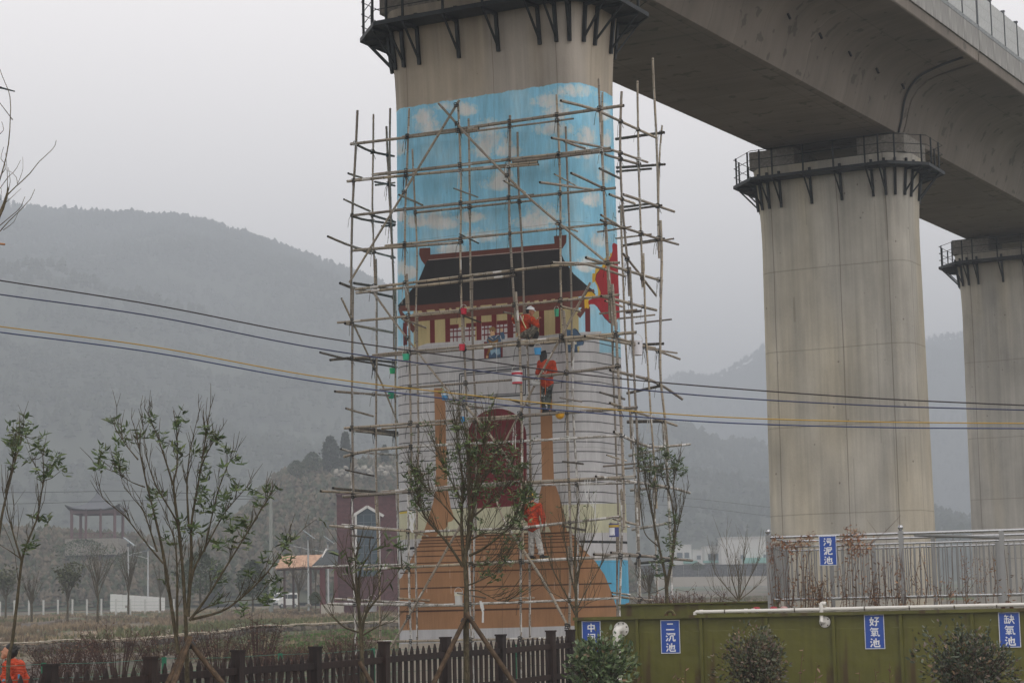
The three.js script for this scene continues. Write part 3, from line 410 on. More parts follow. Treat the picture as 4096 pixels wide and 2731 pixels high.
{ const l = [[2.76, 0.0], [2.8, 0.1], [2.96, 0.55], [3.08, 1.0], [3.24, 1.42], [3.5, 1.78], [3.86, 2.06], [4.34, 2.22], [5.0, 2.38], [5.7, 2.48]].map(([u, h], i) => gir.pt(u, h, gir.L - 0.5 - 0.1 * i)); part(gir.t, 'drain_hose', new B().tube(new THREE.CatmullRomCurve3(l).getPoints(30), 0.045, 6), mat(0x26282a, 0.6)); }
// ---------------------------------------------------------------- bamboo scaffolding round the painted pier
function bambooTex(seed, base, splash) {
  const c = document.createElement('canvas'); c.width = 64; c.height = 1024; const g = c.getContext('2d'); reseed(seed); const im = g.createImageData(64, 1024);
  for (let y = 0; y < 1024; y++) for (let x = 0; x < 64; x++) { const n = fbm(x * 0.15 + seed, y * 0.012, 4), m = fbm(x * 0.3, y * 0.1 + seed, 3), k = 0.62 + 0.5 * n + 0.22 * (m - 0.5), i = (y * 64 + x) * 4; const gr = clamp((fbm(x * 0.05 + 30, y * 0.006 + seed, 3) - 0.45) * 3, 0, 1); for (let q = 0; q < 3; q++) im.data[i + q] = lerp(base[q], [150, 146, 138][q], gr * 0.6) * k; im.data[i + 3] = 255; }
  g.putImageData(im, 0, 0);
  for (let y = 30; y < 1024; y += rr(70, 120)) { g.fillStyle = 'rgba(52,44,36,0.75)'; g.fillRect(0, y, 64, 5); g.fillStyle = 'rgba(190,180,160,0.5)'; g.fillRect(0, y + 5, 64, 4); }
  for (let k = 0; k < splash; k++) { g.fillStyle = 'rgba(216,216,214,' + rr(0.4, 0.95) + ')'; const x = rr(-6, 64); g.fillRect(x, rr(0, 1024), rr(3, 22), rr(4, 90)); }
  const t = canvasTex(c); t.wrapS = t.wrapT = THREE.RepeatWrapping; t.repeat.set(5, 0.26); return t;
}
const bamboo = [[172, 158, 138], [182, 168, 146], [150, 139, 124], [190, 174, 148]].map((b, i) => mat(0xffffff, 0.6, { map: bambooTex(300 + i, b, i === 2 ? 2 : 8) }));
const bambooWhite = [[150, 140, 125], [165, 158, 146]].map((b, i) => mat(0xffffff, 0.65, { map: bambooTex(320 + i, b, 70 + 60 * i) })), bambooDark = mat(0xffffff, 0.7, { map: bambooTex(340, [84, 78, 68], 0) });
const tieMat = mat(0x1b1c1c, 0.5), paleTie = mat(0xc9cac6, 0.7), boreShadeMat = mat(0x2a231c, 0.9);
const scaf = thing('bamboo_scaffold', 'bamboo pole scaffolding lashed with black ties around the painted pier', 'scaffolding', P1);
// survey planes of the scaffold: front outer, front inner, right, left and back rows (metres from the pier's centre)
const planes = { FO: [DV, -2.25], FF: [DV, -2.36], FI: [DV, -1.7], RO: [EU, 4.0], RI: [EU, 3.55], LO: [EU, -3.72], LI: [EU, -3.3], BK: [DV, 1.55] };
const onRow = (row, x, y) => { const [n, o] = planes[row]; return onPlane(x, y, P1.clone().addScaledVector(n, o), n).sub(P1); };
const allPoles = [];
function bambooGeo(pts, r) {                     // pts: 2+ points; swollen joints about every 0.4 m, a slight natural waver and taper
  const cv = pts.length > 2 ? new THREE.CatmullRomCurve3(pts, false, 'catmullrom', 0.4) : new THREE.LineCurve3(pts[0], pts[1]), L = cv.getLength(), n = Math.max(2, Math.round(L / rr(0.36, 0.46))), P = [], Q = [];
  const wob = V(rr(-1, 1), rr(-0.4, 0.4), rr(-1, 1)).multiplyScalar(0.012), tp = rr(0.84, 0.96);
  for (let k = 0; k <= n; k++) { const t = k / n, c = cv.getPointAt(t).addScaledVector(wob, Math.sin(t * Math.PI * (1 + L / 4))), rk = r * lerp(1, tp, t); if (k && k < n) { const f = cv.getTangentAt(t); P.push(c.clone().addScaledVector(f, -0.02), c, c.clone().addScaledVector(f, 0.02)); Q.push(rk, rk * 1.14, rk); } else { P.push(c); Q.push(rk); } }
  return new B().tube(P, Q, 7, true);
}
function pole(name, pts, r, row, m) {
  r *= 1.12; const g = bambooGeo(pts, r), o = part(scaf, name, g, m || bamboo[Math.floor(R() * 4)]);
  // dark disc on the closed cane end, its colour painting in the bore's shade
  if (name === 'transom_pole' || (row === 'RO' && name === 'ledger_pole')) { const e = name === 'transom_pole' ? pts[pts.length - 1] : pts[0], q = name === 'transom_pole' ? pts[pts.length - 2] : pts[1], f = e.clone().sub(q).normalize(); part(o, 'bore_shade', new B().lathe(e.clone().addScaledVector(f, 0.003), [[r * 0.62, 0], [0.001, 0]], 10, f), boreShadeMat); }
  allPoles.push({ o, a: pts[0], b: pts[pts.length - 1], pts, r, row, name }); return o;
}
reseed(777);
function standard(row, r, ...f) {                // a standard is lapped from canes five to seven metres long
  const pts = []; for (let i = 0; i < f.length; i += 2) pts.push(onRow(row, f[i], f[i + 1])); if (f[f.length - 1] > 2450) { const q = pts[pts.length - 1]; pts.push(V(q.x, 0, q.z)); }
  const cv = new THREE.CatmullRomCurve3(pts, false, 'catmullrom', 0.3), L = cv.getLength(); let t = 0, k = 0;
  while (t < L - 0.4) { let e = Math.min(L, t + rr(5, 6.6)); if (L - e < 1.6) e = L; const s = Math.max(0, t - (k ? rr(0.7, 1.1) : 0)), side = (k % 2 ? 1 : 0) * r * 2; const l = []; for (let q = 0; q <= 6; q++) l.push(cv.getPointAt((lerp(s, e, q / 6)) / L).addScaledVector(EU, side)); pole('standard_pole', l, r * rr(0.9, 1.1), row, l[3].y < 6 && R() < 0.6 ? bambooWhite[Math.floor(R() * 2)] : undefined); t = e; k++; }
}
const ledger = (row, r, ...f) => { r *= 1.06; const pts = []; for (let i = 0; i < f.length; i += 2) { const p = onRow(row, f[i], f[i + 1]); pts.push(p); } const low = pts[0].y < 6.5; return pole('ledger_pole', pts, r, row, low && R() < 0.55 ? bambooWhite[Math.floor(R() * 2)] : (row === 'BK' || (row === 'LO' && R() < 0.5)) ? bambooDark : undefined); };
const brace = (row, r, ...f) => { const pts = []; for (let i = 0; i < f.length; i += 2) pts.push(onRow(row, f[i], f[i + 1])); return pole('brace_pole', pts, r, row, undefined); };
standard('FO', 0.03, 1429, 441, 1411, 800, 1403, 1200, 1400, 1600, 1404, 1900, 1414, 2230, 1422, 2560);
standard('FO', 0.029, 1636, 433, 1622, 800, 1620, 1100, 1628, 1300, 1632, 1500, 1638, 1800, 1632, 2000, 1636, 2300, 1644, 2560);
standard('FI', 0.026, 1649, 596, 1660, 800, 1667, 1000, 1662, 1300, 1665, 1600, 1664, 1900, 1662, 2200, 1668, 2560);
standard('FO', 0.029, 1832, 405, 1845, 800, 1842, 1000, 1846, 1300, 1855, 1500, 1861, 1700, 1868, 1950, 1878, 2300, 1885, 2560);
standard('FI', 0.026, 1874, 474, 1879, 800, 1882, 1100, 1885, 1400, 1893, 1600, 1898, 2000, 1896, 2300, 1893, 2560);
standard('FO', 0.031, 2040, 461, 2035, 800, 2048, 1050, 2059, 1250, 2068, 1350, 2073, 1480, 2080, 1650, 2080, 1900, 2079, 2050, 2085, 2260, 2082, 2560);
standard('FI', 0.027, 2070, 528, 2078, 800, 2088, 1000, 2095, 1200, 2101, 1400, 2109, 1560, 2114, 1750, 2116, 1950, 2120, 2300, 2118, 2560);
standard('FO', 0.031, 2226, 378, 2243, 800, 2244, 1000, 2243, 1180, 2249, 1300, 2258, 1420, 2261, 1650, 2264, 1800, 2269, 1950, 2273, 2150, 2281, 2280, 2277, 2560);
standard('FI', 0.027, 2263, 506, 2274, 800, 2282, 1050, 2286, 1220, 2289, 1440, 2283, 1560, 2291, 1750, 2299, 1920, 2306, 2080, 2304, 2560);
standard('FO', 0.032, 2395, 315, 2410, 640, 2417, 800, 2434, 1050, 2454, 1296, 2466, 1540, 2473, 1660, 2479, 1758, 2484, 1902, 2488, 2074, 2484, 2250, 2477, 2560);
standard('RI', 0.026, 2410, 369, 2412, 640, 2418, 860, 2440, 1240, 2447, 1500, 2456, 1780, 2462, 1960, 2468, 2080, 2470, 2560);
standard('RO', 0.031, 2487, 366, 2481, 560, 2485, 740, 2496, 900, 2506, 990, 2515, 1120, 2522, 1280, 2530, 1550, 2540, 1730, 2548, 1960, 2552, 2130, 2558, 2300, 2566, 2560);
standard('RI', 0.027, 2484, 820, 2488, 1030, 2497, 1200, 2504, 1390, 2516, 1560, 2525, 1790, 2534, 1960, 2542, 2150, 2552, 2560);
standard('RO', 0.026, 2550, 323, 2556, 700, 2563, 900, 2569, 1070, 2574, 1280, 2580, 1390, 2591, 1550, 2605, 1780, 2615, 1920, 2622, 2100, 2634, 2560);
standard('RO', 0.034, 2611, 231, 2624, 480, 2630, 700, 2634, 900, 2639, 980, 2636, 1150, 2633, 1300, 2635, 1540, 2648, 1640, 2660, 1780, 2671, 1900, 2679, 2080, 2692, 2560);
standard('BK', 0.022, 2649, 501, 2640, 640, 2634, 800, 2632, 1000);
standard('LO', 0.028, 1493, 457, 1489, 800, 1496, 1030, 1501, 1300, 1497, 1520, 1496, 1750, 1498, 1920, 1507, 2060, 1514, 2250, 1522, 2560);
standard('LO', 0.028, 1545, 505, 1558, 800, 1569, 1020, 1576, 1200, 1575, 1450, 1575, 1650, 1582, 1900, 1589, 2060, 1593, 2260, 1600, 2560);
standard('LI', 0.026, 1560, 433, 1557, 660, 1566, 900, 1574, 1160, 1574, 1400);
const FOl = [[0.036, 1401, 576, 1915, 514], [0.04, 1611, 548, 2497, 421], [0.024, 1840, 532, 2294, 474], [0.034, 1388, 725, 2150, 648], [0.04, 1489, 699, 2442, 592], [0.028, 1420, 718, 2155, 657], [0.036, 2050, 646, 2447, 603], [0.033, 1402, 862, 2135, 779], [0.034, 1560, 842, 2462, 751], [0.036, 1412, 1001, 1848, 968], [0.03, 1540, 983, 2446, 893], [0.033, 1420, 1157, 2010, 1086], [0.036, 1424, 1171, 2062, 1101], [0.034, 1900, 1099, 2200, 1064, 2478, 1050], [0.02, 1720, 1123, 2040, 1079], [0.03, 1349, 1290, 1880, 1243], [0.03, 1650, 1259, 2477, 1179], [0.03, 1490, 1420, 2090, 1363], [0.03, 1319, 1439, 1860, 1398], [0.04, 2085, 1367, 2545, 1328], [0.032, 1870, 1396, 2475, 1343], [0.028, 1518, 1559, 2150, 1511], [0.036, 2150, 1505, 2483, 1464], [0.033, 1377, 1712, 2080, 1661], [0.04, 2087, 1663, 2550, 1629], [0.034, 1375, 1826, 1510, 1796, 1900, 1772], [0.03, 1620, 1788, 2500, 1742], [0.04, 1372, 1986, 2050, 1936], [0.042, 2100, 1930, 2545, 1907], [0.03, 1318, 2103, 1700, 2128], [0.028, 1650, 2127, 2100, 2112], [0.034, 2090, 2111, 2480, 2066], [0.032, 1455, 2277, 2090, 2245], [0.036, 2080, 2246, 2520, 2222], [0.034, 1313, 2415, 1860, 2421], [0.03, 1640, 2425, 2480, 2392], [0.03, 1470, 2567, 2200, 2553], [0.03, 2100, 2556, 2500, 2540]];
for (const l of FOl) ledger('FO', ...l);
for (const l of [[0.03, 1660, 850, 2130, 802], [0.028, 1525, 1714, 2100, 1669], [0.028, 1530, 1966, 2080, 1924], [0.026, 1367, 2098, 1640, 2122], [0.028, 1250, 2267, 1660, 2256], [0.03, 1890, 2260, 2350, 2230], [0.03, 1340, 2396, 1700, 2413], [0.026, 2100, 1942, 2550, 1930]]) ledger('FI', ...l);
for (const l of [[0.034, 2244, 402, 2395, 445, 2624, 551], [0.03, 2207, 551, 2420, 592, 2592, 649], [0.028, 2257, 564, 2340, 594], [0.03, 2420, 617, 2556, 657], [0.03, 2285, 692, 2410, 750], [0.03, 2160, 729, 2372, 758], [0.034, 2492, 777, 2698, 846], [0.03, 2438, 777, 2538, 814], [0.03, 2403, 880, 2628, 953, 2713, 977], [0.034, 2344, 1030, 2500, 1079, 2650, 1123], [0.03, 2209, 1050, 2344, 1056, 2500, 1104], [0.034, 2405, 1184, 2626, 1240], [0.034, 2340, 1344, 2621, 1392], [0.03, 2443, 1346, 2600, 1391, 2720, 1436], [0.024, 2586, 1395, 2708, 1411], [0.036, 2441, 1480, 2586, 1515, 2652, 1544, 2729, 1596], [0.032, 2440, 1612, 2530, 1642, 2708, 1702], [0.034, 2456, 1727, 2540, 1767, 2614, 1787, 2760, 1777], [0.034, 2384, 1905, 2672, 1948, 2760, 1971], [0.03, 2453, 2074, 2545, 2098], [0.034, 2445, 2210, 2770, 2242], [0.034, 2376, 2217, 2620, 2226], [0.03, 2450, 2384, 2620, 2402]]) ledger('RO', ...l);
for (const l of [[0.036, 2463, 556, 2658, 529], [0.034, 2466, 670, 2661, 657], [0.03, 2466, 686, 2606, 674], [0.032, 2474, 830, 2604, 814], [0.03, 2474, 846, 2648, 820], [0.034, 2492, 982, 2660, 953], [0.03, 2505, 1250, 2566, 1243], [0.034, 2520, 1380, 2656, 1374], [0.034, 2508, 1573, 2650, 1541], [0.042, 2510, 1687, 2662, 1684], [0.036, 2516, 1822, 2667, 1793], [0.036, 2522, 1960, 2674, 1947], [0.034, 2528, 2118, 2674, 2092], [0.034, 2540, 2254, 2690, 2240]]) ledger('BK', ...l);
for (const l of [[0.03, 1428, 580, 1489, 607, 1574, 624], [0.026, 1392, 693, 1448, 711], [0.026, 1499, 727, 1578, 742], [0.024, 1502, 740, 1578, 731], [0.03, 1413, 866, 1458, 879, 1579, 897], [0.03, 1480, 858, 1579, 888], [0.026, 1527, 904, 1579, 902], [0.028, 1310, 945, 1412, 986, 1580, 1031], [0.032, 1359, 1132, 1420, 1154, 1582, 1190], [0.032, 1415, 1132, 1556, 1155], [0.033, 1380, 1293, 1572, 1330], [0.026, 1279, 1409, 1393, 1436, 1588, 1469], [0.03, 1320, 1440, 1400, 1432, 1585, 1450], [0.03, 1339, 1565, 1590, 1584], [0.04, 1400, 1719, 1590, 1741], [0.046, 1436, 1714, 1592, 1731], [0.026, 1363, 1795, 1423, 1809, 1594, 1818], [0.03, 1282, 1964, 1500, 1975], [0.032, 1332, 1952, 1500, 1967]]) ledger('LO', ...l);
brace('FF', 0.031, 1837, 400, 1596, 800, 1397, 1130); brace('FF', 0.031, 1754, 413, 1900, 576, 2127, 800, 2420, 1045); brace('LO', 0.026, 1365, 1192, 1472, 1420, 1533, 1550, 1590, 1690);
brace('FF', 0.027, 1496, 1173, 1571, 1280, 1783, 1550, 1861, 1628); brace('FF', 0.034, 1855, 1615, 1983, 1770, 2078, 1905); brace('FF', 0.03, 2362, 1130, 2150, 1520, 2018, 1770); brace('RO', 0.03, 2494, 1015, 2626, 1182); brace('FF', 0.034, 2035, 2116, 2160, 2300, 2298, 2556); brace('FF', 0.03, 1842, 2100, 1700, 2350, 1562, 2590); brace('FF', 0.024, 1985, 2000, 2035, 2130);
// transoms: short canes from the wall out past the front standards
const lvl = [13.15, 11.92, 9.75, 7.36, 5.7, 4.05, 2.35], outU = [-3.58, -1.87, -0.13, 1.32, 2.87, 4.13];
for (const h of lvl) for (const u of outU) if (R() < 0.82) { const a = -1.42, e = -2.3 - rr(0.12, 0.62), y = h + rr(-0.05, 0.05) - (u + 3.6) * 0.0; pole('transom_pole', [loc(V(), u + rr(0.03, 0.08), y, a), loc(V(), u + rr(-0.05, 0.12), y + rr(-0.03, 0.12), e)], rr(0.018, 0.03), 'T', R() < 0.3 ? bambooDark : undefined); }
for (const h of [11.9, 9.7, 5.65]) for (const w of [-0.8, 0.34, 1.46]) pole('transom_pole', [loc(V(), 3.2, h + 0.04, w), loc(V(), 4.0 + rr(0.15, 0.5), h + 0.06, w + rr(-0.1, 0.1))], 0.024, 'T');
// lashings where poles of a row cross, with cut ends hanging loose
const lashGeo = (n) => { const b = new B(); reseed(900 + n); for (let k = 0; k < 3; k++) { const l = []; for (let q = 0; q <= 8; q++) { const a = (q / 8) * 6.283; l.push(V(Math.cos(a) * 0.048 * rr(0.9, 1.15), rr(-0.006, 0.006) + (k - 1) * 0.02 + 0.03 * Math.sin(a) * (k - 1), Math.sin(a) * 0.048)); } b.tube(l, 0.0105, 4, false); } for (let k = 0; k < 1 + n % 3; k++) { const s = V(rr(-0.05, 0.05), 0, 0.05), dx = rr(-0.14, 0.14), len = rr(0.15, 0.42); b.tube([s, s.clone().add(V(dx * 0.5, -len * 0.35, 0.03)), s.clone().add(V(dx, -len, 0.02))], 0.006, 3, false); } return b.geo(); };
const lashes = [0, 1, 2, 3, 4].map(lashGeo), turn = new THREE.Quaternion().setFromRotationMatrix(new THREE.Matrix4().makeBasis(EU, V(0, 1, 0), DV.clone().negate()));
reseed(31);
{ const std = allPoles.filter((p) => p.name === 'standard_pole'); let n = 0;
  const rowOk = (a, b) => a === b || (a === 'FF' && b === 'FO');
  for (const l of allPoles) { if (l.name !== 'ledger_pole' && l.name !== 'brace_pole') continue; const axis = l.row[0] === 'F' || l.row === 'BK' ? EU : DV, seen = [];
    for (const s of std) { if (!rowOk(l.row, s.row)) continue; for (let i = 0; i < l.pts.length - 1; i++) for (let j = 0; j < s.pts.length - 1; j++) {
      const a = l.pts[i], b = l.pts[i + 1], c = s.pts[j], e = s.pts[j + 1], A = [a.dot(axis), a.y], Bp = [b.dot(axis), b.y], C = [c.dot(axis), c.y], E = [e.dot(axis), e.y], dx = Bp[0] - A[0], dy = Bp[1] - A[1], ex = E[0] - C[0], ey = E[1] - C[1], D = dx * ey - dy * ex; if (Math.abs(D) < 1e-6) continue;
      const t = ((C[0] - A[0]) * ey - (C[1] - A[1]) * ex) / D, q = ((C[0] - A[0]) * dy - (C[1] - A[1]) * dx) / D; if (t < 0 || t > 1 || q < 0 || q > 1) continue; const p = a.clone().lerp(b, t); if (seen.some((v) => v.distanceTo(p) < 0.25) || n > 290) continue; seen.push(p); n++;
      const o = part(l.o, 'lashing', lashes[Math.floor(R() * 5)], R() < 0.1 ? paleTie : tieMat); o.position.copy(p); o.quaternion.copy(turn); o.scale.setScalar(rr(0.95, 1.35)); } } } }
// torn white plastic strips and cords that hang from the lower poles
function strip(row, pts, w, m) { const l = []; for (let i = 0; i < pts.length; i += 2) l.push(onRow(row, pts[i], pts[i + 1])); const b = new B(); for (let i = 0; i < l.length - 1; i++) { const a = w * rr(0.6, 1.2), c = w * rr(0.6, 1.2), n = V(rr(-0.3, 0.3), 0, 0.02); b.quad(l[i].clone().addScaledVector(EU, -a), l[i].clone().addScaledVector(EU, a), l[i + 1].clone().addScaledVector(EU, c).add(n.multiplyScalar(0.05)), l[i + 1].clone().addScaledVector(EU, -c)); } return b; }
const plastic = mat(0xd5d6d4, 0.5, { side: THREE.DoubleSide });
const hang = (label, row, w, ...lists) => { const t = thing('hanging_strip', label, 'plastic strip', P1); lists.forEach((l) => part(t, 'strip', strip(row, l, w, 0), plastic)); };
hang('crumpled white plastic strip knotted between two poles beside the cream paint', 'FF', 0.035, [1643, 2045, 1640, 2070, 1647, 2090, 1640, 2110, 1650, 2130], [1650, 2050, 1655, 2075, 1648, 2100, 1652, 2120]);
hang('white plastic ribbon tangle hanging from thick pole right of the timber bridge painting', 'FF', 0.012, [2350, 1918, 2352, 1960, 2362, 1990, 2378, 2030], [2340, 1920, 2338, 1955, 2346, 1990, 2356, 2010, 2378, 2032], [2362, 1915, 2358, 1950, 2350, 1985], [2386, 1912, 2383, 1990, 2380, 2070, 2392, 2140, 2394, 2168]);
hang('white plastic cords hanging in front of the painted red door', 'FF', 0.01, [2062, 1690, 2060, 1740, 2063, 1800], [2054, 1705, 2052, 1760, 2050, 1778], [2065, 1735, 2060, 1790], [2094, 1670, 2090, 1760, 2086, 1800, 2090, 1880]);
hang('thin white cord hanging below the painted figure with raised hand', 'FF', 0.008, [1984, 1370, 1987, 1420, 1987, 1485]);
hang('white rag hanging from low pole in front of ochre paint', 'FF', 0.03, [1922, 2403, 1924, 2425, 1932, 2450, 1930, 2490], [1928, 2410, 1934, 2440]);
// ---------------------------------------------------------------- people: bodies meshed from a field of tapered limbs
function blob(caps, k, cell) {                  // caps: [a, ra, b, rb(, flatten)] -> one smooth surface
  const lo = V(1e9, 1e9, 1e9), hi = V(-1e9, -1e9, -1e9); for (const [a, ra, b, rb] of caps) { for (const [p, r] of [[a, ra], [b, rb]]) { lo.min(p.clone().addScalar(-r - 0.05)); hi.max(p.clone().addScalar(r + 0.05)); } }
  const c = lo.clone().add(hi).multiplyScalar(0.5), half = Math.max(hi.x - lo.x, hi.y - lo.y, hi.z - lo.z) / 2, N = Math.min(110, Math.max(24, Math.ceil((2 * half) / cell))), mc = new MarchingCubes(N, new THREE.MeshStandardMaterial(), false, false, 90000), h = N / 2;
  const pre = caps.map(([a, ra, b, rb]) => { const d = b.clone().sub(a); return [a.x, a.y, a.z, ra, d.x, d.y, d.z, rb, Math.max(1e-9, d.lengthSq())]; });
  for (let z = 0; z < N; z++) for (let y = 0; y < N; y++) for (let x = 0; x < N; x++) {
    const X = c.x + ((x - h) / h) * half, Y = c.y + ((y - h) / h) * half, Z = c.z + ((z - h) / h) * half; let m = 1e9;
    for (const q of pre) { const px_ = X - q[0], py_ = Y - q[1], pz_ = Z - q[2]; let t = (px_ * q[4] + py_ * q[5] + pz_ * q[6]) / q[8]; t = t < 0 ? 0 : t > 1 ? 1 : t; const ex = px_ - q[4] * t, ey = py_ - q[5] * t, ez = pz_ - q[6] * t, dd = Math.sqrt(ex * ex + ey * ey + ez * ez) - (q[3] + (q[7] - q[3]) * t); if (dd < m + k) { const w = Math.max(0, k - Math.abs(m - dd)) / k; m = Math.min(m, dd) - w * w * k * 0.25; } }
    mc.field[x + y * N + z * N * N] = -m;
  }
  mc.isolation = 0; mc.update(); const n = mc.count, P = new Float32Array(n * 3), Q = new Float32Array(n * 3), U = new Float32Array(n * 2);
  for (let i = 0; i < n; i++) { const q = V(mc.normalArray[i * 3], mc.normalArray[i * 3 + 1], mc.normalArray[i * 3 + 2]).normalize(); for (let j = 0; j < 3; j++) P[i * 3 + j] = c.getComponent(j) + mc.positionArray[i * 3 + j] * half; Q[i * 3] = q.x; Q[i * 3 + 1] = q.y; Q[i * 3 + 2] = q.z; U[i * 2] = P[i * 3] + P[i * 3 + 2]; U[i * 2 + 1] = P[i * 3 + 1]; }
  const g = new THREE.BufferGeometry(); g.setAttribute('position', new THREE.BufferAttribute(P, 3)); g.setAttribute('normal', new THREE.BufferAttribute(Q, 3)); g.setAttribute('uv', new THREE.BufferAttribute(U, 2)); return g;
}
const mergeG = (l) => { const b = new B(); l.forEach((g) => b.add(g)); return b.geo(); };
const clothNoise = (f, a, seed) => tex(256, 256, (u, v) => { const n = fbm(u * f + seed, v * f, 4), c = 255 * (1 - a + a * n * 1.3); return [c, c, c]; }, [3, 3]);
const clothBump = tex(256, 256, (u, v) => { const n = fbm(u * 9, v * 22, 3), c = 255 * n; return [c, c, c]; }, [2.5, 2.5], false);
const orange = mat(0xd8491a, 0.75, { map: clothNoise(10, 0.3, 2), bumpMap: clothBump, bumpScale: 0.05 }), skinM = mat(0xb98468, 0.6), hairM = mat(0x151312, 0.55), bootM = mat(0x17181a, 0.7), soleM = mat(0xc2a233, 0.7);
const camo = (cols, seed, splash) => mat(0xffffff, 0.9, { bumpMap: clothBump, bumpScale: 0.05, map: tex(256, 256, (u, v) => { const n = fbm(u * 9 + seed, v * 9, 3), m = fbm(u * 14 + 40, v * 14 + seed, 3), s = fbm(u * 7 + 11, v * 5 + seed * 3, 4); let c = n > 0.56 ? cols[0] : m > 0.5 ? cols[1] : cols[2]; if (splash && s > 0.63) c = [200, 200, 198]; return c; }, [1.6, 1.6]) });
const camoBrown = camo([[96, 92, 80], [66, 62, 54], [128, 122, 108]], 3, 0), camoDark = camo([[74, 80, 76], [44, 48, 46], [98, 104, 100]], 9, 1), whiteTr = mat(0xd2d0ca, 0.85, { map: clothNoise(8, 0.25, 7), bumpMap: clothBump, bumpScale: 0.05 }), darkTr = mat(0x26282c, 0.9);
const helmetM = (hex) => mat(hex, 0.35);
function handGeo(w, dir, curl, side) {           // palm, four unequal fingers bent at the knuckles and a thumb from the side of the palm; dir: wrist -> fingertips
  const f = dir.clone().normalize(), s = V().crossVectors(f, V(0, 1, 0.2)).normalize().multiplyScalar(side), n = V().crossVectors(f, s).normalize(), q = (a, b, c) => w.clone().addScaledVector(f, a).addScaledVector(s, b).addScaledVector(n, c), caps = [[q(0, 0, 0), 0.024, q(0.045, 0, 0), 0.026], [q(0.045, -0.02, 0), 0.018, q(0.08, -0.026, 0), 0.014], [q(0.045, 0.02, 0), 0.018, q(0.08, 0.026, 0), 0.014]];
  [0.072, 0.08, 0.074, 0.058].forEach((l, i) => { const b = (i - 1.5) * 0.02, a0 = q(0.085, b, 0), a1 = q(0.085 + l * 0.5 * Math.cos(curl * 0.6), b * 1.1, l * 0.5 * Math.sin(curl * 0.6)), a2 = q(0.085 + l * 0.5 * Math.cos(curl * 0.6) + l * 0.5 * Math.cos(curl * 1.5), b * 1.1, l * 0.5 * Math.sin(curl * 0.6) + l * 0.5 * Math.sin(curl * 1.5)); caps.push([a0, 0.0095, a1, 0.009], [a1, 0.009, a2, 0.0075]); });
  const t0 = q(0.02, -0.026, 0.004), t1 = q(0.05, -0.052, 0.016), t2 = q(0.078, -0.058, 0.03 * curl); caps.push([t0, 0.013, t1, 0.011], [t1, 0.011, t2, 0.009]); return blob(caps, 0.008, 0.0045);
}
function headGeo(c, fwd, up, long = 0) {         // skull, jaw, nose, brow, lips, ears; fwd is where the face looks
  const F = fwd.clone().normalize(), U = up.clone().addScaledVector(F, -up.dot(F)).normalize(), S = V().crossVectors(F, U), q = (a, b, d) => c.clone().addScaledVector(F, a).addScaledVector(U, b).addScaledVector(S, d);
  const caps = [[q(-0.02, 0.035, 0), 0.088, q(0.02, 0.03, 0), 0.078], [q(0.03, -0.03, 0.012), 0.058, q(0.055, -0.085, 0), 0.03], [q(0.03, -0.03, -0.012), 0.058, q(0.05, -0.09, 0), 0.03], [q(0.085, 0.005, 0), 0.012, q(0.108, -0.025, 0), 0.012], [q(0.085, -0.028, 0.012), 0.01, q(0.085, -0.028, -0.012), 0.01], [q(0.078, 0.026, 0.03), 0.014, q(0.078, 0.026, -0.03), 0.014], [q(0.08, -0.055, 0.016), 0.009, q(0.08, -0.055, -0.016), 0.009], [q(-0.015, -0.005, 0.08), 0.016, q(-0.02, -0.04, 0.074), 0.012], [q(-0.015, -0.005, -0.08), 0.016, q(-0.02, -0.04, -0.074), 0.012]];
  return { g: blob(caps, 0.018, 0.006), q, F, U, S };
}
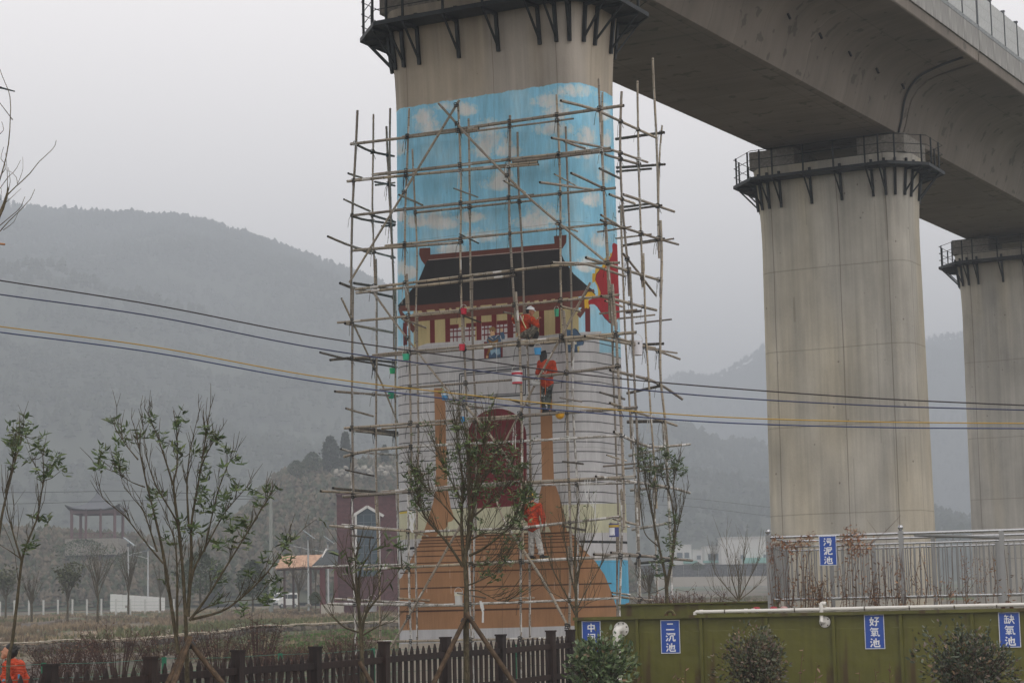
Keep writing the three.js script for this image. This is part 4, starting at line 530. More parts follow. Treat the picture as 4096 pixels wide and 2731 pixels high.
function makePerson(t, J, o) {
  const mid = (a, b, s = 0.5) => J[a].clone().lerp(J[b], s), L = [];
  const head = headGeo(J.head, o.face, o.up || V(0, 1, 0));
  const bare = [[J.neck, 0.05, J.head.clone().addScaledVector(head.F, -0.02), 0.055], [J.neck, 0.06, J.chest, 0.12], [J.chest, 0.12, J.pelvis, 0.11]];
  for (const s of ['L', 'R']) bare.push([J['sh' + s], 0.05, J['el' + s], 0.038], [J['el' + s], 0.036, J['wr' + s], 0.026], [J.chest, 0.1, J['sh' + s], 0.05], [J['hip' + s], 0.075, J['kn' + s], 0.052], [J['kn' + s], 0.05, J['an' + s], 0.036], [J.pelvis, 0.1, J['hip' + s], 0.075], [J['an' + s], 0.036, J['an' + s].clone().addScaledVector(o.toe[s], 0.1).add(V(0, -0.045, 0)), 0.03]);
  const hands = ['L', 'R'].map((s) => handGeo(J['wr' + s], o.hand[s], o.curl ?? 0.6, s === 'L' ? -1 : 1));
  part(t, 'body', mergeG([blob(bare, 0.03, 0.018), head.g, ...hands]), skinM);
  const jk = []; jk.push([J.neck.clone().lerp(J.chest, 0.15), 0.085, J.chest, 0.15], [J.chest, 0.15, J.pelvis.clone().lerp(J.chest, 0.25), 0.145], [J.pelvis.clone().lerp(J.chest, 0.25), 0.15, J.pelvis.clone().lerp(J.chest, -0.02), 0.15], [J.shL, 0.085, J.shR, 0.085]);
  for (const s of ['L', 'R']) { const e = J['wr' + s].clone().lerp(J['el' + s], 0.08); jk.push([J['sh' + s], 0.082, J['el' + s], 0.066], [J['el' + s], 0.066, e, 0.046], [J.chest, 0.13, J['sh' + s], 0.085], [mid('chest', 'pelvis', 0.5), 0.12, J.pelvis.clone().lerp(J['hip' + s], 0.7), 0.13]); }
  if (o.hood) jk.push([J.neck.clone().addScaledVector(head.S, 0.07).addScaledVector(head.F, -0.04), 0.05, J.neck.clone().addScaledVector(head.F, -0.12).add(V(0, -0.03, 0)), 0.07], [J.neck.clone().addScaledVector(head.S, -0.07).addScaledVector(head.F, -0.04), 0.05, J.neck.clone().addScaledVector(head.F, -0.12).add(V(0, -0.03, 0)), 0.07]);
  // folds: small ridges across the sleeves and back
  reseed(o.seed || 1); for (let k = 0; k < 26; k++) { const a = R() < 0.5 ? ['sh', 'el'] : ['chest', 'pelvis'], s = R() < 0.5 ? 'L' : 'R', p0 = a[0] === 'sh' ? J['sh' + s].clone().lerp(J['el' + s], R()) : J.chest.clone().lerp(J.pelvis, R()), dr = V(rr(-1, 1), rr(-0.4, 0.4), rr(-1, 1)).normalize(), rad = a[0] === 'sh' ? 0.06 : 0.13; const c = p0.clone().addScaledVector(dr, rad); jk.push([c.clone().add(V(rr(-0.05, 0.05), rr(-0.03, 0.03), rr(-0.05, 0.05))), 0.02, c.clone().add(V(rr(-0.05, 0.05), rr(-0.03, 0.03), rr(-0.05, 0.05))), 0.015]); }
  const jacket = part(t, 'jacket', blob(jk, 0.035, 0.016), orange);
  const tr = [[J.pelvis, 0.13, J.pelvis.clone().add(V(0, 0.04, 0)), 0.13]]; for (const s of ['L', 'R']) { const an = J['an' + s].clone().lerp(J['kn' + s], 0.12); tr.push([J.pelvis, 0.12, J['hip' + s], 0.105], [J['hip' + s], 0.1, J['kn' + s], 0.078], [J['kn' + s], 0.08, an, 0.066]); for (let k = 0; k < 6; k++) { const p0 = J['kn' + s].clone().lerp(an, R()), c = p0.clone().add(V(rr(-1, 1), 0, rr(-1, 1)).normalize().multiplyScalar(0.06)); tr.push([c.clone().add(V(rr(-0.05, 0.05), rr(-0.04, 0.04), 0)), 0.02, c.clone().add(V(rr(-0.05, 0.05), rr(-0.04, 0.04), 0)), 0.014]); } }
  part(t, 'trousers', blob(tr, 0.035, 0.016), o.trousers);
  for (const s of ['L', 'R']) { const a = J['an' + s], e = a.clone().addScaledVector(o.toe[s], 0.17).add(V(0, -0.05, 0)); const sh = part(t, 'shoe', blob([[a.clone().add(V(0, 0.02, 0)), 0.05, a.clone().add(V(0, -0.05, 0)), 0.046], [a.clone().add(V(0, -0.05, 0)), 0.046, e, 0.036], [a.clone().addScaledVector(o.toe[s], -0.04).add(V(0, -0.055, 0)), 0.036, e, 0.034]], 0.03, 0.012), bootM); if (o.sole) part(sh, 'sole', new B().bar(a.clone().addScaledVector(o.toe[s], -0.07).add(V(0, -0.092, 0)), e.clone().addScaledVector(o.toe[s], 0.03).add(V(0, -0.03, 0)), 0.075, 0.022).geo(), soleM); }
  const { q, U } = head; if (o.helmet) {
    const hb = new B(), c = q(-0.005, 0.045, 0), prof = []; for (let k = 0; k <= 8; k++) { const a = (k / 8) * 1.5708; prof.push([0.118 * Math.cos(a) * (k === 8 ? 0.02 : 1), 0.1 * Math.sin(a)]); } hb.lathe(c, [[0.13, -0.006], [0.128, 0.004], ...prof], 24, U); hb.add(blob([[q(0.1, 0.04, -0.05), 0.012, q(0.1, 0.04, 0.05), 0.012], [q(0.1, 0.04, 0.03), 0.012, q(0.14, 0.035, 0), 0.01], [q(0.1, 0.04, -0.03), 0.012, q(0.14, 0.035, 0), 0.01]], 0.01, 0.008)); hb.add(blob([[q(-0.09, 0.1, 0), 0.012, q(0, 0.145, 0), 0.014], [q(0, 0.145, 0), 0.014, q(0.09, 0.1, 0), 0.012]], 0.01, 0.008)); part(t, 'hard_hat', hb, helmetM(o.helmet));
  }
  const hr = [[q(-0.04, 0.04, 0), 0.092, q(0.01, 0.07, 0), 0.078], [q(-0.055, -0.02, 0.035), 0.05, q(-0.055, -0.02, -0.035), 0.05]]; if (o.longHair) hr.push([q(-0.06, 0, 0.03), 0.07, q(-0.09, -0.16, 0.02), 0.06], [q(-0.06, 0, -0.03), 0.07, q(-0.09, -0.17, -0.03), 0.06], [q(-0.09, -0.16, 0), 0.06, q(-0.12, -0.26, -0.05), 0.035]); for (let k = 0; k < 14; k++) hr.push([q(rr(-0.1, 0.03), rr(0.05, 0.12), rr(-0.06, 0.06)), 0.02, q(rr(-0.13, 0.05), rr(0.08, 0.155), rr(-0.07, 0.07)), 0.008]); part(t, 'hair', blob(hr, 0.02, 0.008), hairM);
  const ew = mat(0x1a1614, 0.3); for (const s of [-1, 1]) part(t, 'eye', new B().lathe(q(0.084, 0.004, s * 0.03), [[0.0, -0.008], [0.009, 0], [0.0, 0.008]], 8, V(0, 1, 0)), ew);
  return { head, jacket };
}
const jw = (x, y, w) => onPlane(x, y, P1.clone().addScaledVector(DV, w), DV).sub(P1), toView = DV.clone().negate();
{ // squatting worker with the white hard hat, painting
  const t = thing('person', 'squatting worker in orange jacket and white hard hat painting the mural', 'person', P1, 'workers on the bamboo scaffold');
  makePerson(t, { head: jw(2121, 1246, -1.92), neck: jw(2111, 1266, -1.95), chest: jw(2103, 1287, -1.98), pelvis: jw(2092, 1330, -2.02), shL: jw(2084, 1278, -1.88), shR: jw(2127, 1279, -2.08), elL: jw(2062, 1286, -2.05), elR: jw(2148, 1303, -2.0), wrL: jw(2050, 1274, -2.18), wrR: jw(2149, 1283, -1.72), hipL: jw(2086, 1337, -1.92), hipR: jw(2096, 1338, -2.12), knL: jw(2132, 1310, -1.78), knR: jw(2138, 1316, -2.05), anL: jw(2124, 1350, -1.86), anR: jw(2118, 1352, -2.2) },
    { face: EU.clone().multiplyScalar(0.9).add(DV.clone().multiplyScalar(0.45)).add(V(0, -0.15, 0)), helmet: 0xe6e8ea, trousers: camoBrown, toe: { L: EU, R: EU }, hand: { L: V(0, 0.4, 0).addScaledVector(EU, 0.7).addScaledVector(toView, -0.2), R: V(0, 0.7, 0).addScaledVector(EU, 0.4) }, curl: 1.1, hood: 1, seed: 3 });
  part(t, 'harness_strap', new B().tube([jw(2093, 1262, -2.15), jw(2090, 1282, -2.16), jw(2098, 1300, -2.17), jw(2104, 1312, -2.15)], 0.016, 5), mat(0xd8d4a0, 0.6)); part(t, 'harness_strap', new B().tube([jw(2083, 1262, -2.08), jw(2087, 1285, -2.13), jw(2092, 1268, -2.14)], 0.014, 5), mat(0xe0deda, 0.6)); part(t, 'paint_brush', new B().tube([jw(2146, 1290, -1.7), jw(2150, 1272, -1.55)], [0.012, 0.02], 6), mat(0xcac6bc, 0.8)); part(t, 'dangling_object', blob([[jw(2140, 1335, -2.0), 0.11, jw(2126, 1368, -1.98), 0.13]], 0.03, 0.02), bootM);  // last part: an unidentified black object dangling at the worker's feet
}
{ // standing worker seen from behind
  const t = thing('person', 'standing worker with dark hair and paint-splashed camouflage trousers facing the wall', 'person', P1, 'workers on the bamboo scaffold');
  makePerson(t, { head: jw(2175, 1424, -1.95), neck: jw(2184, 1446, -2.0), chest: jw(2188, 1472, -2.02), pelvis: jw(2189, 1530, -2.02), shL: jw(2163, 1453, -2.0), shR: jw(2210, 1455, -2.03), elL: jw(2152, 1490, -1.95), elR: jw(2222, 1490, -1.98), wrL: jw(2160, 1512, -1.72), wrR: jw(2206, 1502, -1.68), hipL: jw(2180, 1537, -2.02), hipR: jw(2198, 1537, -2.02), knL: jw(2176, 1590, -1.99), knR: jw(2194, 1588, -2.03), anL: jw(2178, 1640, -2.0), anR: jw(2190, 1641, -2.1) },
    { face: DV.clone().add(V(0, 0.05, 0)).addScaledVector(EU, -0.35), longHair: 1, trousers: camoDark, toe: { L: DV.clone().addScaledVector(EU, 0.3), R: EU.clone().addScaledVector(DV, 0.5) }, hand: { L: V(0, -0.2, 0).addScaledVector(DV, 0.8), R: V(0, 0.3, 0).addScaledVector(DV, 0.8) }, seed: 5 });
  part(t, 'harness_ring', new B().add(new THREE.TorusGeometry(0.04, 0.008, 6, 14).applyQuaternion(turn).translate(...jw(2180, 1485, -2.24).toArray())), mat(0xc9c9c4, 0.4, { metalness: 0.6 })); part(t, 'harness_strap', new B().tube([jw(2180, 1489, -2.24), jw(2181, 1520, -2.25), jw(2182, 1560, -2.18), jw(2181, 1578, -2.15)], 0.01, 5), mat(0xc86a38, 0.7)); part(t, 'harness_belt', new B().tube([jw(2160, 1502, -2.18), jw(2184, 1508, -2.25), jw(2214, 1503, -2.18)], 0.016, 5), mat(0xb9b6ae, 0.7));
}
{ // worker in white trousers behind the tree
  const t = thing('person', 'worker in white trousers and orange jacket standing low behind the staked tree', 'person', P1, 'workers on the bamboo scaffold');
  makePerson(t, { head: jw(2126, 1993, -1.95), neck: jw(2131, 2017, -2.0), chest: jw(2134, 2045, -2.02), pelvis: jw(2135, 2105, -2.04), shL: jw(2108, 2028, -2.0), shR: jw(2157, 2026, -2.04), elL: jw(2100, 2065, -1.9), elR: jw(2172, 2066, -2.06), wrL: jw(2108, 2080, -1.66), wrR: jw(2175, 2102, -2.02), hipL: jw(2127, 2114, -2.04), hipR: jw(2144, 2114, -2.04), knL: jw(2126, 2170, -2.02), knR: jw(2156, 2168, -2.05), anL: jw(2127, 2222, -2.05), anR: jw(2168, 2220, -2.1) },
    { face: DV.clone().add(V(0, -0.1, 0)), helmet: 0xd0aa2c, trousers: whiteTr, sole: 1, toe: { L: DV.clone().addScaledVector(EU, -0.2).normalize(), R: DV.clone().addScaledVector(EU, 0.4).normalize() }, hand: { L: V(0, 0.4, 0).addScaledVector(DV, 0.7), R: V(0, -1, 0).addScaledVector(DV, 0.15) }, hood: 1, seed: 8 });
}
{ // man by the fence looking up
  const d = 33, O = atZ(36, 2604, d), at = V(O.x + 0.05, groundY(O.x, d), -d), t = thing('person', 'man in hooded orange jacket behind the green wire fence looking up', 'person', at), y0 = O.y - 0.03 - at.y, P = (x, y, z) => V(x, y, z);
  const m = makePerson(t, { head: P(-0.06, y0, 0.02), neck: P(0.0, y0 - 0.13, 0), chest: P(0.02, y0 - 0.3, 0), pelvis: P(0.02, y0 - 0.72, 0), shL: P(-0.02, y0 - 0.2, 0.19), shR: P(0.06, y0 - 0.2, -0.17), elL: P(-0.06, y0 - 0.46, 0.27), elR: P(0.16, y0 - 0.44, -0.2), wrL: P(-0.1, y0 - 0.68, 0.2), wrR: P(0.1, y0 - 0.66, -0.2), hipL: P(0.02, y0 - 0.78, 0.09), hipR: P(0.02, y0 - 0.78, -0.09), knL: P(0, y0 - 1.15, 0.1), knR: P(0.02, y0 - 1.15, -0.1), anL: P(0.02, 0.09, 0.11), anR: P(0.04, 0.09, -0.12) },
    { face: V(-0.9, 0.42, 0.15), up: V(0.35, 1, 0), trousers: darkTr, toe: { L: V(-1, 0, 0), R: V(-1, 0, 0) }, hand: { L: V(-0.1, -1, 0), R: V(0, -1, 0) }, hood: 1, seed: 11 });
  const bl = mat(0x4f86a8, 0.7), pk = mat(0xd0a9c0, 0.7); part(t, 'jacket_patch', new B().lathe(P(-0.05, y0 - 0.42, 0.335), [[0, 0.006], [0.03, 0.004], [0.032, -0.02]], 12, V(0, 0, 1)), bl); part(t, 'jacket_patch', new B().box(0.14, y0 - 0.36, 0.165, 0.03, 0.07, 0.02), bl);
}
// ---------------------------------------------------------------- pails, helmets, cables
function pail(label, x, y, wpx, hpx, row, hex, o = {}) {  // x, y: middle of the pail; width at the rim and height in photo pixels
  const c = onRow(row, x, y).add(P1), k = 8359 / (c.z * -1) * 1.0, r = wpx / k / 2, h = hpx / k, t = thing('paint_pail', label, 'bucket', V(c.x, c.y - h / 2, c.z).addScaledVector(toView, row === 'FF' ? 0.1 : 0.06), o.group || 'paint pails hung on the scaffold'), m = mat(hex, 0.4), q = o.taper ?? 0.78;
  const hw = 0.035; part(t, 'pail_body', new B().lathe(V(), [[0.001, 0], [r * q, 0], [r * q, 0.004], [r * 0.97, h * 0.96], [r, h * 0.96], [r, h], [r * 0.93, h], [r * (q - 0.05), 0.01], [0.001, 0.01]], 20), m);
  if (o.label) { const a0 = o.label[1] ?? -0.9, lb = new B(), n = 10, rq = (yy) => lerp(r * q, r * 0.97, yy / h) + 0.002; for (let i = 0; i < n; i++) { const a = a0 + (i / n) * o.label[2], e = a0 + ((i + 1) / n) * o.label[2], y1 = h * o.label[3], y2 = h * o.label[4], p = (an, yy) => V(Math.sin(an) * rq(yy), yy, Math.cos(an) * rq(yy)); lb.quad(p(a, y1), p(e, y1), p(e, y2), p(a, y2)); } part(t, 'printed_label', lb, mat(o.label[0], 0.5)); }
  if (o.band) part(t, 'rim_band', new B().lathe(V(), [[r * 1.012, h * 0.72], [r * 1.02, h * 0.9]], 20), mat(o.band, 0.5)); if (o.base) part(t, 'base_band', new B().lathe(V(), [[r * (q + 0.015), 0.0], [r * (q + 0.05), h * 0.16]], 20), mat(o.base, 0.5));
  const l = []; for (let i = 0; i <= 10; i++) { const a = (i / 10) * Math.PI; l.push(V(Math.cos(a) * r, h * 0.94 + Math.sin(a) * (o.bail || r * 1.25), Math.sin(a) * 0.02)); } part(t, 'wire_handle', new B().tube(l, 0.006, 5, false), paleTie); return t;
}
pail('small red pail hanging high beside the painted latticed windows', 1862, 1247, 27, 24, 'FF', 0xc01838); pail('small red pail hanging beside the painted black boat-shaped shadow', 1855, 1391, 26, 26, 'FF', 0xc4203a);
pail('small mint-green pail half behind a pole on the painted yellow wall', 2231, 1252, 20, 30, 'FI', 0x3fae84); pail('small mint-green pail hanging at the left front pole above the blue cable', 1631, 1430, 30, 25, 'FF', 0x35b088);
pail('small bright green pail on the side row against the pier edge', 1573, 1484, 24, 22, 'LO', 0x2fb878); pail('small mint-green pail hanging on the side row just under the blue cable', 1568, 1583, 26, 24, 'LO', 0x2ea47c);
pail('small blue pail with white splashes hanging in front of the ochre post', 1787, 1588, 29, 27, 'FF', 0x3f8fc4, { band: 0xd8dcdd }); pail('small plain blue pail hanging left of the painted red door', 1855, 1680, 26, 24, 'FF', 0x2f86bc, { taper: 0.9 });
pail('sky-blue pail with wire handle hanging above the standing worker', 2158, 1407, 31, 28, 'FF', 0x3d93c9); pail('large white pail hanging at the right side row of the scaffold', 2552, 1393, 49, 58, 'RO', 0xd9d9de, { taper: 0.84, label: [0x3a3c40, 0.1, 0.35, 0.72, 0.86], group: 'big pails on the scaffold' });
pail('white paint pail with red bands hanging left of the standing worker', 2076, 1512, 44, 52, 'FF', 0xd3d4d6, { taper: 0.92, band: 0xb02034, base: 0xb43040, group: 'big pails on the scaffold' }); pail('dark blue tin pail with white label hanging by the cream paint', 2463, 2121, 41, 52, 'FF', 0x36407a, { taper: 0.96, label: [0xd8dade, -1.2, 1.3, 0.1, 0.68], band: 0xb59a3a, group: 'big pails on the scaffold' });
pail('white pail dripped with paint hanging beside the staked tree trunk', 1842, 2394, 33, 52, 'FF', 0xc9c9c4, { taper: 0.86, band: 0xd6d4c0, group: 'big pails on the scaffold' }); pail('white pail hanging low beside the red building beyond', 1494, 2423, 38, 44, 'LO', 0xc6cbd2, { taper: 0.86, group: 'big pails on the scaffold' });
function hangingHelmet(label, x, y, hex, tilt) { const c = onRow('FF', x, y).add(P1).addScaledVector(toView, 0.1), t = thing('hard_hat', label, 'helmet', c), p = []; for (let k = 0; k <= 8; k++) { const a = (k / 8) * 1.5708; p.push([0.115 * Math.cos(a) + 0.001, 0.115 * Math.sin(a)]); } const ax = V(0, -1, 0).addScaledVector(EU, tilt).normalize(); part(t, 'shell', new B().lathe(V(), [[0.128, -0.012], [0.126, 0], ...p], 24, ax), helmetM(hex)); part(t, 'chin_strap', new B().tube([V(-0.06, 0.02, 0), V(0, 0.13, 0), V(0.06, 0.02, 0)], 0.007, 5), tieMat); }
hangingHelmet('yellow hard hat hanging on a pole beside the ochre post', 2247, 1660, 0xd8a01e, 0.15); hangingHelmet('white hard hat hanging at the hip of the standing worker', 2151, 1528, 0xcfd1d2, -0.2);
const cable = (label, d, r, hex, ...f) => { const l = []; for (let i = 0; i < f.length; i += 2) l.push(atZ(f[i], f[i + 1], d + i * 0.0)); const cv = new THREE.CatmullRomCurve3(l); const a = l[0].clone().addScaledVector(l[0].clone().sub(l[1]).normalize(), 22), e = l[l.length - 1].clone().addScaledVector(l[l.length - 1].clone().sub(l[l.length - 2]).normalize(), 22); const o = part(null, 'overhead_cable', new B().tube([a, ...cv.getPoints(60), e], r, 6, false), mat(hex, 0.6)); tag(o, label, 'cable', 'cables crossing in front of the pier'); };
cable('dark brown overhead cable, topmost of the four', 36, 0.0125, 0x2a2426, 0, 1122, 600, 1217, 1250, 1343, 1850, 1431, 2350, 1500, 2850, 1547, 3500, 1593, 4096, 1621);
cable('navy blue overhead cable just under the dark brown one', 36, 0.0125, 0x2d3658, 0, 1178, 600, 1263, 1250, 1390, 1850, 1475, 2350, 1536, 2850, 1585, 3500, 1622, 4096, 1640);
cable('yellow overhead cable between the two blue ones', 35.6, 0.011, 0xb09032, 0, 1306, 600, 1385, 1250, 1503, 1850, 1577, 2350, 1629, 2850, 1666, 3500, 1687, 4096, 1693);
cable('blue overhead cable just under the yellow one', 36, 0.0125, 0x30406a, 0, 1329, 600, 1408, 1250, 1524, 1850, 1602, 2350, 1650, 2850, 1688, 3500, 1709, 4096, 1714);
// ---------------------------------------------------------------- dark picket fence, wire fence behind it
const fenceWood = [0, 1, 2].map((i) => mat([0x2f211c, 0x281b17, 0x36261f][i], 0.8, { map: tex(128, 256, (u, v) => { const n = fbm(u * 20 + i * 9, v * 3, 4), c = 255 * (0.6 + 0.55 * n); return [c, c, c]; }, [4, 1]) }));
{
  const t = thing('picket_fence', 'dark brown wooden picket fence with square posts along the field edge', 'fence'), N = 10, tops = [1545, 1525, 1508, 1493, 1485, 1473, 1463, 1457, 1448, 1446], P = []; reseed(17);
  for (let k = 0; k < N; k++) { const n = k === N - 1 ? 7.42 : k - 1, x = (3565 - 48300 / (14 + n)) * 1.7415, p = atZ(x, tops[k] * 1.7415, (26 * (14 + n)) / 14); P.push(p); }
  const dir = P[N - 1].clone().sub(P[0]).setY(0).normalize(), nrm = V(-dir.z, 0, dir.x);
  const postG = (() => { const b = new B(); b.box(0, -0.64, 0, 0.14, 1.24, 0.14); b.box(0, -0.01, 0, 0.165, 0.03, 0.165); const y = 0.005; return b.geo(); })();
  const pickG = (() => { const s = new THREE.Shape([[-0.042, -0.95], [0.042, -0.95], [0.042, 0.0], [0.0, 0.085], [-0.042, 0.0]].map(([x, y]) => new THREE.Vector2(x, y))); return new THREE.ExtrudeGeometry(s, { depth: 0.022, bevelEnabled: true, bevelSize: 0.004, bevelThickness: 0.004, bevelSegments: 1 }); })();
  const ang = Math.atan2(-dir.z, dir.x);
  P.forEach((p, k) => { const o = part(t, 'post', postG, fenceWood[k % 3]); o.position.copy(p); o.rotation.y = ang; if (k === N - 1) return; const q = P[k + 1], m = k === N - 2 ? 4 : 10;
    for (const dy of [-0.29, -0.85]) part(t, 'rail', new B().bar(p.clone().add(V(0, dy, 0)), q.clone().add(V(0, dy, 0)), 0.045, 0.1), fenceWood[(k + 1) % 3]);
    for (let i = 0; i < m; i++) { const c = p.clone().lerp(q, (i + 0.75) / (m + 0.5)), s = part(t, 'picket', pickG, fenceWood[Math.floor(R() * 3)]); s.position.copy(c).addScaledVector(nrm, -0.03).add(V(0, -0.2 + rr(-0.012, 0.012), 0)); s.rotation.y = ang; s.rotation.z = rr(-0.012, 0.012); s.scale.set(rr(0.92, 1.05), 1, 1); } });
}
{
  const t = thing('wire_fence', 'green steel posts with thin strung wires behind the picket fence', 'fence'), gm = mat(0x1f6b4e, 0.5), wm = mat(0x3f7a68, 0.5), pts = [[-420, 2668, 26], [173, 2650, 28.5], [655, 2628, 31], [1120, 2612, 33.5], [1491, 2592, 36], [1772, 2586, 38], [2059, 2577, 40], [2320, 2570, 42]].map(([x, y, d]) => atZ(x, y, d));
  for (const p of pts) part(t, 'post', new B().bar(V(p.x, -0.5, p.z), p, 0.05, 0.05, EU), gm);
  const pr = pts.map((p, i) => p); for (let k = 0; k < 6; k++) { const b = new B(); for (let i = 0; i < pr.length - 1; i++) { const a = pr[i].clone(), c = pr[i + 1].clone(); a.y -= 0.02 + 0.19 * k; c.y -= 0.02 + 0.19 * k; const m = a.clone().lerp(c, 0.5); m.y -= 0.02; b.tube([a, m, c], 0.0035, 4, false); } part(t, 'wire', b, wm); }
  for (const [x, y, d] of [[679, 2626, 44], [2485 - 970, 2600, 46]]) { const p = atZ(x, y, d), o = thing('concrete_post', x < 1000 ? 'short pale concrete post behind the staked tree with two forked trunks' : 'short pale concrete post behind the small staked sapling', 'post', V(p.x, groundY(p.x, d), p.z)); part(o, 'shaft', new B().box(0, (p.y - o.position.y) / 2, 0, 0.16, p.y - o.position.y, 0.14), blockMat); part(o, 'cap', new B().box(0, p.y - o.position.y, 0, 0.18, 0.04, 0.16), blockMat); }
}
// ---------------------------------------------------------------- green steel treatment tank, its signs, pipes and railing
const TA = atZ(2290, 2471, 41), TB = atZ(4096, 2427, 38.6), TD = TB.clone().sub(TA).setY(0).normalize(), TN = V(-TD.z, 0, TD.x).multiplyScalar(1), tankTop = 1.745;
if (TN.z < 0) TN.negate();
const onTank = (x, y, off = 0) => onPlane(x, y, TA.clone().addScaledVector(TN, off), TN);
const green = mat(0x5f5e16, 0.5, { map: tex(256, 256, (u, v) => { const n = fbm(u * 8, v * 8, 4), m = fbm(u * 60, v * 3, 4), rs = clamp((fbm(u * 26 + 5, v * 1.6, 4) - 0.62) * 6, 0, 0.7) * clamp((fbm(u * 9, v * 9 + 7, 3) - 0.4) * 4, 0, 1), c = 255 * (0.78 + 0.22 * n + 0.14 * (m - 0.5)); return [lerp(c, 175, rs), lerp(c, 120, rs), lerp(c * 0.96, 150, rs)]; }, [0.23, 0.23]), bumpMap: tex(128, 128, (u, v) => { const c = 255 * fbm(u * 6, v * 6, 3); return [c, c, c]; }, [0.7, 0.7], false), bumpScale: 0.012 }), rust = mat(0x5a3420, 0.9), pvc = mat(0xd9d7d0, 0.35), boltM = mat(0x6b655c, 0.5, { metalness: 0.5 });
{
  const t = thing('treatment_tank', 'olive green ribbed steel treatment tank behind the clipped shrubs', 'tank'), ribs = [2305, 2549, 2805, 3067, 3335, 3605, 3891, 4180, 4470], U = V(0, 1, 0), L = TA.clone(); L.y = 0;
  const rp = ribs.map((x) => { const p = onTank(x, 2500); p.y = 0; return p; }), back = TN.clone().multiplyScalar(-3), len = rp[8].distanceTo(rp[0]);
  for (let k = 0; k < 8; k++) { const m = rp[k].clone().lerp(rp[k + 1], 0.5); m.y = tankTop / 2; part(t, 'side_panel', new B().obox(m.addScaledVector(TN, -0.05), TD.clone().multiplyScalar(rp[k].distanceTo(rp[k + 1]) / 2 - 0.002), V(0, tankTop / 2 - 0.01, 0), TN.clone().multiplyScalar(0.01)), green); }
  rp.forEach((p) => { const q = p.clone().addScaledVector(TN, -0.02); q.y = tankTop / 2 - 0.03; part(t, 'rib', new B().obox(q, TD.clone().multiplyScalar(0.028), V(0, tankTop / 2 - 0.035, 0), TN.clone().multiplyScalar(0.045)), green); });
  const mid = rp[0].clone().lerp(rp[8], 0.5); mid.y = tankTop - 0.03; part(t, 'top_flange', new B().obox(mid.clone().addScaledVector(TN, -0.01), TD.clone().multiplyScalar(len / 2 + 0.05), V(0, 0.03, 0), TN.clone().multiplyScalar(0.075)), green);
  part(t, 'roof_plate', new B().obox(mid.clone().addScaledVector(TN, -1.6).setY(tankTop - 0.06), TD.clone().multiplyScalar(len / 2), V(0, 0.02, 0), TN.clone().multiplyScalar(1.5)), green);
  const e = rp[0].clone().addScaledVector(TN, -1.6).setY(tankTop / 2); part(t, 'end_panel', new B().obox(e, TD.clone().multiplyScalar(0.012), V(0, tankTop / 2 - 0.02, 0), TN.clone().multiplyScalar(1.5)), green);
  // raised rear chamber
  const a = onTank(2482, 2421, -1.3), c = onTank(3078, 2408, -1.3), h = a.y, m2 = a.clone().lerp(c, 0.5); m2.y = h - 0.25; part(t, 'rear_chamber', new B().obox(m2.clone().addScaledVector(TN, -0.6), TD.clone().multiplyScalar(a.distanceTo(c) / 2), V(0, 0.25, 0), TN.clone().multiplyScalar(0.6)), green); part(t, 'chamber_lip', new B().obox(m2.clone().setY(h + 0.008).addScaledVector(TN, -0.58), TD.clone().multiplyScalar(a.distanceTo(c) / 2 + 0.03), V(0, 0.014, 0), TN.clone().multiplyScalar(0.66)), green);
  for (const x of [2847, 2901]) part(t, 'hinge_pin', new B().lathe(onTank(x, 2414, -1.26), [[0.001, -0.03], [0.022, -0.03], [0.022, 0.03], [0.001, 0.03]], 10, TN), rust);
  for (const [x, y] of [[2681, 2463], [4032, 2427]]) { const p = onTank(x, y, -0.03), l = []; p.y = tankTop; for (let k = 0; k <= 10; k++) { const an = (k / 10) * Math.PI; l.push(p.clone().addScaledVector(TD, Math.cos(an) * 0.075).add(V(0, 0.0 + Math.sin(an) * 0.085, 0))); } const o = part(t, 'lifting_lug', new B().tube(l, 0.032, 8), x < 3000 ? green : rust); part(o, 'weld_collar', new B().lathe(l[0], [[0.036, -0.02], [0.04, 0.02]], 8).lathe(l[10], [[0.036, -0.02], [0.04, 0.02]], 8), rust); }
}
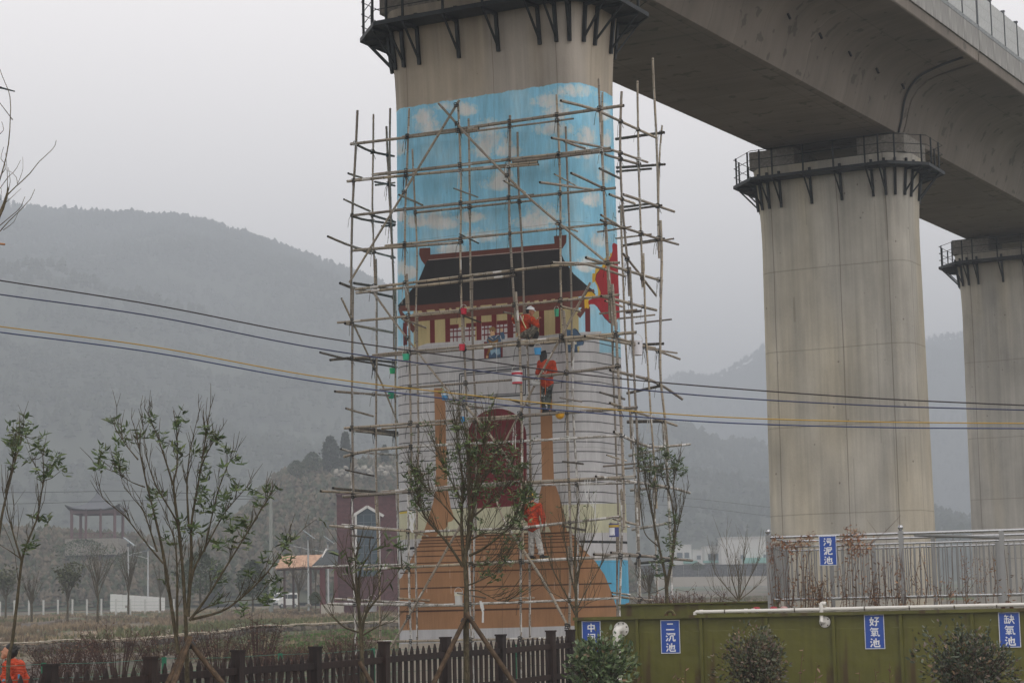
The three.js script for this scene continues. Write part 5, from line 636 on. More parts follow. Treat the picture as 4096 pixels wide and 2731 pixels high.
// sign lettering: strokes on a 100 x 100 square
const water = [[12, 10, 26, 20], [6, 38, 20, 48], [8, 94, 26, 62]];
const glyphs = {
  中: [[18, 28, 82, 28, 82, 62, 18, 62, 18, 28], [50, 5, 50, 97]], 间: [[16, 5, 27, 15], [14, 26, 14, 97], [38, 12, 86, 12, 86, 92, 76, 94], [34, 34, 66, 34, 66, 82, 34, 82, 34, 34], [34, 58, 66, 58]],
  池: [...water, [32, 48, 88, 34, 86, 66, 76, 68], [61, 6, 61, 74], [42, 22, 42, 80, 50, 92, 94, 92, 95, 74]], 二: [[20, 22, 80, 22], [8, 82, 92, 82]], 沉: [...water, [36, 32, 36, 16, 94, 16, 92, 34], [52, 38, 50, 64, 34, 95], [52, 38, 78, 38, 78, 84, 84, 92, 96, 90, 97, 76]],
  好: [[26, 5, 14, 58, 44, 92], [42, 30, 34, 66, 8, 95], [4, 34, 48, 34], [54, 14, 90, 14, 72, 36], [72, 36, 72, 88, 66, 94, 56, 88], [50, 52, 97, 52]], 氧: [[26, 4, 8, 32], [22, 16, 90, 16], [26, 28, 82, 28], [14, 42, 80, 42, 80, 70, 86, 92, 96, 92, 96, 80], [28, 48, 34, 57], [58, 48, 52, 57], [18, 61, 68, 61], [22, 73, 64, 73], [12, 86, 72, 86], [43, 60, 43, 99]],
  缺: [[20, 4, 8, 28], [14, 20, 46, 20], [4, 46, 50, 46], [27, 20, 27, 86], [10, 60, 10, 88, 46, 86], [46, 58, 46, 90], [56, 26, 88, 26, 88, 52], [50, 52, 98, 52], [72, 4, 70, 52, 50, 96], [72, 54, 96, 96]], 污: [...water, [42, 16, 90, 16], [34, 40, 97, 40], [56, 40, 50, 60, 86, 60, 82, 88, 70, 94]], 泥: [...water, [38, 12, 90, 12, 90, 34, 38, 34], [38, 12, 38, 56, 28, 96], [84, 46, 56, 58], [54, 40, 54, 84, 60, 90, 94, 90, 95, 76]],
};
const thin = { 氧: 9, 缺: 10, 间: 11 };
function signFace(text) {
  const c = document.createElement('canvas'); c.width = 200; c.height = 344; const g = c.getContext('2d'); g.fillStyle = '#c9ccd2'; g.fillRect(0, 0, 200, 344); g.fillStyle = '#1f4aa0'; g.fillRect(8, 8, 184, 328); reseed(text.charCodeAt(0)); for (let k = 0; k < 260; k++) { g.fillStyle = R() < 0.5 ? 'rgba(20,44,100,0.10)' : 'rgba(90,130,200,0.08)'; g.fillRect(rr(0, 200), rr(0, 344), rr(2, 30), rr(1, 8)); }
  g.strokeStyle = '#e2e3e4'; g.lineCap = 'butt'; g.lineJoin = 'miter'; [...text].forEach((ch, i) => { const s = 1.02, ox = 49, oy = 20 + i * 106; for (const st of glyphs[ch]) { g.lineWidth = (thin[ch] || 13) * s; g.beginPath(); for (let k = 0; k < st.length; k += 2) { const X = ox + st[k] * s, Y = oy + st[k + 1] * s * 0.94; k ? g.lineTo(X, Y) : g.moveTo(X, Y); } g.stroke(); } });
  return mat(0xffffff, 0.4, { map: canvasTex(c) });
}
const alu = mat(0xb9bcbf, 0.45, { metalness: 0.4 });
function signBoard(text, label, a, b, c, d) {      // four corners, top-left, top-right, bottom-right, bottom-left
  const t = thing('tank_sign', label, 'sign', null, 'blue signs of the treatment tank'), n = V().crossVectors(b.clone().sub(a), d.clone().sub(a)).normalize().negate(), f = new B(), q = [d, c, b, a].map((p) => p.clone().addScaledVector(n, 0.006)); const o = f.p.length / 3; [[0, 0], [1, 0], [1, 1], [0, 1]].forEach(([u, v], i) => f.vert(q[i], n, u, v)); f.i.push(0, 1, 2, 0, 2, 3); part(t, 'printed_face', f, signFace(text));
  part(t, 'backing_plate', new B().obox(a.clone().add(b).add(c).add(d).multiplyScalar(0.25), b.clone().sub(a).multiplyScalar(0.5), a.clone().sub(d).multiplyScalar(0.5), n.clone().multiplyScalar(0.004)), alu);
}
const tankSign = (text, label, x0, y0, x1, y1) => { const P = (x, y) => onTank(x, y, 0.012 - 0.03), a = P(x0, y0), b = P(x1, y0), c = P(x1 + 3, y1), d = P(x0 + 3, y1), w = a.distanceTo(b); const A = a.clone(), Bq = a.clone().addScaledVector(TD, w), hh = a.y - d.y; signBoard(text, label, A, Bq, Bq.clone().setY(A.y - hh), A.clone().setY(A.y - hh)); };
tankSign('中间池', 'blue sign with white characters half hidden behind the glossy shrub by the elbow pipe', 2327, 2484, 2402, 2618); tankSign('二沉池', 'blue sign with white characters between two ribs, fully clear of the shrubs', 2642, 2480, 2719, 2614); tankSign('好氧池', 'blue sign with white characters right of the small flanged pipe', 3457, 2458, 3537, 2596); tankSign('缺氧池', 'blue sign with white characters partly behind the large dark shrub', 3994, 2449, 4080, 2590);
{ // big elbow pipe with flange
  const t = thing('elbow_pipe', 'thick white plastic elbow pipe with bolted flange coming out of the tank', 'pipe'), c = onTank(2486, 2517, -0.03), o = c.clone().addScaledVector(TN, 0.02), q = o.clone().addScaledVector(TN, 0.16).addScaledVector(TD, -0.05), l = [o, o.clone().addScaledVector(TN, 0.08).addScaledVector(TD, -0.01), q.clone().add(V(0, -0.03, 0)), q.clone().add(V(0, -0.14, 0)), q.clone().setY(0.0)];
  part(t, 'pipe', new B().tube([...new THREE.CatmullRomCurve3(l.slice(0, 4)).getPoints(14), l[4]], 0.075, 16), pvc); const fl = part(t, 'flange', new B().lathe(c, [[0.001, 0], [0.148, 0], [0.148, 0.025], [0.09, 0.025], [0.09, 0.05], [0.001, 0.05]], 28, TN), pvc); part(t, 'collar', new B().lathe(q.clone().add(V(0, -0.14, 0)), [[0.086, -0.05], [0.086, 0.05]], 16), pvc);
  for (let k = 0; k < 8; k++) { const a = (k / 8) * 6.283 + 0.4, p = c.clone().addScaledVector(TD, Math.cos(a) * 0.12).add(V(0, Math.sin(a) * 0.12, 0)).addScaledVector(TN, 0.026); part(fl, 'bolt', new B().lathe(p, [[0.001, 0.016], [0.015, 0.014], [0.015, 0]], 8, TN), boltM); }
}
{
  const t = thing('white_pipe', 'long thin white plastic pipe running along the tank top', 'pipe'), y = tankTop + 0.055, P = (x, yy) => { const p = onTank(x, yy, 0.02); return p; }, a = P(2786, 2443), e = P(4420, 2410), b = P(3286, 2433); a.y = y; b.y = y; e.y = y + 0.015;
  part(t, 'pipe', new B().tube([a.clone().add(V(0, -0.07, 0)).addScaledVector(TD, -0.03), a.clone().add(V(0, -0.015, 0)).addScaledVector(TD, -0.025), a, b, e], 0.034, 12), pvc);
  for (const x of [2806, 2985, 3014, 3312]) part(t, 'coupling', new B().lathe(P(x, 2440).setY(y), [[0.042, -0.035], [0.042, 0.035]], 14, TD), pvc);
  for (const x of [2900, 3180, 3460, 3640, 3820, 3990]) { const c = P(x, 2440).setY(y); part(t, 'pipe_clip', new B().lathe(c, [[0.038, -0.012], [0.038, 0.012]], 12, TD).box(c.x, y - 0.05, c.z, 0.02, 0.04, 0.03), boltM); }
  const f = onTank(3301, 2487, -0.03), g = f.clone().addScaledVector(TN, 0.1).addScaledVector(TD, -0.05), dn = part(t, 'branch', new B().tube([...new THREE.CatmullRomCurve3([b.clone().addScaledVector(TD, 0.1).add(V(0, 0.1, 0)), b.clone().add(V(0, 0.1, 0)).addScaledVector(TD, 0.01), b.clone().add(V(0, 0.02, 0.01)), V(b.x, f.y + 0.06, b.z + 0.01), g.clone().add(V(0, 0.01, 0)), f]).getPoints(26)], 0.038, 12), pvc); const fl = part(t, 'flange', new B().lathe(f, [[0.001, 0], [0.105, 0], [0.105, 0.022], [0.06, 0.022], [0.001, 0.05]], 24, TN), pvc); for (let k = 0; k < 4; k++) { const an = k * 1.5708 + 0.7; part(fl, 'bolt', new B().lathe(f.clone().addScaledVector(TD, Math.cos(an) * 0.082).add(V(0, Math.sin(an) * 0.082, 0)).addScaledVector(TN, 0.022), [[0.001, 0.016], [0.014, 0.014], [0.014, 0]], 8, TN), boltM); }
  for (const x of [3027, 3096, 3137]) { const p = onTank(x, 2432, -0.25); p.y = tankTop - 0.02; const v = thing('valve', x === 3027 ? 'red valve cap beside a pipe coupling on the tank top' : x === 3096 ? 'red valve cap at the foot of the first ball-topped railing post' : 'faded pink valve cap on the tank top', 'valve', p, 'valve caps on the tank top'); part(v, 'stem', new B().lathe(V(), [[0.03, 0], [0.03, 0.1]], 10), boltM); part(v, 'cap', new B().lathe(V(), [[0.07, 0.1], [0.075, 0.12], [0.05, 0.145], [0.001, 0.15]], 14), mat(x === 3137 ? 0xb08a86 : 0x97202a, 0.5)); }
}
const steel = mat(0xaeb0b2, 0.22, { metalness: 0.85 }), steelMatt = mat(0x8c8d8c, 0.4, { metalness: 0.6 });
{ // stainless railing: front run, left return and rear run
  const t = thing('steel_railing', 'stainless steel railing with ball-topped posts above the green tank', 'railing'), base = tankTop, N0 = -1.2, F = (x, y) => onTank(x, y, N0), hTop = F(3079, 2150).y, hMid = F(3086, 2189).y, hBot = F(3086, 2398).y;
  const at = (x) => F(x, 2300), p = [3079, 3612, 4016, 4420].map(at), back = TN.clone().multiplyScalar(-3.1), rail = (a, b, h, r) => part(t, 'rail', new B().tube([a.clone().setY(h), b.clone().setY(h)], r, 10), steel);
  const post = (q, ball, r = 0.045) => { const o = part(t, 'post', new B().bar(q.clone().setY(base - 0.1), q.clone().setY(hTop + (ball ? 0.05 : 0)), r * 2, r * 2, TD), steelMatt); if (ball) part(o, 'ball_finial', new B().add(new THREE.SphereGeometry(0.052, 16, 12).translate(q.x, hTop + 0.115, q.z)).lathe(q.clone().setY(hTop + 0.05), [[0.05, 0], [0.02, 0.02], [0.02, 0.03]], 12), steel); };
  const bg = new THREE.CylinderGeometry(0.013, 0.013, hMid - hBot, 8), bal = (a, b, n) => { for (let k = 1; k < n; k++) { const q = a.clone().lerp(b, k / n), o = part(t, 'baluster', bg, steelMatt); o.position.set(q.x, (hMid + hBot) / 2, q.z); } };
  for (let k = 0; k < 3; k++) { rail(p[k], p[k + 1], hTop, 0.028); rail(p[k], p[k + 1], hMid, 0.02); rail(p[k], p[k + 1], hBot, 0.02); bal(p[k], p[k + 1], k ? 16 : 23); post(p[k], k < 2); }
  const q = [3150, 3330, 3500, 3740, 4000, 4420].map((x) => onPlane(x, 2300, TA.clone().addScaledVector(TN, -3.6), TN)); for (let k = 0; k < 5; k++) { rail(q[k], q[k + 1], hTop, 0.026); rail(q[k], q[k + 1], hMid, 0.02); rail(q[k], q[k + 1], hBot, 0.02); bal(q[k], q[k + 1], [9, 8, 13, 14, 18][k]); post(q[k], 0, 0.04); } rail(p[0], q[0], hTop, 0.026); rail(p[0], q[0], hMid, 0.02); rail(p[0], q[0], hBot, 0.02); bal(p[0], q[0], 12);
  const deckM = p[0].clone().lerp(p[3], 0.5).addScaledVector(TN, -1.25).setY(base - 0.08); part(t, 'base_slab', new B().obox(deckM, TD.clone().multiplyScalar(p[0].distanceTo(p[3]) / 2 + 0.05), V(0, 0.1, 0), TN.clone().multiplyScalar(1.3)), blockMat);
  const s = [F(3277, 2144), F(3347, 2144)], w = s[0].distanceTo(s[1]), hh = s[0].y - F(3277, 2263).y, A = s[0].clone().addScaledVector(TN, 0.04), Bq = A.clone().addScaledVector(TD, w); signBoard('污泥池', 'blue sign with white characters hung on the steel railing', A, Bq, Bq.clone().setY(A.y - hh), A.clone().setY(A.y - hh));
  // loose handrail leaning inside
  const hr = thing('loose_pipe', 'grey steel pipe resting on the rear rail with wire loops', 'pipe'); part(hr, 'pipe', new B().tube([onPlane(3660, 2140, TA.clone().addScaledVector(TN, -3.4), TN), onPlane(4000, 2150, TA.clone().addScaledVector(TN, -2.6), TN)], 0.03, 8), steelMatt); for (const x of [3800, 3828]) { const c = onPlane(x, 2146, TA.clone().addScaledVector(TN, -3.2), TN); part(hr, 'wire_loop', new B().add(new THREE.TorusGeometry(0.09, 0.005, 5, 18).translate(c.x, c.y, c.z)), steelMatt); }
}
// ---------------------------------------------------------------- plants: leaf shapes, shrubs, dry climbers
function leafGeo(l, w, fold, droop) {            // one leaf, base at the origin, pointing along +y, folded on its midrib
  const b = new B(), y = [0, 0.3, 0.7, 1], x = [0.05, 0.5, 0.42, 0.02]; for (let i = 0; i < 3; i++) for (const s of [-1, 1]) { const P = (j, k) => V(s * x[j] * w * k, y[j] * l, -droop * y[j] * y[j] * l + fold * k * x[j] * w); const a = P(i, 0), c = P(i, 1), d = P(i + 1, 1), e = P(i + 1, 0); s > 0 ? b.quad(a, c, d, e) : b.quad(c, a, e, d); } return b.geo();
}
class Leaves {                                   // many leaves joined into one geometry with per-leaf colour
  constructor(variants) { this.v = variants; this.b = new B(); this.b.c = []; }
  put(p, dir, size, col) { const g = this.v[Math.floor(R() * this.v.length)], q = new THREE.Quaternion().setFromUnitVectors(V(0, 1, 0), dir.clone().normalize()).multiply(new THREE.Quaternion().setFromAxisAngle(V(0, 1, 0), R() * 6.28)), m = new THREE.Matrix4().compose(p, q, V(size, size, size)); this.b.add(g, m); for (let k = 0; k < g.attributes.position.count; k++) this.b.c.push(col[0], col[1], col[2]); }
}
const leafMat = new THREE.MeshPhysicalMaterial({ vertexColors: true, roughness: 0.5, side: THREE.DoubleSide, transmission: 0.12, thickness: 0 }), dullLeaf = new THREE.MeshStandardMaterial({ vertexColors: true, roughness: 0.9, side: THREE.DoubleSide });
const jit = (c, v) => { const k = rr(1 - v, 1 + v); return [c[0] * k * rr(0.92, 1.08), c[1] * k, c[2] * k * rr(0.9, 1.1)]; };
const stuffPart = (parent, name, b, m) => { const o = part(parent, name, b, m); o.userData.kind = 'stuff'; return o; };
const twigM = mat(0x4a3b30, 0.9, { map: grainTex(0.4, 1, 1, 33) });
function shrub(label, x, y, d, rx, ry, n, cols, sz, seed, lump) { // uneven masses of leaf on many stems, a few dead leaves
  reseed(seed); const c = atZ(x, y, d), t = thing('shrub', label, 'shrub', V(c.x, 0, c.z), 'clipped shrubs in front of the tank'), L = new Leaves([leafGeo(1, 0.55, 0.25, 0.2), leafGeo(1, 0.48, 0.1, 0.35)]), st = new B(), h = c.y;
  for (let k = 0; k < 26; k++) { const a = R() * 6.28, e = Math.acos(rr(-0.3, 1)), p = V(Math.cos(a) * Math.sin(e) * rx * 0.9, h + Math.cos(e) * ry * 0.85, Math.sin(a) * Math.sin(e) * rx * 0.9); st.tube([V(rr(-0.06, 0.06), 0, rr(-0.06, 0.06)), V(p.x * 0.3, h * 0.55, p.z * 0.3), p], [0.022, 0.014, 0.005], 5, false); }
  for (let k = 0; k < n; k++) { const a = R() * 6.28, e = Math.acos(rr(-1, 1)), o = V(Math.cos(a) * Math.sin(e), Math.cos(e), Math.sin(a) * Math.sin(e)), lp = 1 + lump * (fbm(o.x * 2.2 + seed, o.y * 2.2 + o.z * 3, 3) - 0.5) * 2, gap = fbm(o.x * 3.4 + seed * 2, o.y * 3.4 + o.z * 3.1, 2), r = Math.pow(R(), 0.35) * lp * (gap < 0.4 ? 0.72 : 1), p = V(o.x * rx * r, Math.max(0.1, h + o.y * ry * r), o.z * rx * r); L.put(p, o.clone().multiplyScalar(0.7).add(V(rr(-0.8, 0.8), rr(-0.3, 0.9), rr(-0.8, 0.8))), sz * rr(0.55, 1.35), R() < 0.05 ? jit([0.2, 0.13, 0.07], 0.3) : jit(cols[Math.floor(R() * cols.length)], 0.45)); }
  part(t, 'stems', st, twigM); stuffPart(t, 'foliage', L.b, leafMat);
}
shrub('glossy green rounded shrub in front of the big white elbow pipe', 2395, 2660, 36.5, 0.62, 0.52, 2300, [[0.09, 0.14, 0.05], [0.12, 0.17, 0.07], [0.07, 0.11, 0.045], [0.16, 0.2, 0.1]], 0.085, 41, 0.6);
shrub('reddish-green rounded shrub in front of the middle of the tank', 3022, 2650, 36, 0.62, 0.6, 3200, [[0.08, 0.095, 0.045], [0.11, 0.11, 0.055], [0.15, 0.1, 0.07], [0.06, 0.075, 0.035]], 0.062, 42, 0.5);
shrub('large dark green shrub with upright shoots in front of the tank end', 3880, 2665, 35, 0.82, 0.62, 3600, [[0.055, 0.075, 0.04], [0.075, 0.09, 0.045], [0.045, 0.06, 0.03], [0.13, 0.095, 0.07]], 0.07, 43, 0.75);
{ // leggy shoots on the right-hand shrub, dry weeds before the tank
  reseed(44); const t = thing('weed', 'dry reddish weed stalks standing in front of the green tank', 'weed', V(0, 0, -36)), b = new B(), L = new Leaves([leafGeo(1, 0.3, 0.1, 0.3)]);
  for (const [x, y] of [[2745, 2660], [3215, 2590], [3270, 2650], [3500, 2670], [3560, 2650], [2700, 2690], [3440, 2680], [2555, 2700]]) { const p = atZ(x, y, 36).add(V(0, 0, 36)), r = V(p.x + rr(-0.2, 0.2), 0, rr(-0.1, 0.1)); b.tube([r, r.clone().lerp(p, 0.6).add(V(rr(-0.05, 0.05), 0, 0)), p], [0.008, 0.006, 0.003], 4, false); for (let k = 0; k < 7; k++) { const q = r.clone().lerp(p, rr(0.55, 1)); L.put(q, V(rr(-1, 1), rr(-0.8, 0.6), rr(-1, 1)), rr(0.04, 0.12), jit([0.2, 0.12, 0.08], 0.4)); } }
  part(t, 'stalks', b, mat(0x5a3b30, 0.9)); stuffPart(t, 'dry_leaves', L.b, dullLeaf);
  const s = thing('shrub_shoots', 'upright leafy shoots rising from the large dark shrub', 'shrub', V(0, 0, -35)), sb = new B(), SL = new Leaves([leafGeo(1, 0.4, 0.2, 0.2)]); for (const [x, y] of [[3712, 2535], [3815, 2470], [3830, 2500], [3845, 2465], [3875, 2530], [3965, 2480], [3960, 2520], [3905, 2515], [3790, 2530]]) { const p = atZ(x, y, 35).add(V(0, 0, 35)), r = V(lerp(p.x, atZ(3880, 2600, 35).x, 0.4), 0.9, rr(-0.15, 0.15)); sb.tube([r, p], [0.008, 0.003], 4, false); for (let k = 0; k < 12; k++) SL.put(r.clone().lerp(p, rr(0.5, 1)), V(rr(-1, 1), rr(0, 1), rr(-1, 1)), rr(0.05, 0.08), jit([0.07, 0.09, 0.05], 0.35)); } part(s, 'stems', sb, twigM); stuffPart(s, 'foliage', SL.b, leafMat);
}
{ // dry climber over the railing
  reseed(45); const t = thing('dry_climber', 'withered brown climbing plant tangled over the steel railing', 'climber'), b = new B(), L = new Leaves([leafGeo(1, 0.4, 0.3, 0.5), leafGeo(1, 0.25, 0.2, 0.6)]), P = (x, y, o = -1.15) => onTank(x, y, o + rr(-0.1, 0.15));
  for (let k = 0; k < 100; k++) { const x = R() < 0.7 ? rr(3085, 3610) : rr(3600, 4100), top = x > 3240 && x < 3375 ? rr(2290, 2340) : rr(2120, 2330) + (x > 3480 ? 60 : 0), p0 = P(x, 2430), p1 = P(x + rr(-15, 15), lerp(2430, top, 0.5)), p2 = P(x + rr(-30, 30), top); b.tube([p0, p1, p2], [0.006, 0.005, 0.0025], 4, false); for (let q = 0; q < 13; q++) { const c = R() < 0.5 ? p1.clone().lerp(p2, R()) : p0.clone().lerp(p1, R()); L.put(c.add(V(rr(-0.06, 0.06), rr(-0.06, 0.06), rr(-0.06, 0.06))), V(rr(-1, 1), rr(-1, 0.4), rr(-1, 1)), rr(0.035, 0.085), jit([[0.22, 0.12, 0.06], [0.16, 0.09, 0.055], [0.28, 0.17, 0.1]][Math.floor(R() * 3)], 0.35)); } }
  for (let k = 0; k < 700; k++) { const u = R(), x0 = 3095 + 400 * u, x = x0 > 3262 && x0 < 3358 ? x0 + 110 : x0, y = 2125 + 45 * R() + 25 * Math.sin(u * 9) + (u > 0.55 ? 10 : 0) + rr(0, 60) * R(); L.put(P(x, y), V(rr(-1, 1), rr(-1, 1), rr(-1, 1)), rr(0.04, 0.085), jit([[0.3, 0.15, 0.08], [0.2, 0.1, 0.06], [0.34, 0.2, 0.11]][k % 3], 0.3)); }
  for (let k = 0; k < 160; k++) L.put(P(rr(3070, 3095), rr(2170, 2250)), V(rr(-1, 1), rr(-1, 1), rr(-1, 1)), rr(0.025, 0.05), jit([0.26, 0.13, 0.08], 0.3));
  for (let k = 0; k < 260; k++) L.put(P(rr(3840, 3960), rr(2230, 2330), -2.6), V(rr(-1, 1), rr(-1, 1), rr(-1, 1)), rr(0.02, 0.05), jit([0.24, 0.14, 0.08], 0.35));
  for (const [x0, y0, x1, y1] of [[3480, 2180, 3605, 2060], [3520, 2160, 3470, 2080], [3540, 2390, 3545, 2110], [3410, 2300, 3440, 2110], [3800, 2400, 3812, 2180], [3640, 2300, 3642, 2130]]) b.tube([P(x0, y0), P((x0 + x1) / 2 + 6, (y0 + y1) / 2), P(x1, y1)], [0.005, 0.004, 0.002], 4, false);
  part(t, 'stems', b, mat(0x5b4334, 0.9)); stuffPart(t, 'dry_leaves', L.b, dullLeaf);
}
// ---------------------------------------------------------------- staked trees in the foreground
const barkA = mat(0x5a5142, 0.9, { map: tex(128, 256, (u, v) => { const n = fbm(u * 10, v * 22, 4), l = fbm(u * 5 + 9, v * 9, 3) > 0.58 ? 1.25 : 1, c = 255 * (0.55 + 0.5 * n) * l; return [c, c, c * 0.9]; }, [6, 1.5]) }), barkPale = mat(0x756a5c, 0.9, { map: barkA.map }), stakeM = mat(0x5d4a3c, 0.85, { map: barkA.map });
const Z6 = (x, y) => [x / 1.274, 1500 + y / 1.274], Z3 = (x, y) => [1300 + x / 1.568, 1750 + y / 1.568], ZL = (x, y) => [2350 + x / 1.742, 1500 + y / 1.742], Z0 = (x, y) => [x / 2.092, 250 + y / 2.092], Z5 = (x, y) => [2600 + x / 1.572, 1750 + y / 1.572];
const bigLeaf = [leafGeo(1, 0.3, 0.25, 0.5), leafGeo(1, 0.26, 0.12, 0.8), leafGeo(1, 0.33, 0.3, 0.3)], smallLeaf = [leafGeo(1, 0.34, 0.15, 0.3), leafGeo(1, 0.28, 0.2, 0.6)];
// stems: [[zoom points...], r0, r1]; twigs: how many fine shoots per stem; leaf tufts at surveyed points and on the shoots
function surveyedTree(o) {
  reseed(o.seed); const root = atZ(...o.map(o.stems[0][0][0], o.stems[0][0][1]), o.d), gy = groundY(root.x, o.d), t = thing('tree', o.label, 'tree', V(root.x, gy, -o.d), 'young planted trees'), base = t.position, S = new B(), T = new B(), L = new Leaves(o.leaves || bigLeaf), tips = [];
  const zs = o.stems.map(() => rr(-1, 1) * (o.spread ?? 0.55)); zs[0] = 0;
  const stemsW = o.stems.map(([l, r0, r1], i) => { const pts = []; for (let k = 0; k < l.length; k += 2) { const f = k / Math.max(1, l.length - 2), p = atZ(...o.map(l[k], l[k + 1]), o.d).sub(base); p.z += zs[i] * f + (i ? rr(-0.02, 0.02) : 0); pts.push(p); } if (!i) { const q = pts[0].clone(); q.y = -0.1; pts.unshift(q); } return { cv: new THREE.CatmullRomCurve3(pts, false, 'catmullrom', 0.4), r0: r0 * (o.thin || 1), r1: r1 * (o.thin || 1), i }; });
  for (const s of stemsW) { const n = Math.max(6, Math.round(s.cv.getLength() * 8)), P = s.cv.getPoints(n), Rr = P.map((_, k) => lerp(s.r0, s.r1, (k / n) ** 0.8) * (1 + 0.06 * Math.sin(k * 1.7 + s.i))); (s.i < (o.trunks || 1) ? S : T).tube(P, Rr, 7, false);
    const m = o.twigs ?? 6; for (let k = 0; k < m * Math.min(2.5, s.cv.getLength()); k++) { const u = rr(s.i ? 0.2 : 0.55, 1), p = s.cv.getPointAt(u), f = s.cv.getTangentAt(u), dir = V(rr(-1, 1), rr(0.1, 1), rr(-1, 1)).normalize().multiplyScalar(o.wild ?? 0.55).add(f).add(V(0, o.lift ?? 0.5, 0)).normalize(), len = rr(0.2, 0.62) * (o.twigLen || 1), q = p.clone().addScaledVector(dir, len * 0.5).add(V(rr(-0.03, 0.03), 0, rr(-0.03, 0.03))), e = p.clone().addScaledVector(dir, len).add(V(rr(-0.05, 0.05), len * 0.12, rr(-0.05, 0.05))); T.tube([p, q, e], [Math.min(s.r1 * 0.9, 0.008), 0.0045, 0.0022], 4, false); tips.push([e, dir]);
      if (R() < 0.5) { const d2 = dir.clone().add(V(rr(-0.8, 0.8), 0.2, rr(-0.8, 0.8))).normalize(), e2 = q.clone().addScaledVector(d2, len * 0.55); T.tube([q, e2], [0.004, 0.002], 3, false); tips.push([e2, d2]); } } }
  const tuft = (p, dir, n, sz) => { for (let k = 0; k < n; k++) { const a = (k / n) * 6.28 + R(), v = V(Math.cos(a), rr(-0.5, 0.55), Math.sin(a)).addScaledVector(dir, 0.35); L.put(p.clone().addScaledVector(dir, rr(-0.05, 0.04)), v, sz * rr(0.7, 1.2), jit(o.cols[Math.floor(R() * o.cols.length)], 0.35)); } };
  (o.tufts || []).forEach(([x, y]) => { const p = atZ(...o.map(x, y), o.d).sub(base); let best = null, bd = 1e9; for (const s of stemsW) for (let u = 0; u <= 1; u += 0.05) { const q = s.cv.getPoint(u), e = Math.hypot(q.x - p.x, q.y - p.y) + 0.1 * R(); if (e < bd && q.y < p.y + 0.15) { bd = e; best = q; } } if (best) { p.z = best.z + rr(-0.1, 0.1); if (bd > 0.03) T.tube([best, best.clone().lerp(p, 0.5).add(V(0, -0.03, 0)), p], [0.006, 0.005, 0.003], 4, false); } for (let q = 0; q < (o.per || 3); q++) tuft(p.clone().add(V(rr(-1, 1) * (o.scat || 0.06), rr(-1.2, 0.9) * (o.scat || 0.06), rr(-1.3, 1.3) * (o.scat || 0.06))), V(rr(-0.3, 0.3), 1, rr(-0.3, 0.3)), o.leafN || 6, o.leaf); });
  for (const [p, d] of tips) if (R() < (o.tipLeaf ?? 0)) tuft(p, d, o.tipN || 4, o.leaf * 0.8);
  part(t, 'trunk', S, o.bark || barkA); part(t, 'branches', T, o.bark || barkA); if (L.b.p.length) stuffPart(t, 'foliage', L.b, leafMat); return t;
}
const gl = [[0.07, 0.115, 0.04], [0.095, 0.145, 0.05], [0.055, 0.09, 0.035], [0.14, 0.185, 0.07]];
surveyedTree({ label: 'staked multi-stemmed tree with sparse dark leaf tufts left of the scaffold', seed: 201, thin: 0.66, map: Z6, d: 27.5, trunks: 4, twigs: 10, twigLen: 0.62, lift: 0.6, cols: gl, leaf: 0.1, leafN: 6, per: 3, scat: 0.07, tipLeaf: 0.02,
  stems: [[[952, 1560, 950, 1400, 945, 1260, 930, 1000, 905, 750, 882, 560, 900, 470, 900, 300, 882, 180], 0.06, 0.008], [[908, 1420, 870, 1200, 820, 900, 770, 700, 720, 520, 680, 350, 650, 230], 0.045, 0.006], [[955, 1230, 970, 950, 970, 750, 1010, 500, 1040, 300, 1062, 150], 0.045, 0.006], [[945, 1230, 985, 1000, 1060, 860, 1150, 700, 1290, 540], 0.032, 0.006], [[965, 1250, 1060, 1130, 1220, 880, 1370, 640, 1410, 560], 0.032, 0.005], [[975, 1245, 1150, 1190, 1330, 1030, 1450, 860, 1490, 815], 0.03, 0.006], [[830, 960, 740, 850, 640, 720, 540, 640, 520, 590], 0.02, 0.004], [[735, 570, 680, 550, 600, 500, 515, 470], 0.014, 0.004], [[700, 430, 610, 330, 560, 215], 0.016, 0.005], [[880, 560, 850, 450, 800, 300, 760, 190], 0.024, 0.005], [[905, 760, 890, 720, 800, 560, 760, 420, 740, 210], 0.025, 0.005], [[960, 780, 940, 560, 945, 380, 985, 160], 0.026, 0.005], [[1010, 500, 1060, 400, 1130, 290], 0.02, 0.005], [[1040, 900, 1110, 620, 1180, 460, 1230, 420], 0.02, 0.005], [[800, 900, 740, 700, 700, 640, 650, 560], 0.02, 0.004], [[985, 1220, 1110, 1160, 1340, 1140], 0.018, 0.005], [[900, 1330, 905, 1000, 895, 850, 850, 700], 0.03, 0.006]],
  tufts: [[555, 215], [545, 390], [600, 280], [590, 330], [610, 430], [630, 470], [650, 500], [680, 290], [770, 225], [790, 300], [830, 330], [915, 205], [890, 235], [1030, 285], [1050, 270], [1110, 310], [1120, 330], [905, 360], [900, 400], [1000, 380], [1000, 410], [1040, 470], [1190, 420], [1220, 430], [1180, 510], [1050, 530], [1020, 570], [1210, 580], [1020, 610], [1060, 640], [1130, 620], [1150, 650], [1100, 680], [1160, 720], [1030, 680], [1120, 740], [1250, 740], [1210, 780], [1240, 770], [750, 610], [820, 600], [770, 690], [910, 750], [960, 770], [1000, 800], [1090, 840], [1140, 870], [1200, 850], [1250, 850], [1290, 610], [1380, 600], [1320, 650], [1440, 840], [1470, 830], [1450, 930], [1420, 870], [1350, 930], [1250, 1000], [1390, 1020], [1370, 1040], [1140, 1020], [1340, 1140], [1110, 1160], [1220, 1200], [1400, 1090], [840, 820], [1340, 1160], [520, 490]] });
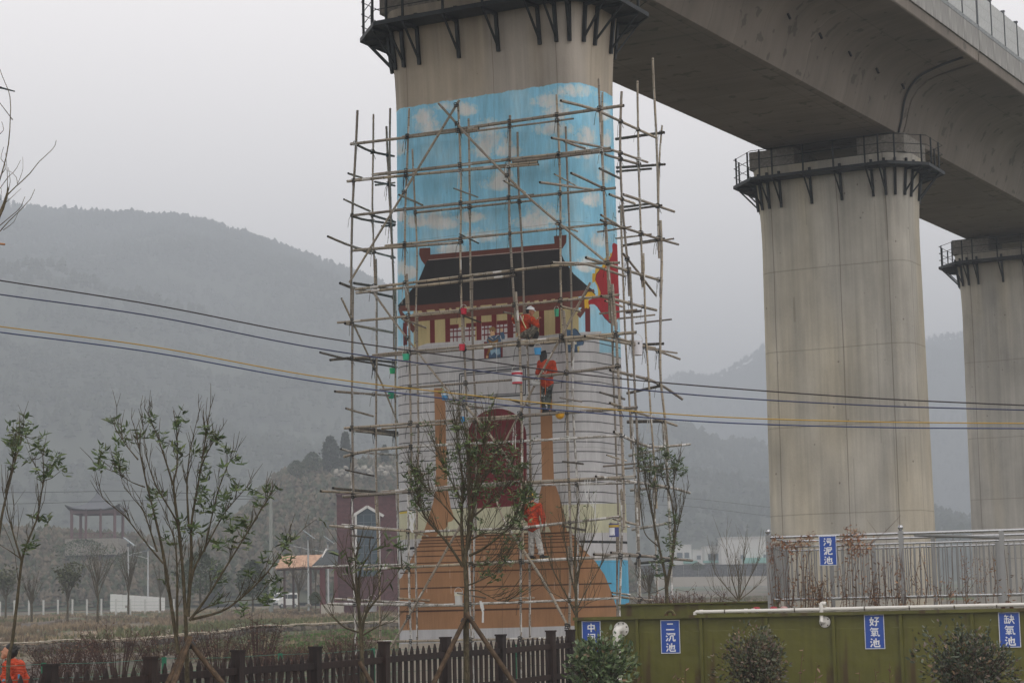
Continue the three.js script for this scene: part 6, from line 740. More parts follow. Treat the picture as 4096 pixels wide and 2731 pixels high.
surveyedTree({ label: 'staked tree with fine twigs and small green leaves in front of the scaffold', seed: 202, thin: 0.8, map: Z3, d: 31, trunks: 3, twigs: 24, twigLen: 1.15, wild: 0.7, lift: 0.35, cols: [[0.06, 0.1, 0.03], [0.085, 0.135, 0.035], [0.13, 0.18, 0.055], [0.045, 0.07, 0.028]], leaf: 0.08, leafN: 6, per: 6, scat: 0.12, leaves: smallLeaf, tipLeaf: 0.17, tipN: 4,
  stems: [[[888, 1560, 885, 1150, 887, 950, 880, 770, 900, 600, 905, 400, 900, 150, 880, -60], 0.075, 0.01], [[872, 790, 855, 560, 860, 250, 832, 60, 815, -110], 0.04, 0.007], [[892, 700, 930, 450, 960, 220, 1000, 50, 1012, -80], 0.042, 0.007], [[866, 810, 760, 650, 650, 530, 590, 420, 560, 250, 535, 160], 0.03, 0.006], [[905, 740, 980, 705, 1060, 650, 1170, 560, 1240, 470, 1265, 330], 0.03, 0.006], [[900, 925, 960, 900, 1090, 830, 1130, 760], 0.018, 0.004], [[900, 520, 1020, 420, 1120, 330, 1200, 250], 0.022, 0.005], [[860, 400, 780, 250, 720, 120, 690, 20], 0.02, 0.004], [[855, 560, 740, 420, 640, 330, 600, 260], 0.018, 0.004], [[905, 420, 1000, 250, 1080, 120, 1100, 30], 0.022, 0.005], [[880, 780, 1000, 800, 1150, 740], 0.016, 0.004], [[885, 960, 960, 960, 1080, 1020, 1180, 1030], 0.014, 0.004], [[900, 650, 1000, 600, 1130, 600, 1230, 540], 0.02, 0.004]],
  tufts: [[1010, -40], [1050, 20], [1090, 60], [1060, 100], [1120, 110], [1160, 90], [1190, 140], [1080, 160], [1140, 180], [1040, 200], [1000, 120], [1100, 220], [1210, 230], [1240, 200], [1250, 300], [1280, 340], [1300, 380], [1260, 400], [1240, 480], [1200, 520], [960, 60], [900, 40], [930, 120], [880, 150], [860, 60], [830, -60], [950, 200], [990, 280], [860, 250], [910, 300], [560, 200], [540, 260], [570, 320], [600, 380], [580, 400], [550, 230], [620, 260], [700, 160], [740, 230], [780, 130], [1130, 340], [1060, 330], [980, 380], [1180, 640], [1130, 760], [1000, 820], [1060, 840], [950, 560], [830, 350]] });
surveyedTree({ label: 'small staked sapling with few drooping leaves beside the red building', seed: 203, map: Z3, d: 31.5, twigs: 9, wild: 0.9, lift: 0.3, cols: [[0.07, 0.11, 0.03], [0.1, 0.13, 0.045], [0.05, 0.08, 0.03]], leaf: 0.15, leafN: 4, per: 1, tipLeaf: 0.03, leaves: [leafGeo(1, 0.22, 0.1, 0.6), leafGeo(1, 0.2, 0.2, 0.9)],
  stems: [[[236, 1560, 232, 1380, 224, 1240, 205, 1000, 195, 850, 185, 740], 0.055, 0.008], [[226, 1240, 250, 1110, 320, 1010, 400, 910, 485, 780], 0.026, 0.005], [[222, 1150, 190, 950, 165, 820, 140, 700], 0.022, 0.004], [[214, 1050, 215, 850, 262, 760, 300, 690], 0.022, 0.004], [[225, 1225, 130, 1195, 60, 1140, 20, 1060], 0.018, 0.004], [[226, 1245, 330, 1185, 440, 1150], 0.016, 0.004], [[205, 980, 120, 900, 60, 860], 0.014, 0.004], [[250, 1090, 300, 960, 290, 860], 0.016, 0.004]],
  tufts: [[130, 720], [165, 790], [385, 640], [420, 650], [440, 700], [470, 720], [400, 800], [350, 840], [300, 800], [480, 800], [460, 660], [380, 870], [210, 800], [240, 860], [500, 840], [170, 860], [520, 780]] });
surveyedTree({ label: 'leaning young tree with leaf tufts at the picture edge above the man', seed: 204, thin: 0.7, map: Z6, d: 29, twigs: 6, lift: 0.7, cols: gl, leaf: 0.1, leafN: 6, per: 3, scat: 0.07, trunks: 1,
  stems: [[[40, 1480, 60, 1360, 85, 1150, 110, 940, 150, 820, 190, 720, 215, 560, 240, 460], 0.05, 0.008], [[110, 950, 70, 850, 20, 700, -20, 560], 0.025, 0.006], [[-20, 900, 0, 700, 40, 480, 70, 330, 80, 220], 0.035, 0.006], [[215, 560, 180, 480, 150, 420], 0.014, 0.004], [[110, 940, 60, 900, 0, 860], 0.016, 0.004], [[20, 600, 80, 460, 130, 300], 0.016, 0.004]],
  tufts: [[70, 210], [30, 250], [100, 260], [130, 290], [20, 300], [60, 330], [90, 360], [40, 400], [140, 410], [240, 330], [190, 380], [220, 400], [280, 430], [270, 470], [310, 490], [240, 490], [200, 510], [190, 715], [225, 735], [170, 850], [150, 880], [30, 450], [10, 350], [110, 390]] });
surveyedTree({ label: 'tall bare-twigged tree reaching in from the picture edge against the sky', seed: 205, map: Z0, d: 24, twigs: 0, spread: 0.3, cols: gl, leaf: 0.1, bark: barkPale,
  stems: [[[-420, 4900, -400, 3600, -330, 2600, -200, 1900, -60, 1400, 20, 1210, 55, 1100, 62, 1040], 0.07, 0.008], [[-60, 1180, 0, 980, 40, 870, 70, 740, 95, 600, 102, 480, 110, 400, 105, 300, 92, 250, 60, 180, 40, 110, 20, 78], 0.009, 0.003], [[102, 480, 60, 420, 0, 342, -60, 290], 0.006, 0.003], [[55, 1108, 110, 1050, 170, 1000, 225, 945, 270, 890, 360, 785, 435, 712, 452, 690, 458, 640], 0.008, 0.003], [[140, 1020, 165, 960, 180, 880, 180, 785], 0.004, 0.002], [[140, 1015, 120, 950, 60, 890, 5, 860], 0.004, 0.002], [[-60, 1450, 0, 1410, 80, 1330, 170, 1245, 215, 1200, 265, 1150, 300, 1070], 0.007, 0.003], [[-60, 1410, 0, 1368, 100, 1285, 170, 1225, 200, 1180, 220, 1135], 0.006, 0.003], [[-40, 1090, 0, 1045, 60, 950, 110, 890, 150, 800], 0.006, 0.0025], [[60, 1040, 68, 950, 78, 870, 84, 795], 0.005, 0.002], [[0, 945, 60, 880, 20, 820, 40, 780, 62, 740], 0.005, 0.002], [[70, 1070, 100, 1000, 105, 915], 0.004, 0.002], [[20, 1400, 120, 1340, 180, 1240], 0.004, 0.002], [[-60, 660, 0, 590, 16, 550, 0, 485], 0.005, 0.003], [[0, 1150, 15, 1100, 20, 1060], 0.003, 0.002], [[50, 1170, 110, 1090, 145, 1030], 0.004, 0.002]] });
surveyedTree({ label: 'bare slender sapling standing before the ochre painted timber bridge', seed: 206, map: Z3, d: 42, twigs: 9, twigLen: 1.3, wild: 0.5, lift: 0.8, cols: gl, leaf: 0.08, leafN: 2, per: 1, tipLeaf: 0.03, bark: barkA, leaves: smallLeaf,
  stems: [[[1580, 1340, 1578, 1130, 1572, 900, 1568, 700, 1575, 520, 1590, 400], 0.055, 0.006], [[1570, 1110, 1510, 980, 1440, 850, 1390, 700, 1370, 560], 0.02, 0.004], [[1575, 1000, 1530, 800, 1500, 600, 1490, 420], 0.02, 0.004], [[1575, 950, 1610, 750, 1640, 560, 1650, 400], 0.02, 0.004], [[1578, 1080, 1640, 960, 1700, 860, 1760, 760], 0.016, 0.004], [[1574, 870, 1650, 700, 1690, 600], 0.014, 0.004], [[1565, 1060, 1480, 1000, 1400, 960, 1350, 900], 0.012, 0.003], [[1578, 1100, 1650, 1040, 1760, 1000], 0.012, 0.003]], tufts: [[1480, 440], [1560, 430], [1620, 520], [1390, 620], [1660, 420]] });
surveyedTree({ label: 'slim twin-stemmed tree with leafy tops right of the scaffold', seed: 207, thin: 0.75, map: ZL, d: 46.5, trunks: 2, twigs: 14, wild: 0.45, lift: 0.9, cols: gl, leaf: 0.1, leafN: 5, per: 4, scat: 0.11, tipLeaf: 0.05,
  stems: [[[555, 1590, 550, 1450, 540, 1380, 505, 1220, 480, 1100, 440, 920, 410, 760, 385, 550], 0.07, 0.008], [[550, 1480, 590, 1280, 610, 1080, 590, 900, 560, 760, 545, 540], 0.06, 0.007], [[480, 1150, 450, 950, 430, 800, 440, 600], 0.03, 0.006], [[600, 1120, 620, 920, 600, 760, 640, 610, 665, 580], 0.03, 0.006], [[600, 1180, 650, 980, 690, 820, 715, 760], 0.018, 0.004], [[500, 1200, 400, 1100, 370, 900, 355, 560], 0.022, 0.005], [[460, 1000, 490, 850, 500, 700], 0.018, 0.004], [[575, 840, 520, 700, 520, 600], 0.018, 0.004], [[545, 1480, 440, 1520, 360, 1440], 0.014, 0.004]],
  tufts: [[385, 520], [405, 540], [370, 560], [440, 575], [400, 600], [395, 640], [450, 610], [430, 660], [465, 640], [535, 520], [550, 545], [565, 580], [540, 600], [590, 590], [620, 575], [645, 600], [665, 640], [660, 665], [625, 640], [590, 650], [510, 640], [485, 645], [430, 690], [450, 740], [555, 700], [600, 1000], [620, 1030], [575, 1150], [560, 1190], [615, 1180], [570, 1250], [480, 1260], [470, 1340], [500, 1310], [590, 1040], [600, 960], [610, 1120], [550, 1320], [490, 1400]] });
surveyedTree({ label: 'bare multi-stemmed bush in the field left of the steel railing', seed: 208, map: Z5, d: 58, twigs: 9, wild: 0.9, lift: 0.6, twigLen: 1.6, cols: gl, leaf: 0.1, bark: barkPale,
  stems: [[[560, 1060, 565, 1010, 575, 900, 590, 780, 600, 680], 0.03, 0.005], [[560, 1030, 520, 900, 500, 800, 480, 700], 0.02, 0.005], [[560, 1030, 470, 930, 410, 860, 380, 790], 0.02, 0.005], [[562, 1020, 620, 900, 660, 820, 690, 740], 0.02, 0.005], [[560, 1020, 560, 880, 540, 760], 0.018, 0.004], [[565, 1020, 660, 950, 720, 900], 0.016, 0.004], [[555, 1035, 450, 1000, 380, 940], 0.016, 0.004]] });
// propping stakes tied to the trunks
function stake(label, map, d, x0, y0, x1, y1, dz, r = 0.04) { const a = atZ(...map(x0, y0), d), b = atZ(...map(x1, y1), d), f = b.clone().sub(a).normalize(), e = a.clone().addScaledVector(f, (a.y + 0.05) / -f.y); e.z += dz; const t = thing('tree_stake', label, 'stake', null, 'wooden props of the staked trees'); part(t, 'pole', new B().tube([a.clone().addScaledVector(f, -0.12), a.clone().lerp(e, 0.5).add(V(0.01, 0, 0.01)), e], [r * 0.85, r, r * 1.05], 8), stakeM); part(t, 'tie', new B().lathe(a, [[r * 1.15, -0.03], [r * 1.2, 0.03]], 8, f), tieMat); }
stake('brown prop leaning left under the multi-stemmed tree', Z6, 27.4, 948, 1375, 862, 1568, 0.5); stake('brown prop leaning right under the multi-stemmed tree', Z6, 27.3, 975, 1375, 1135, 1568, 0.3); stake('brown prop leaning forward under the multi-stemmed tree', Z6, 27.2, 955, 1380, 900, 1568, 0.9);
stake('brown prop leaning left under the fine-twigged tree', Z3, 30.9, 872, 1150, 680, 1538, 0.4); stake('brown prop leaning right under the fine-twigged tree', Z3, 30.8, 912, 1140, 1180, 1538, 0.3); stake('thin brown prop at the foot of the small sapling', Z3, 31.3, 240, 1450, 290, 1538, 0.3);
{ const t = thing('cane', 'dark cane tip poking in from the picture edge against the sky', 'cane'); part(t, 'cane_body', new B().tube([atZ(-160, 300, 24), atZ(0, 350, 24), atZ(57, 365, 24)], [0.02, 0.012, 0.008], 7), mat(0x20343c, 0.6)); part(t, 'cane_joint', new B().lathe(atZ(0, 350, 24), [[0.014, -0.01], [0.014, 0.01]], 8, V(1, 0, 0)), tieMat); const u = thing('cane', 'pale orange cane tip poking in below the bare twigs', 'cane'); part(u, 'cane_body', new B().tube([atZ(-160, 960, 24), atZ(18, 977, 24)], [0.02, 0.012], 7), mat(0xa87850, 0.7)); part(u, 'cane_joint', new B().lathe(atZ(-60, 969, 24), [[0.019, -0.01], [0.019, 0.01]], 8, V(1, 0, 0)), tieMat); }
// ---------------------------------------------------------------- the valley behind
const gAt = (pxx, pyy, d) => { const p = atZ(pxx, pyy, d); return p; };
const boxPart = (t, n, x, y, z, w, h, d, m) => part(t, n, new B().box(x, y, z, w, h, d), m);
function rowThing(name, label, cat, x0, d, group, turnY = 0) { const p = atZ(x0, 2400, d), t = thing(name, label, cat, V(p.x, groundY(p.x, d), -d), group); t.rotation.y = turnY; return t; }
const pxm = (d) => 8359 / d;
{ // dark red building with the gabled stair window
  const d = 178, k = pxm(d), t = rowThing('red_building', 'dark red flat-roofed building with tall gabled glass window behind the scaffold', 'building', 1349, d), H = atZ(1349, 1980, d).y - t.position.y, W = 9.2, brick = mat(0x5f3d3f, 0.85, { map: tex(256, 256, (u, v) => { const y = Math.floor(v * 40), x = Math.floor(u * 20 + (y % 2) * 0.5), j = (v * 40) % 1 < 0.14 || ((u * 20 + (y % 2) * 0.5) % 1) < 0.07 ? 0.82 : 1, c = 255 * (0.8 + 0.25 * hash2(x, y)) * j; return [c, c, c]; }, [0.22, 0.22]) }), white = mat(0xc9c9c6, 0.7), glassM = mat(0x33454e, 0.15, { metalness: 0.2 }), bar = mat(0x4a545a, 0.5);
  const X = (x) => (1000 + x / 2.85 - 1349) / k, Y = (y) => atZ(1500, 1950 + y / 2.85, d).y - t.position.y, wx0 = X(1212), wx1 = X(1476), yb = Y(1010), ye = Y(305), ya = Y(222), xm = (wx0 + wx1) / 2;
  const sh = new THREE.Shape([[0, 0], [W, 0], [W, H], [0, H]].map((p) => new THREE.Vector2(...p))), ho = new THREE.Path([[wx0, yb], [wx1, yb], [wx1, ye], [xm, ya], [wx0, ye]].map((p) => new THREE.Vector2(...p))); sh.holes.push(ho); part(t, 'front_wall', new THREE.ExtrudeGeometry(sh, { depth: 0.3, bevelEnabled: false }).translate(0, 0, -0.3), brick);
  boxPart(t, 'side_wall', 0.15, H / 2, -4.3, 0.3, H, 8, brick); boxPart(t, 'side_wall', W - 0.15, H / 2, -4.3, 0.3, H, 8, brick); boxPart(t, 'roof_slab', W / 2, H + 0.05, -4, W + 0.1, 0.14, 8.4, brick); boxPart(t, 'rear_wall', W / 2, H / 2, -8.2, W, H, 0.3, brick);
  const win = part(t, 'window_frame', new B().bar(V(wx0, yb, 0.03), V(wx0, ye, 0.03), 0.1, 0.18, V(1, 0, 0)).bar(V(wx1, yb, 0.03), V(wx1, ye, 0.03), 0.1, 0.18, V(1, 0, 0)).bar(V(wx0 - 0.3, ye - 0.12, 0.05), V(xm, ya + 0.06, 0.05), 0.18, 0.22).bar(V(wx1 + 0.4, ye - 0.16, 0.05), V(xm, ya + 0.06, 0.05), 0.18, 0.22), white), rows = 8, colsN = 3;
  for (let r = 0; r < rows; r++) for (let c = 0; c < colsN; c++) { const a = lerp(wx0, wx1, c / colsN) + 0.03, b = lerp(wx0, wx1, (c + 1) / colsN) - 0.03, y0 = lerp(yb, ye, r / rows) + 0.03, y1 = lerp(yb, ye, (r + 1) / rows) - 0.03; boxPart(win, 'pane', (a + b) / 2, (y0 + y1) / 2, -0.16, b - a, y1 - y0, 0.03, glassM); }
  const tri = new THREE.Shape([[wx0, ye], [wx1, ye], [xm, ya]].map((p) => new THREE.Vector2(...p))); part(win, 'pane', new THREE.ExtrudeGeometry(tri, { depth: 0.03, bevelEnabled: false }).translate(0, 0.02, -0.17), glassM); const mb = new B(); for (let r = 0; r <= rows; r++) mb.box(xm, lerp(yb, ye, r / rows), -0.15, wx1 - wx0, 0.06, 0.05); for (let c = 1; c < colsN; c++) mb.box(lerp(wx0, wx1, c / colsN), (yb + ye) / 2, -0.15, 0.06, ye - yb, 0.055); part(win, 'mullions', mb, bar);
  // the gate roof that leans on its left
  const g = thing('gatehouse', 'small gate with grey tiled roof and dark red column beside the red building', 'gate', t.position.clone().add(V(-2.6, 0, 1.2))), gx = (x) => (1000 + x / 2.85 - 1349) / k + 2.6, tile = mat(0x4a4f50, 0.8), redc = mat(0x5a3133, 0.8), y1 = Y(708), y2 = Y(862), y3 = Y(905);
  const rl = new B().quad(V(gx(735), y3 + 0.14, 0.9), V(gx(1015), y3 + 0.14, 0.9), V(gx(1010), y1, -0.8), V(gx(885), y1, -0.8)).quad(V(gx(885), y1, -0.83), V(gx(1010), y1, -0.83), V(gx(1015), y3 + 0.1, 0.9), V(gx(735), y3 + 0.1, 0.9)); const roof = part(g, 'roof', rl, tile); for (let q = 0; q < 10; q++) { const u = q / 9; part(roof, 'tile_roll', new B().tube([V(lerp(gx(745), gx(1012), u), y3 + 0.17, 0.9), V(lerp(gx(840), gx(1011), u), lerp(y3, y1, 0.42) + 0.1, 0.1), V(lerp(gx(888), gx(1009), u), y1 + 0.03, -0.8)], 0.06, 6), tile); } part(g, 'verge_board', new B().bar(V(gx(812), y2, 0.3), V(gx(885), y1 + 0.1, -0.8), 0.12, 0.22), white); part(g, 'eave_beam', new B().box((gx(760) + gx(1010)) / 2, y3 + 0.02, 0.6, gx(1010) - gx(760), 0.26, 0.5), redc);
  part(g, 'column', new B().box(gx(850), y3 / 2, 0.5, 0.46, y3, 0.46), redc); part(g, 'column', new B().box(gx(1000), y3 / 2, 0.5, 0.3, y3, 0.4), redc); part(g, 'plinth', new B().box(gx(960), 0.4, 0.7, 1.9, 0.8, 0.5), mat(0xa9a498, 0.9));
}
{ // shelter with the orange tiled roof
  const d = 218, k = pxm(d), t = rowThing('tiled_shelter', 'open shelter with pale orange tiled roof left of the red building', 'shelter', 1106, d), X = (x) => (1000 + x / 2.85 - 1106) / k, Y = (y) => atZ(1200, 1950 + y / 2.85, d).y - t.position.y, om = [0xb08b70, 0xa58168, 0xb8967c].map((h) => mat(h, 0.85)), n = 7; const a = V(X(305), Y(922), 1.6), b = V(X(860), Y(900), 1.6), c = V(X(860), Y(765), -1.6), e = V(X(345), Y(775), -1.6), roof = part(t, 'roof', new B().quad(a.clone().add(V(0, -0.1, 0)), b.clone().add(V(0, -0.1, 0)), c.clone().add(V(0, -0.1, 0)), e.clone().add(V(0, -0.1, 0))).quad(e.clone().add(V(0, -0.12, 0)), c.clone().add(V(0, -0.12, 0)), V(b.x, b.y - 0.1, -4.8), V(a.x, a.y - 0.1, -4.8)), om[0]); reseed(61);
  for (let r = 0; r < n; r++) for (let q = 0; q < 22; q++) { const P = (u, v) => a.clone().lerp(b, u).lerp(e.clone().lerp(c, u), v), m = P((q + 0.5 + (r % 2) * 0.4) / 22.6, (r + 0.5) / n), w = (b.x - a.x) / 23 * 0.47, up = e.clone().sub(a).multiplyScalar(0.56 / n).setX(0); part(roof, 'roof_tile', new B().obox(m.add(V(0, rr(0, 0.03), 0)), V(w, 0, 0), up, V(0, 0.02, 0.02)), om[Math.floor(R() * 3)]); }
  const wood = mat(0x43302b, 0.85); for (const x of [405, 450, 700, 790]) part(t, 'post', new B().box(X(x), Y(920) / 2, x === 450 || x === 790 ? -3.6 : 1.2, 0.22, Y(920), 0.22), wood); part(t, 'eave_beam', new B().box((X(320) + X(850)) / 2, Y(934), 1.2, X(850) - X(320), 0.2, 0.2), wood);
}
{ // white van
  const d = 268, k = pxm(d), t = rowThing('van', 'white minivan parked beside the lamp post in front of the shelter', 'van', 1130, d, null, -0.55), wp = mat(0xd8d8d4, 0.3), gl_ = mat(0x2b3236, 0.15), ty = mat(0x151515, 0.8), W = 1.7, prof = [[-2.0, 0.45], [-2.0, 0.95], [-1.85, 1.08], [-1.15, 1.22], [-0.55, 1.82], [-0.2, 1.92], [1.9, 1.9], [2.05, 1.7], [2.05, 0.45]], sh = new THREE.Shape(prof.map((p) => new THREE.Vector2(...p))); part(t, 'body', new THREE.ExtrudeGeometry(sh, { depth: W - 0.12, bevelEnabled: true, bevelSize: 0.06, bevelThickness: 0.06, bevelSegments: 2 }).translate(0, 0, -W / 2 + 0.06).rotateY(Math.PI / 2), wp);
  // the nose points to +z
  const P = (u, y, x) => V(x, y, -u); part(t, 'windscreen', new B().quad(P(-1.24, 1.25, -0.74), P(-1.24, 1.25, 0.74), P(-0.64, 1.83, 0.68), P(-0.64, 1.83, -0.68)), gl_); for (const s of [-1, 1]) { for (const [a, b] of [[-0.95, -0.15], [-0.05, 0.95], [1.05, 1.85]]) part(t, 'side_window', new B().box(s * (W / 2 + 0.012), 1.48, -(a + b) / 2, 0.02, 0.5, b - a), gl_); part(t, 'headlight', new B().box(s * 0.62, 0.92, 2.06, 0.34, 0.17, 0.06), mat(0xb9bfc4, 0.2)); part(t, 'wing_mirror', new B().box(s * 0.98, 1.3, 1.1, 0.2, 0.16, 0.1), wp); for (const z of [1.3, -1.35]) { const w = part(t, 'wheel', new B().lathe(V(s * (W / 2 - 0.06), 0.31, z), [[0.001, -0.1], [0.31, -0.1], [0.31, 0.1], [0.001, 0.1]], 16, V(1, 0, 0)), ty); part(w, 'hub', new B().lathe(V(s * (W / 2 + 0.05), 0.31, z), [[0.18, -0.01], [0.16, 0.02], [0.001, 0.02]], 12, V(1, 0, 0)), alu); } }
  part(t, 'bumper', new B().box(0, 0.55, 2.06, 1.66, 0.26, 0.12), mat(0x3a3b3c, 0.7)); part(t, 'grille', new B().box(0, 0.82, 2.07, 0.8, 0.1, 0.05), mat(0x26282a, 0.6));
}
// solar street lamps
const lampGrey = mat(0xaeb2b4, 0.5), panelM = mat(0x8a979e, 0.3), lampDark = mat(0x6a7074, 0.5);
function solarLamp(label, x, top, base, d, flip) { const p = atZ(x, base, d), H = atZ(x, top, d).y - p.y, t = thing('solar_lamp', label, 'street lamp', p, 'solar street lamps along the far lane'); t.position.y = groundY(p.x, d) < p.y ? p.y : p.y; part(t, 'pole', new B().tube([V(0, -1.5, 0), V(0, H * 0.5, 0), V(0, H, 0)], [0.11, 0.09, 0.06], 10), lampGrey); part(t, 'arm', new B().tube([V(0, H * 0.8, 0), V(-0.6 * flip, H * 0.83, 0), V(-1.6 * flip, H * 0.86, 0)], 0.035, 6), lampGrey); part(t, 'lamp_head', new B().obox(V(-1.75 * flip, H * 0.865, 0), V(0.3, 0.04, 0), V(0, 0.05, 0), V(0, 0, 0.13)), lampDark); part(t, 'solar_panel', new B().obox(V(0.1, H + 0.1, 0), V(0.55, -0.42, 0).multiplyScalar(flip > 0 ? 1 : 1), V(0.02, 0.03, 0), V(0, 0, 0.6)), panelM); part(t, 'battery_box', new B().box(0, H - 0.25, 0, 0.26, 0.32, 0.22), lampDark); part(t, 'foot', new B().box(0, 0.1, 0, 0.5, 0.22, 0.5), blockMat); }
solarLamp('solar street lamp standing by the white minivan', 1233, 2142, 2424, 205, 1); solarLamp('solar street lamp rising behind the gate roof', 1313, 2162, 2420, 230, 1); solarLamp('solar street lamp left of the white hoarding under the pavilion knoll', 510, 2170, 2430, 215, -1); solarLamp('solar street lamp behind the white hoarding', 590, 2186, 2430, 240, 1);
{ const p = atZ(1083, 2400, 190), t = thing('utility_pole', 'plain concrete utility pole before the scrubby knoll', 'pole', V(p.x, groundY(p.x, 190), -190)), H = atZ(1086, 1985, 190).y - t.position.y; part(t, 'shaft', new B().tube([V(0, -0.2, 0), V(0.03, H, 0)], [0.2, 0.14], 12), mat(0x8d918c, 0.9)); part(t, 'crossarm', new B().box(0.03, H - 0.4, 0, 1.3, 0.09, 0.09), lampDark); for (const x of [-0.5, 0, 0.5]) part(t, 'insulator', new B().lathe(V(0.03 + x, H - 0.34, 0), [[0.05, 0], [0.06, 0.08], [0.03, 0.16], [0.001, 0.17]], 8), lampDark); }
const farWire = (label, d, ...f) => { const l = []; for (let i = 0; i < f.length; i += 2) l.push(atZ(f[i], f[i + 1], d)); tag(part(null, 'far_cable', new B().tube(new THREE.CatmullRomCurve3(l).getPoints(20), 0.03, 4, false), mat(0x5c6266, 0.8)), label, 'cable', 'thin cables across the valley'); };
farWire('thin far cable above the pavilion roof', 192, -300, 1968, 100, 1969, 550, 1965, 1083, 1990); farWire('thin far cable passing the pavilion eaves', 192, -300, 2012, 80, 2014, 500, 2002, 1083, 1994); farWire('thin far cable right of the scaffold, upper one', 300, 2300, 1980, 2737, 1992, 3090, 2029, 3600, 2070); farWire('thin far cable right of the scaffold, lower one', 300, 2300, 2010, 2737, 2024, 3090, 2064, 3600, 2100);
{ // pavilion on the knoll
  const d = 312, k = pxm(d), c = atZ(388, 2140, d), t = thing('pavilion', 'red-columned pavilion with upswept grey roof on the knoll', 'pavilion', c), X = (x) => (x / 1.274 - 388) / k, Y = (y) => ((640 / 1.0 - (y - 500) - 0) , atZ(388, 1500 + y / 1.274, d).y - c.y), rt = mat(0x5a5d63, 0.85), rd = mat(0x5e4344, 0.8), hw = X(600) - X(383), s = hw / 2, ex = X(655), yE = Y(690), yR = Y(655), yT = Y(600), rf = new B();
  const prof = [[1.0, yE], [0.82, Y(688)], [0.6, Y(672)], [0.36, Y(655)], [0.18, Y(630)], [0.02, yT]]; for (let q = 0; q < 4; q++) { const a0 = q * 1.5708 + 0.7854; const pt = (f, y, i) => { const r = f * ex * 1.12, lift = i ? 0 : 0; return V(Math.cos(a0 + i * 1.5708) * r, y, Math.sin(a0 + i * 1.5708) * r); }; for (let j = 0; j < prof.length - 1; j++) { const [f0, y0] = prof[j], [f1, y1] = prof[j + 1], N = 8; for (let m = 0; m < N; m++) { const P = (f, y, u) => { const p = pt(f, y, 0).lerp(pt(f, y, 1), u); const e = Math.abs(u * 2 - 1); p.y += 0.75 * Math.pow(e, 4) * Math.pow(f, 3); p.multiply(V(1 + 0.1 * e ** 4 * f ** 3, 1, 1 + 0.1 * e ** 4 * f ** 3)); return p; }; rf.quad(P(f0, y0, (m + 1) / N), P(f0, y0, m / N), P(f1, y1, m / N), P(f1, y1, (m + 1) / N)); rf.quad(P(f0, y0 - 0.14, m / N), P(f0, y0 - 0.14, (m + 1) / N), P(f1, y1 - 0.14, (m + 1) / N), P(f1, y1 - 0.14, m / N)); } } } const roof = part(t, 'roof', rf, rt); part(roof, 'finial', new B().lathe(V(0, yT - 0.1, 0), [[0.25, 0], [0.12, 0.3], [0.2, 0.55], [0.001, 1.0]], 10), rt);
  for (const [x, z] of [[-1, 1], [1, 1], [-1, -1], [1, -1]]) { part(t, 'column', new B().lathe(V(x * s, -4, z * s), [[0.24, 0], [0.22, yE + 4.1]], 12), rd); } for (const x of [-0.34, 0.34]) part(t, 'column', new B().lathe(V(x * s, -4, s), [[0.2, 0], [0.19, yE + 4.1]], 12), rd);
  part(t, 'eave_beam', new B().box(0, yE - 0.35, s, hw + 0.5, 0.5, 0.3).box(0, yE - 0.35, -s, hw + 0.5, 0.5, 0.3).box(s, yE - 0.35, 0, 0.3, 0.5, hw).box(-s, yE - 0.35, 0, 0.3, 0.5, hw), rd); part(t, 'balustrade', new B().box(0, Y(810), s, hw, 0.12, 0.14).box(0, Y(830), s, hw, 0.1, 0.12), rd); for (let q = 0; q < 16; q++) part(t, 'baluster', new B().box(lerp(-s, s, (q + 0.5) / 16), Y(820), s, 0.1, 0.7, 0.1), rd); part(t, 'platform', new B().box(0, Y(835) - 1.3, 0, hw + 1.6, 2.4, hw + 1.6), blockMat);
}
{ // white hoarding and field fence
  const d = 236, t = rowThing('site_hoarding', 'white panel hoarding round a plot below the pavilion', 'hoarding', 440, d), k = pxm(d), hp = mat(0xcfd0cd, 0.7), H = 2.3; for (let q = 0; q < 9; q++) part(t, 'panel', new B().obox(V(0.35 + q * 0.68, H / 2 + 0.1 - q * 0.04, 0.02 * (q % 2)), V(0.33, -0.012, 0), V(0, H / 2 - 0.02 * q, 0), V(0, 0, 0.03)), hp); for (let q = 0; q < 4; q++) part(t, 'panel', new B().obox(V(0.0, H / 2 + 0.1, -0.5 - q * 1.1), V(0, 0, 0.53), V(0, H / 2, 0), V(0.03, 0, 0)), hp);
  const f = thing('field_fence', 'low green mesh fence with white posts across the far field', 'fence'), wp = mat(0xb8bab6, 0.8), gm = mat(0x4a7a68, 0.7); let prev = null; for (let q = 0; q < 14; q++) { const dd = 200 + q * 1.2, p = atZ(-60 + q * 58, 2400, dd); p.y = groundY(p.x, dd); part(f, 'post', new B().box(p.x, p.y + 0.8, p.z, 0.16, 1.7, 0.16), wp); if (prev) for (const h of [0.35, 0.7, 1.05, 1.4]) part(f, 'wire', new B().tube([prev.clone().add(V(0, h, 0)), p.clone().add(V(0, h, 0))], 0.012, 3, false), gm); prev = p; }
}
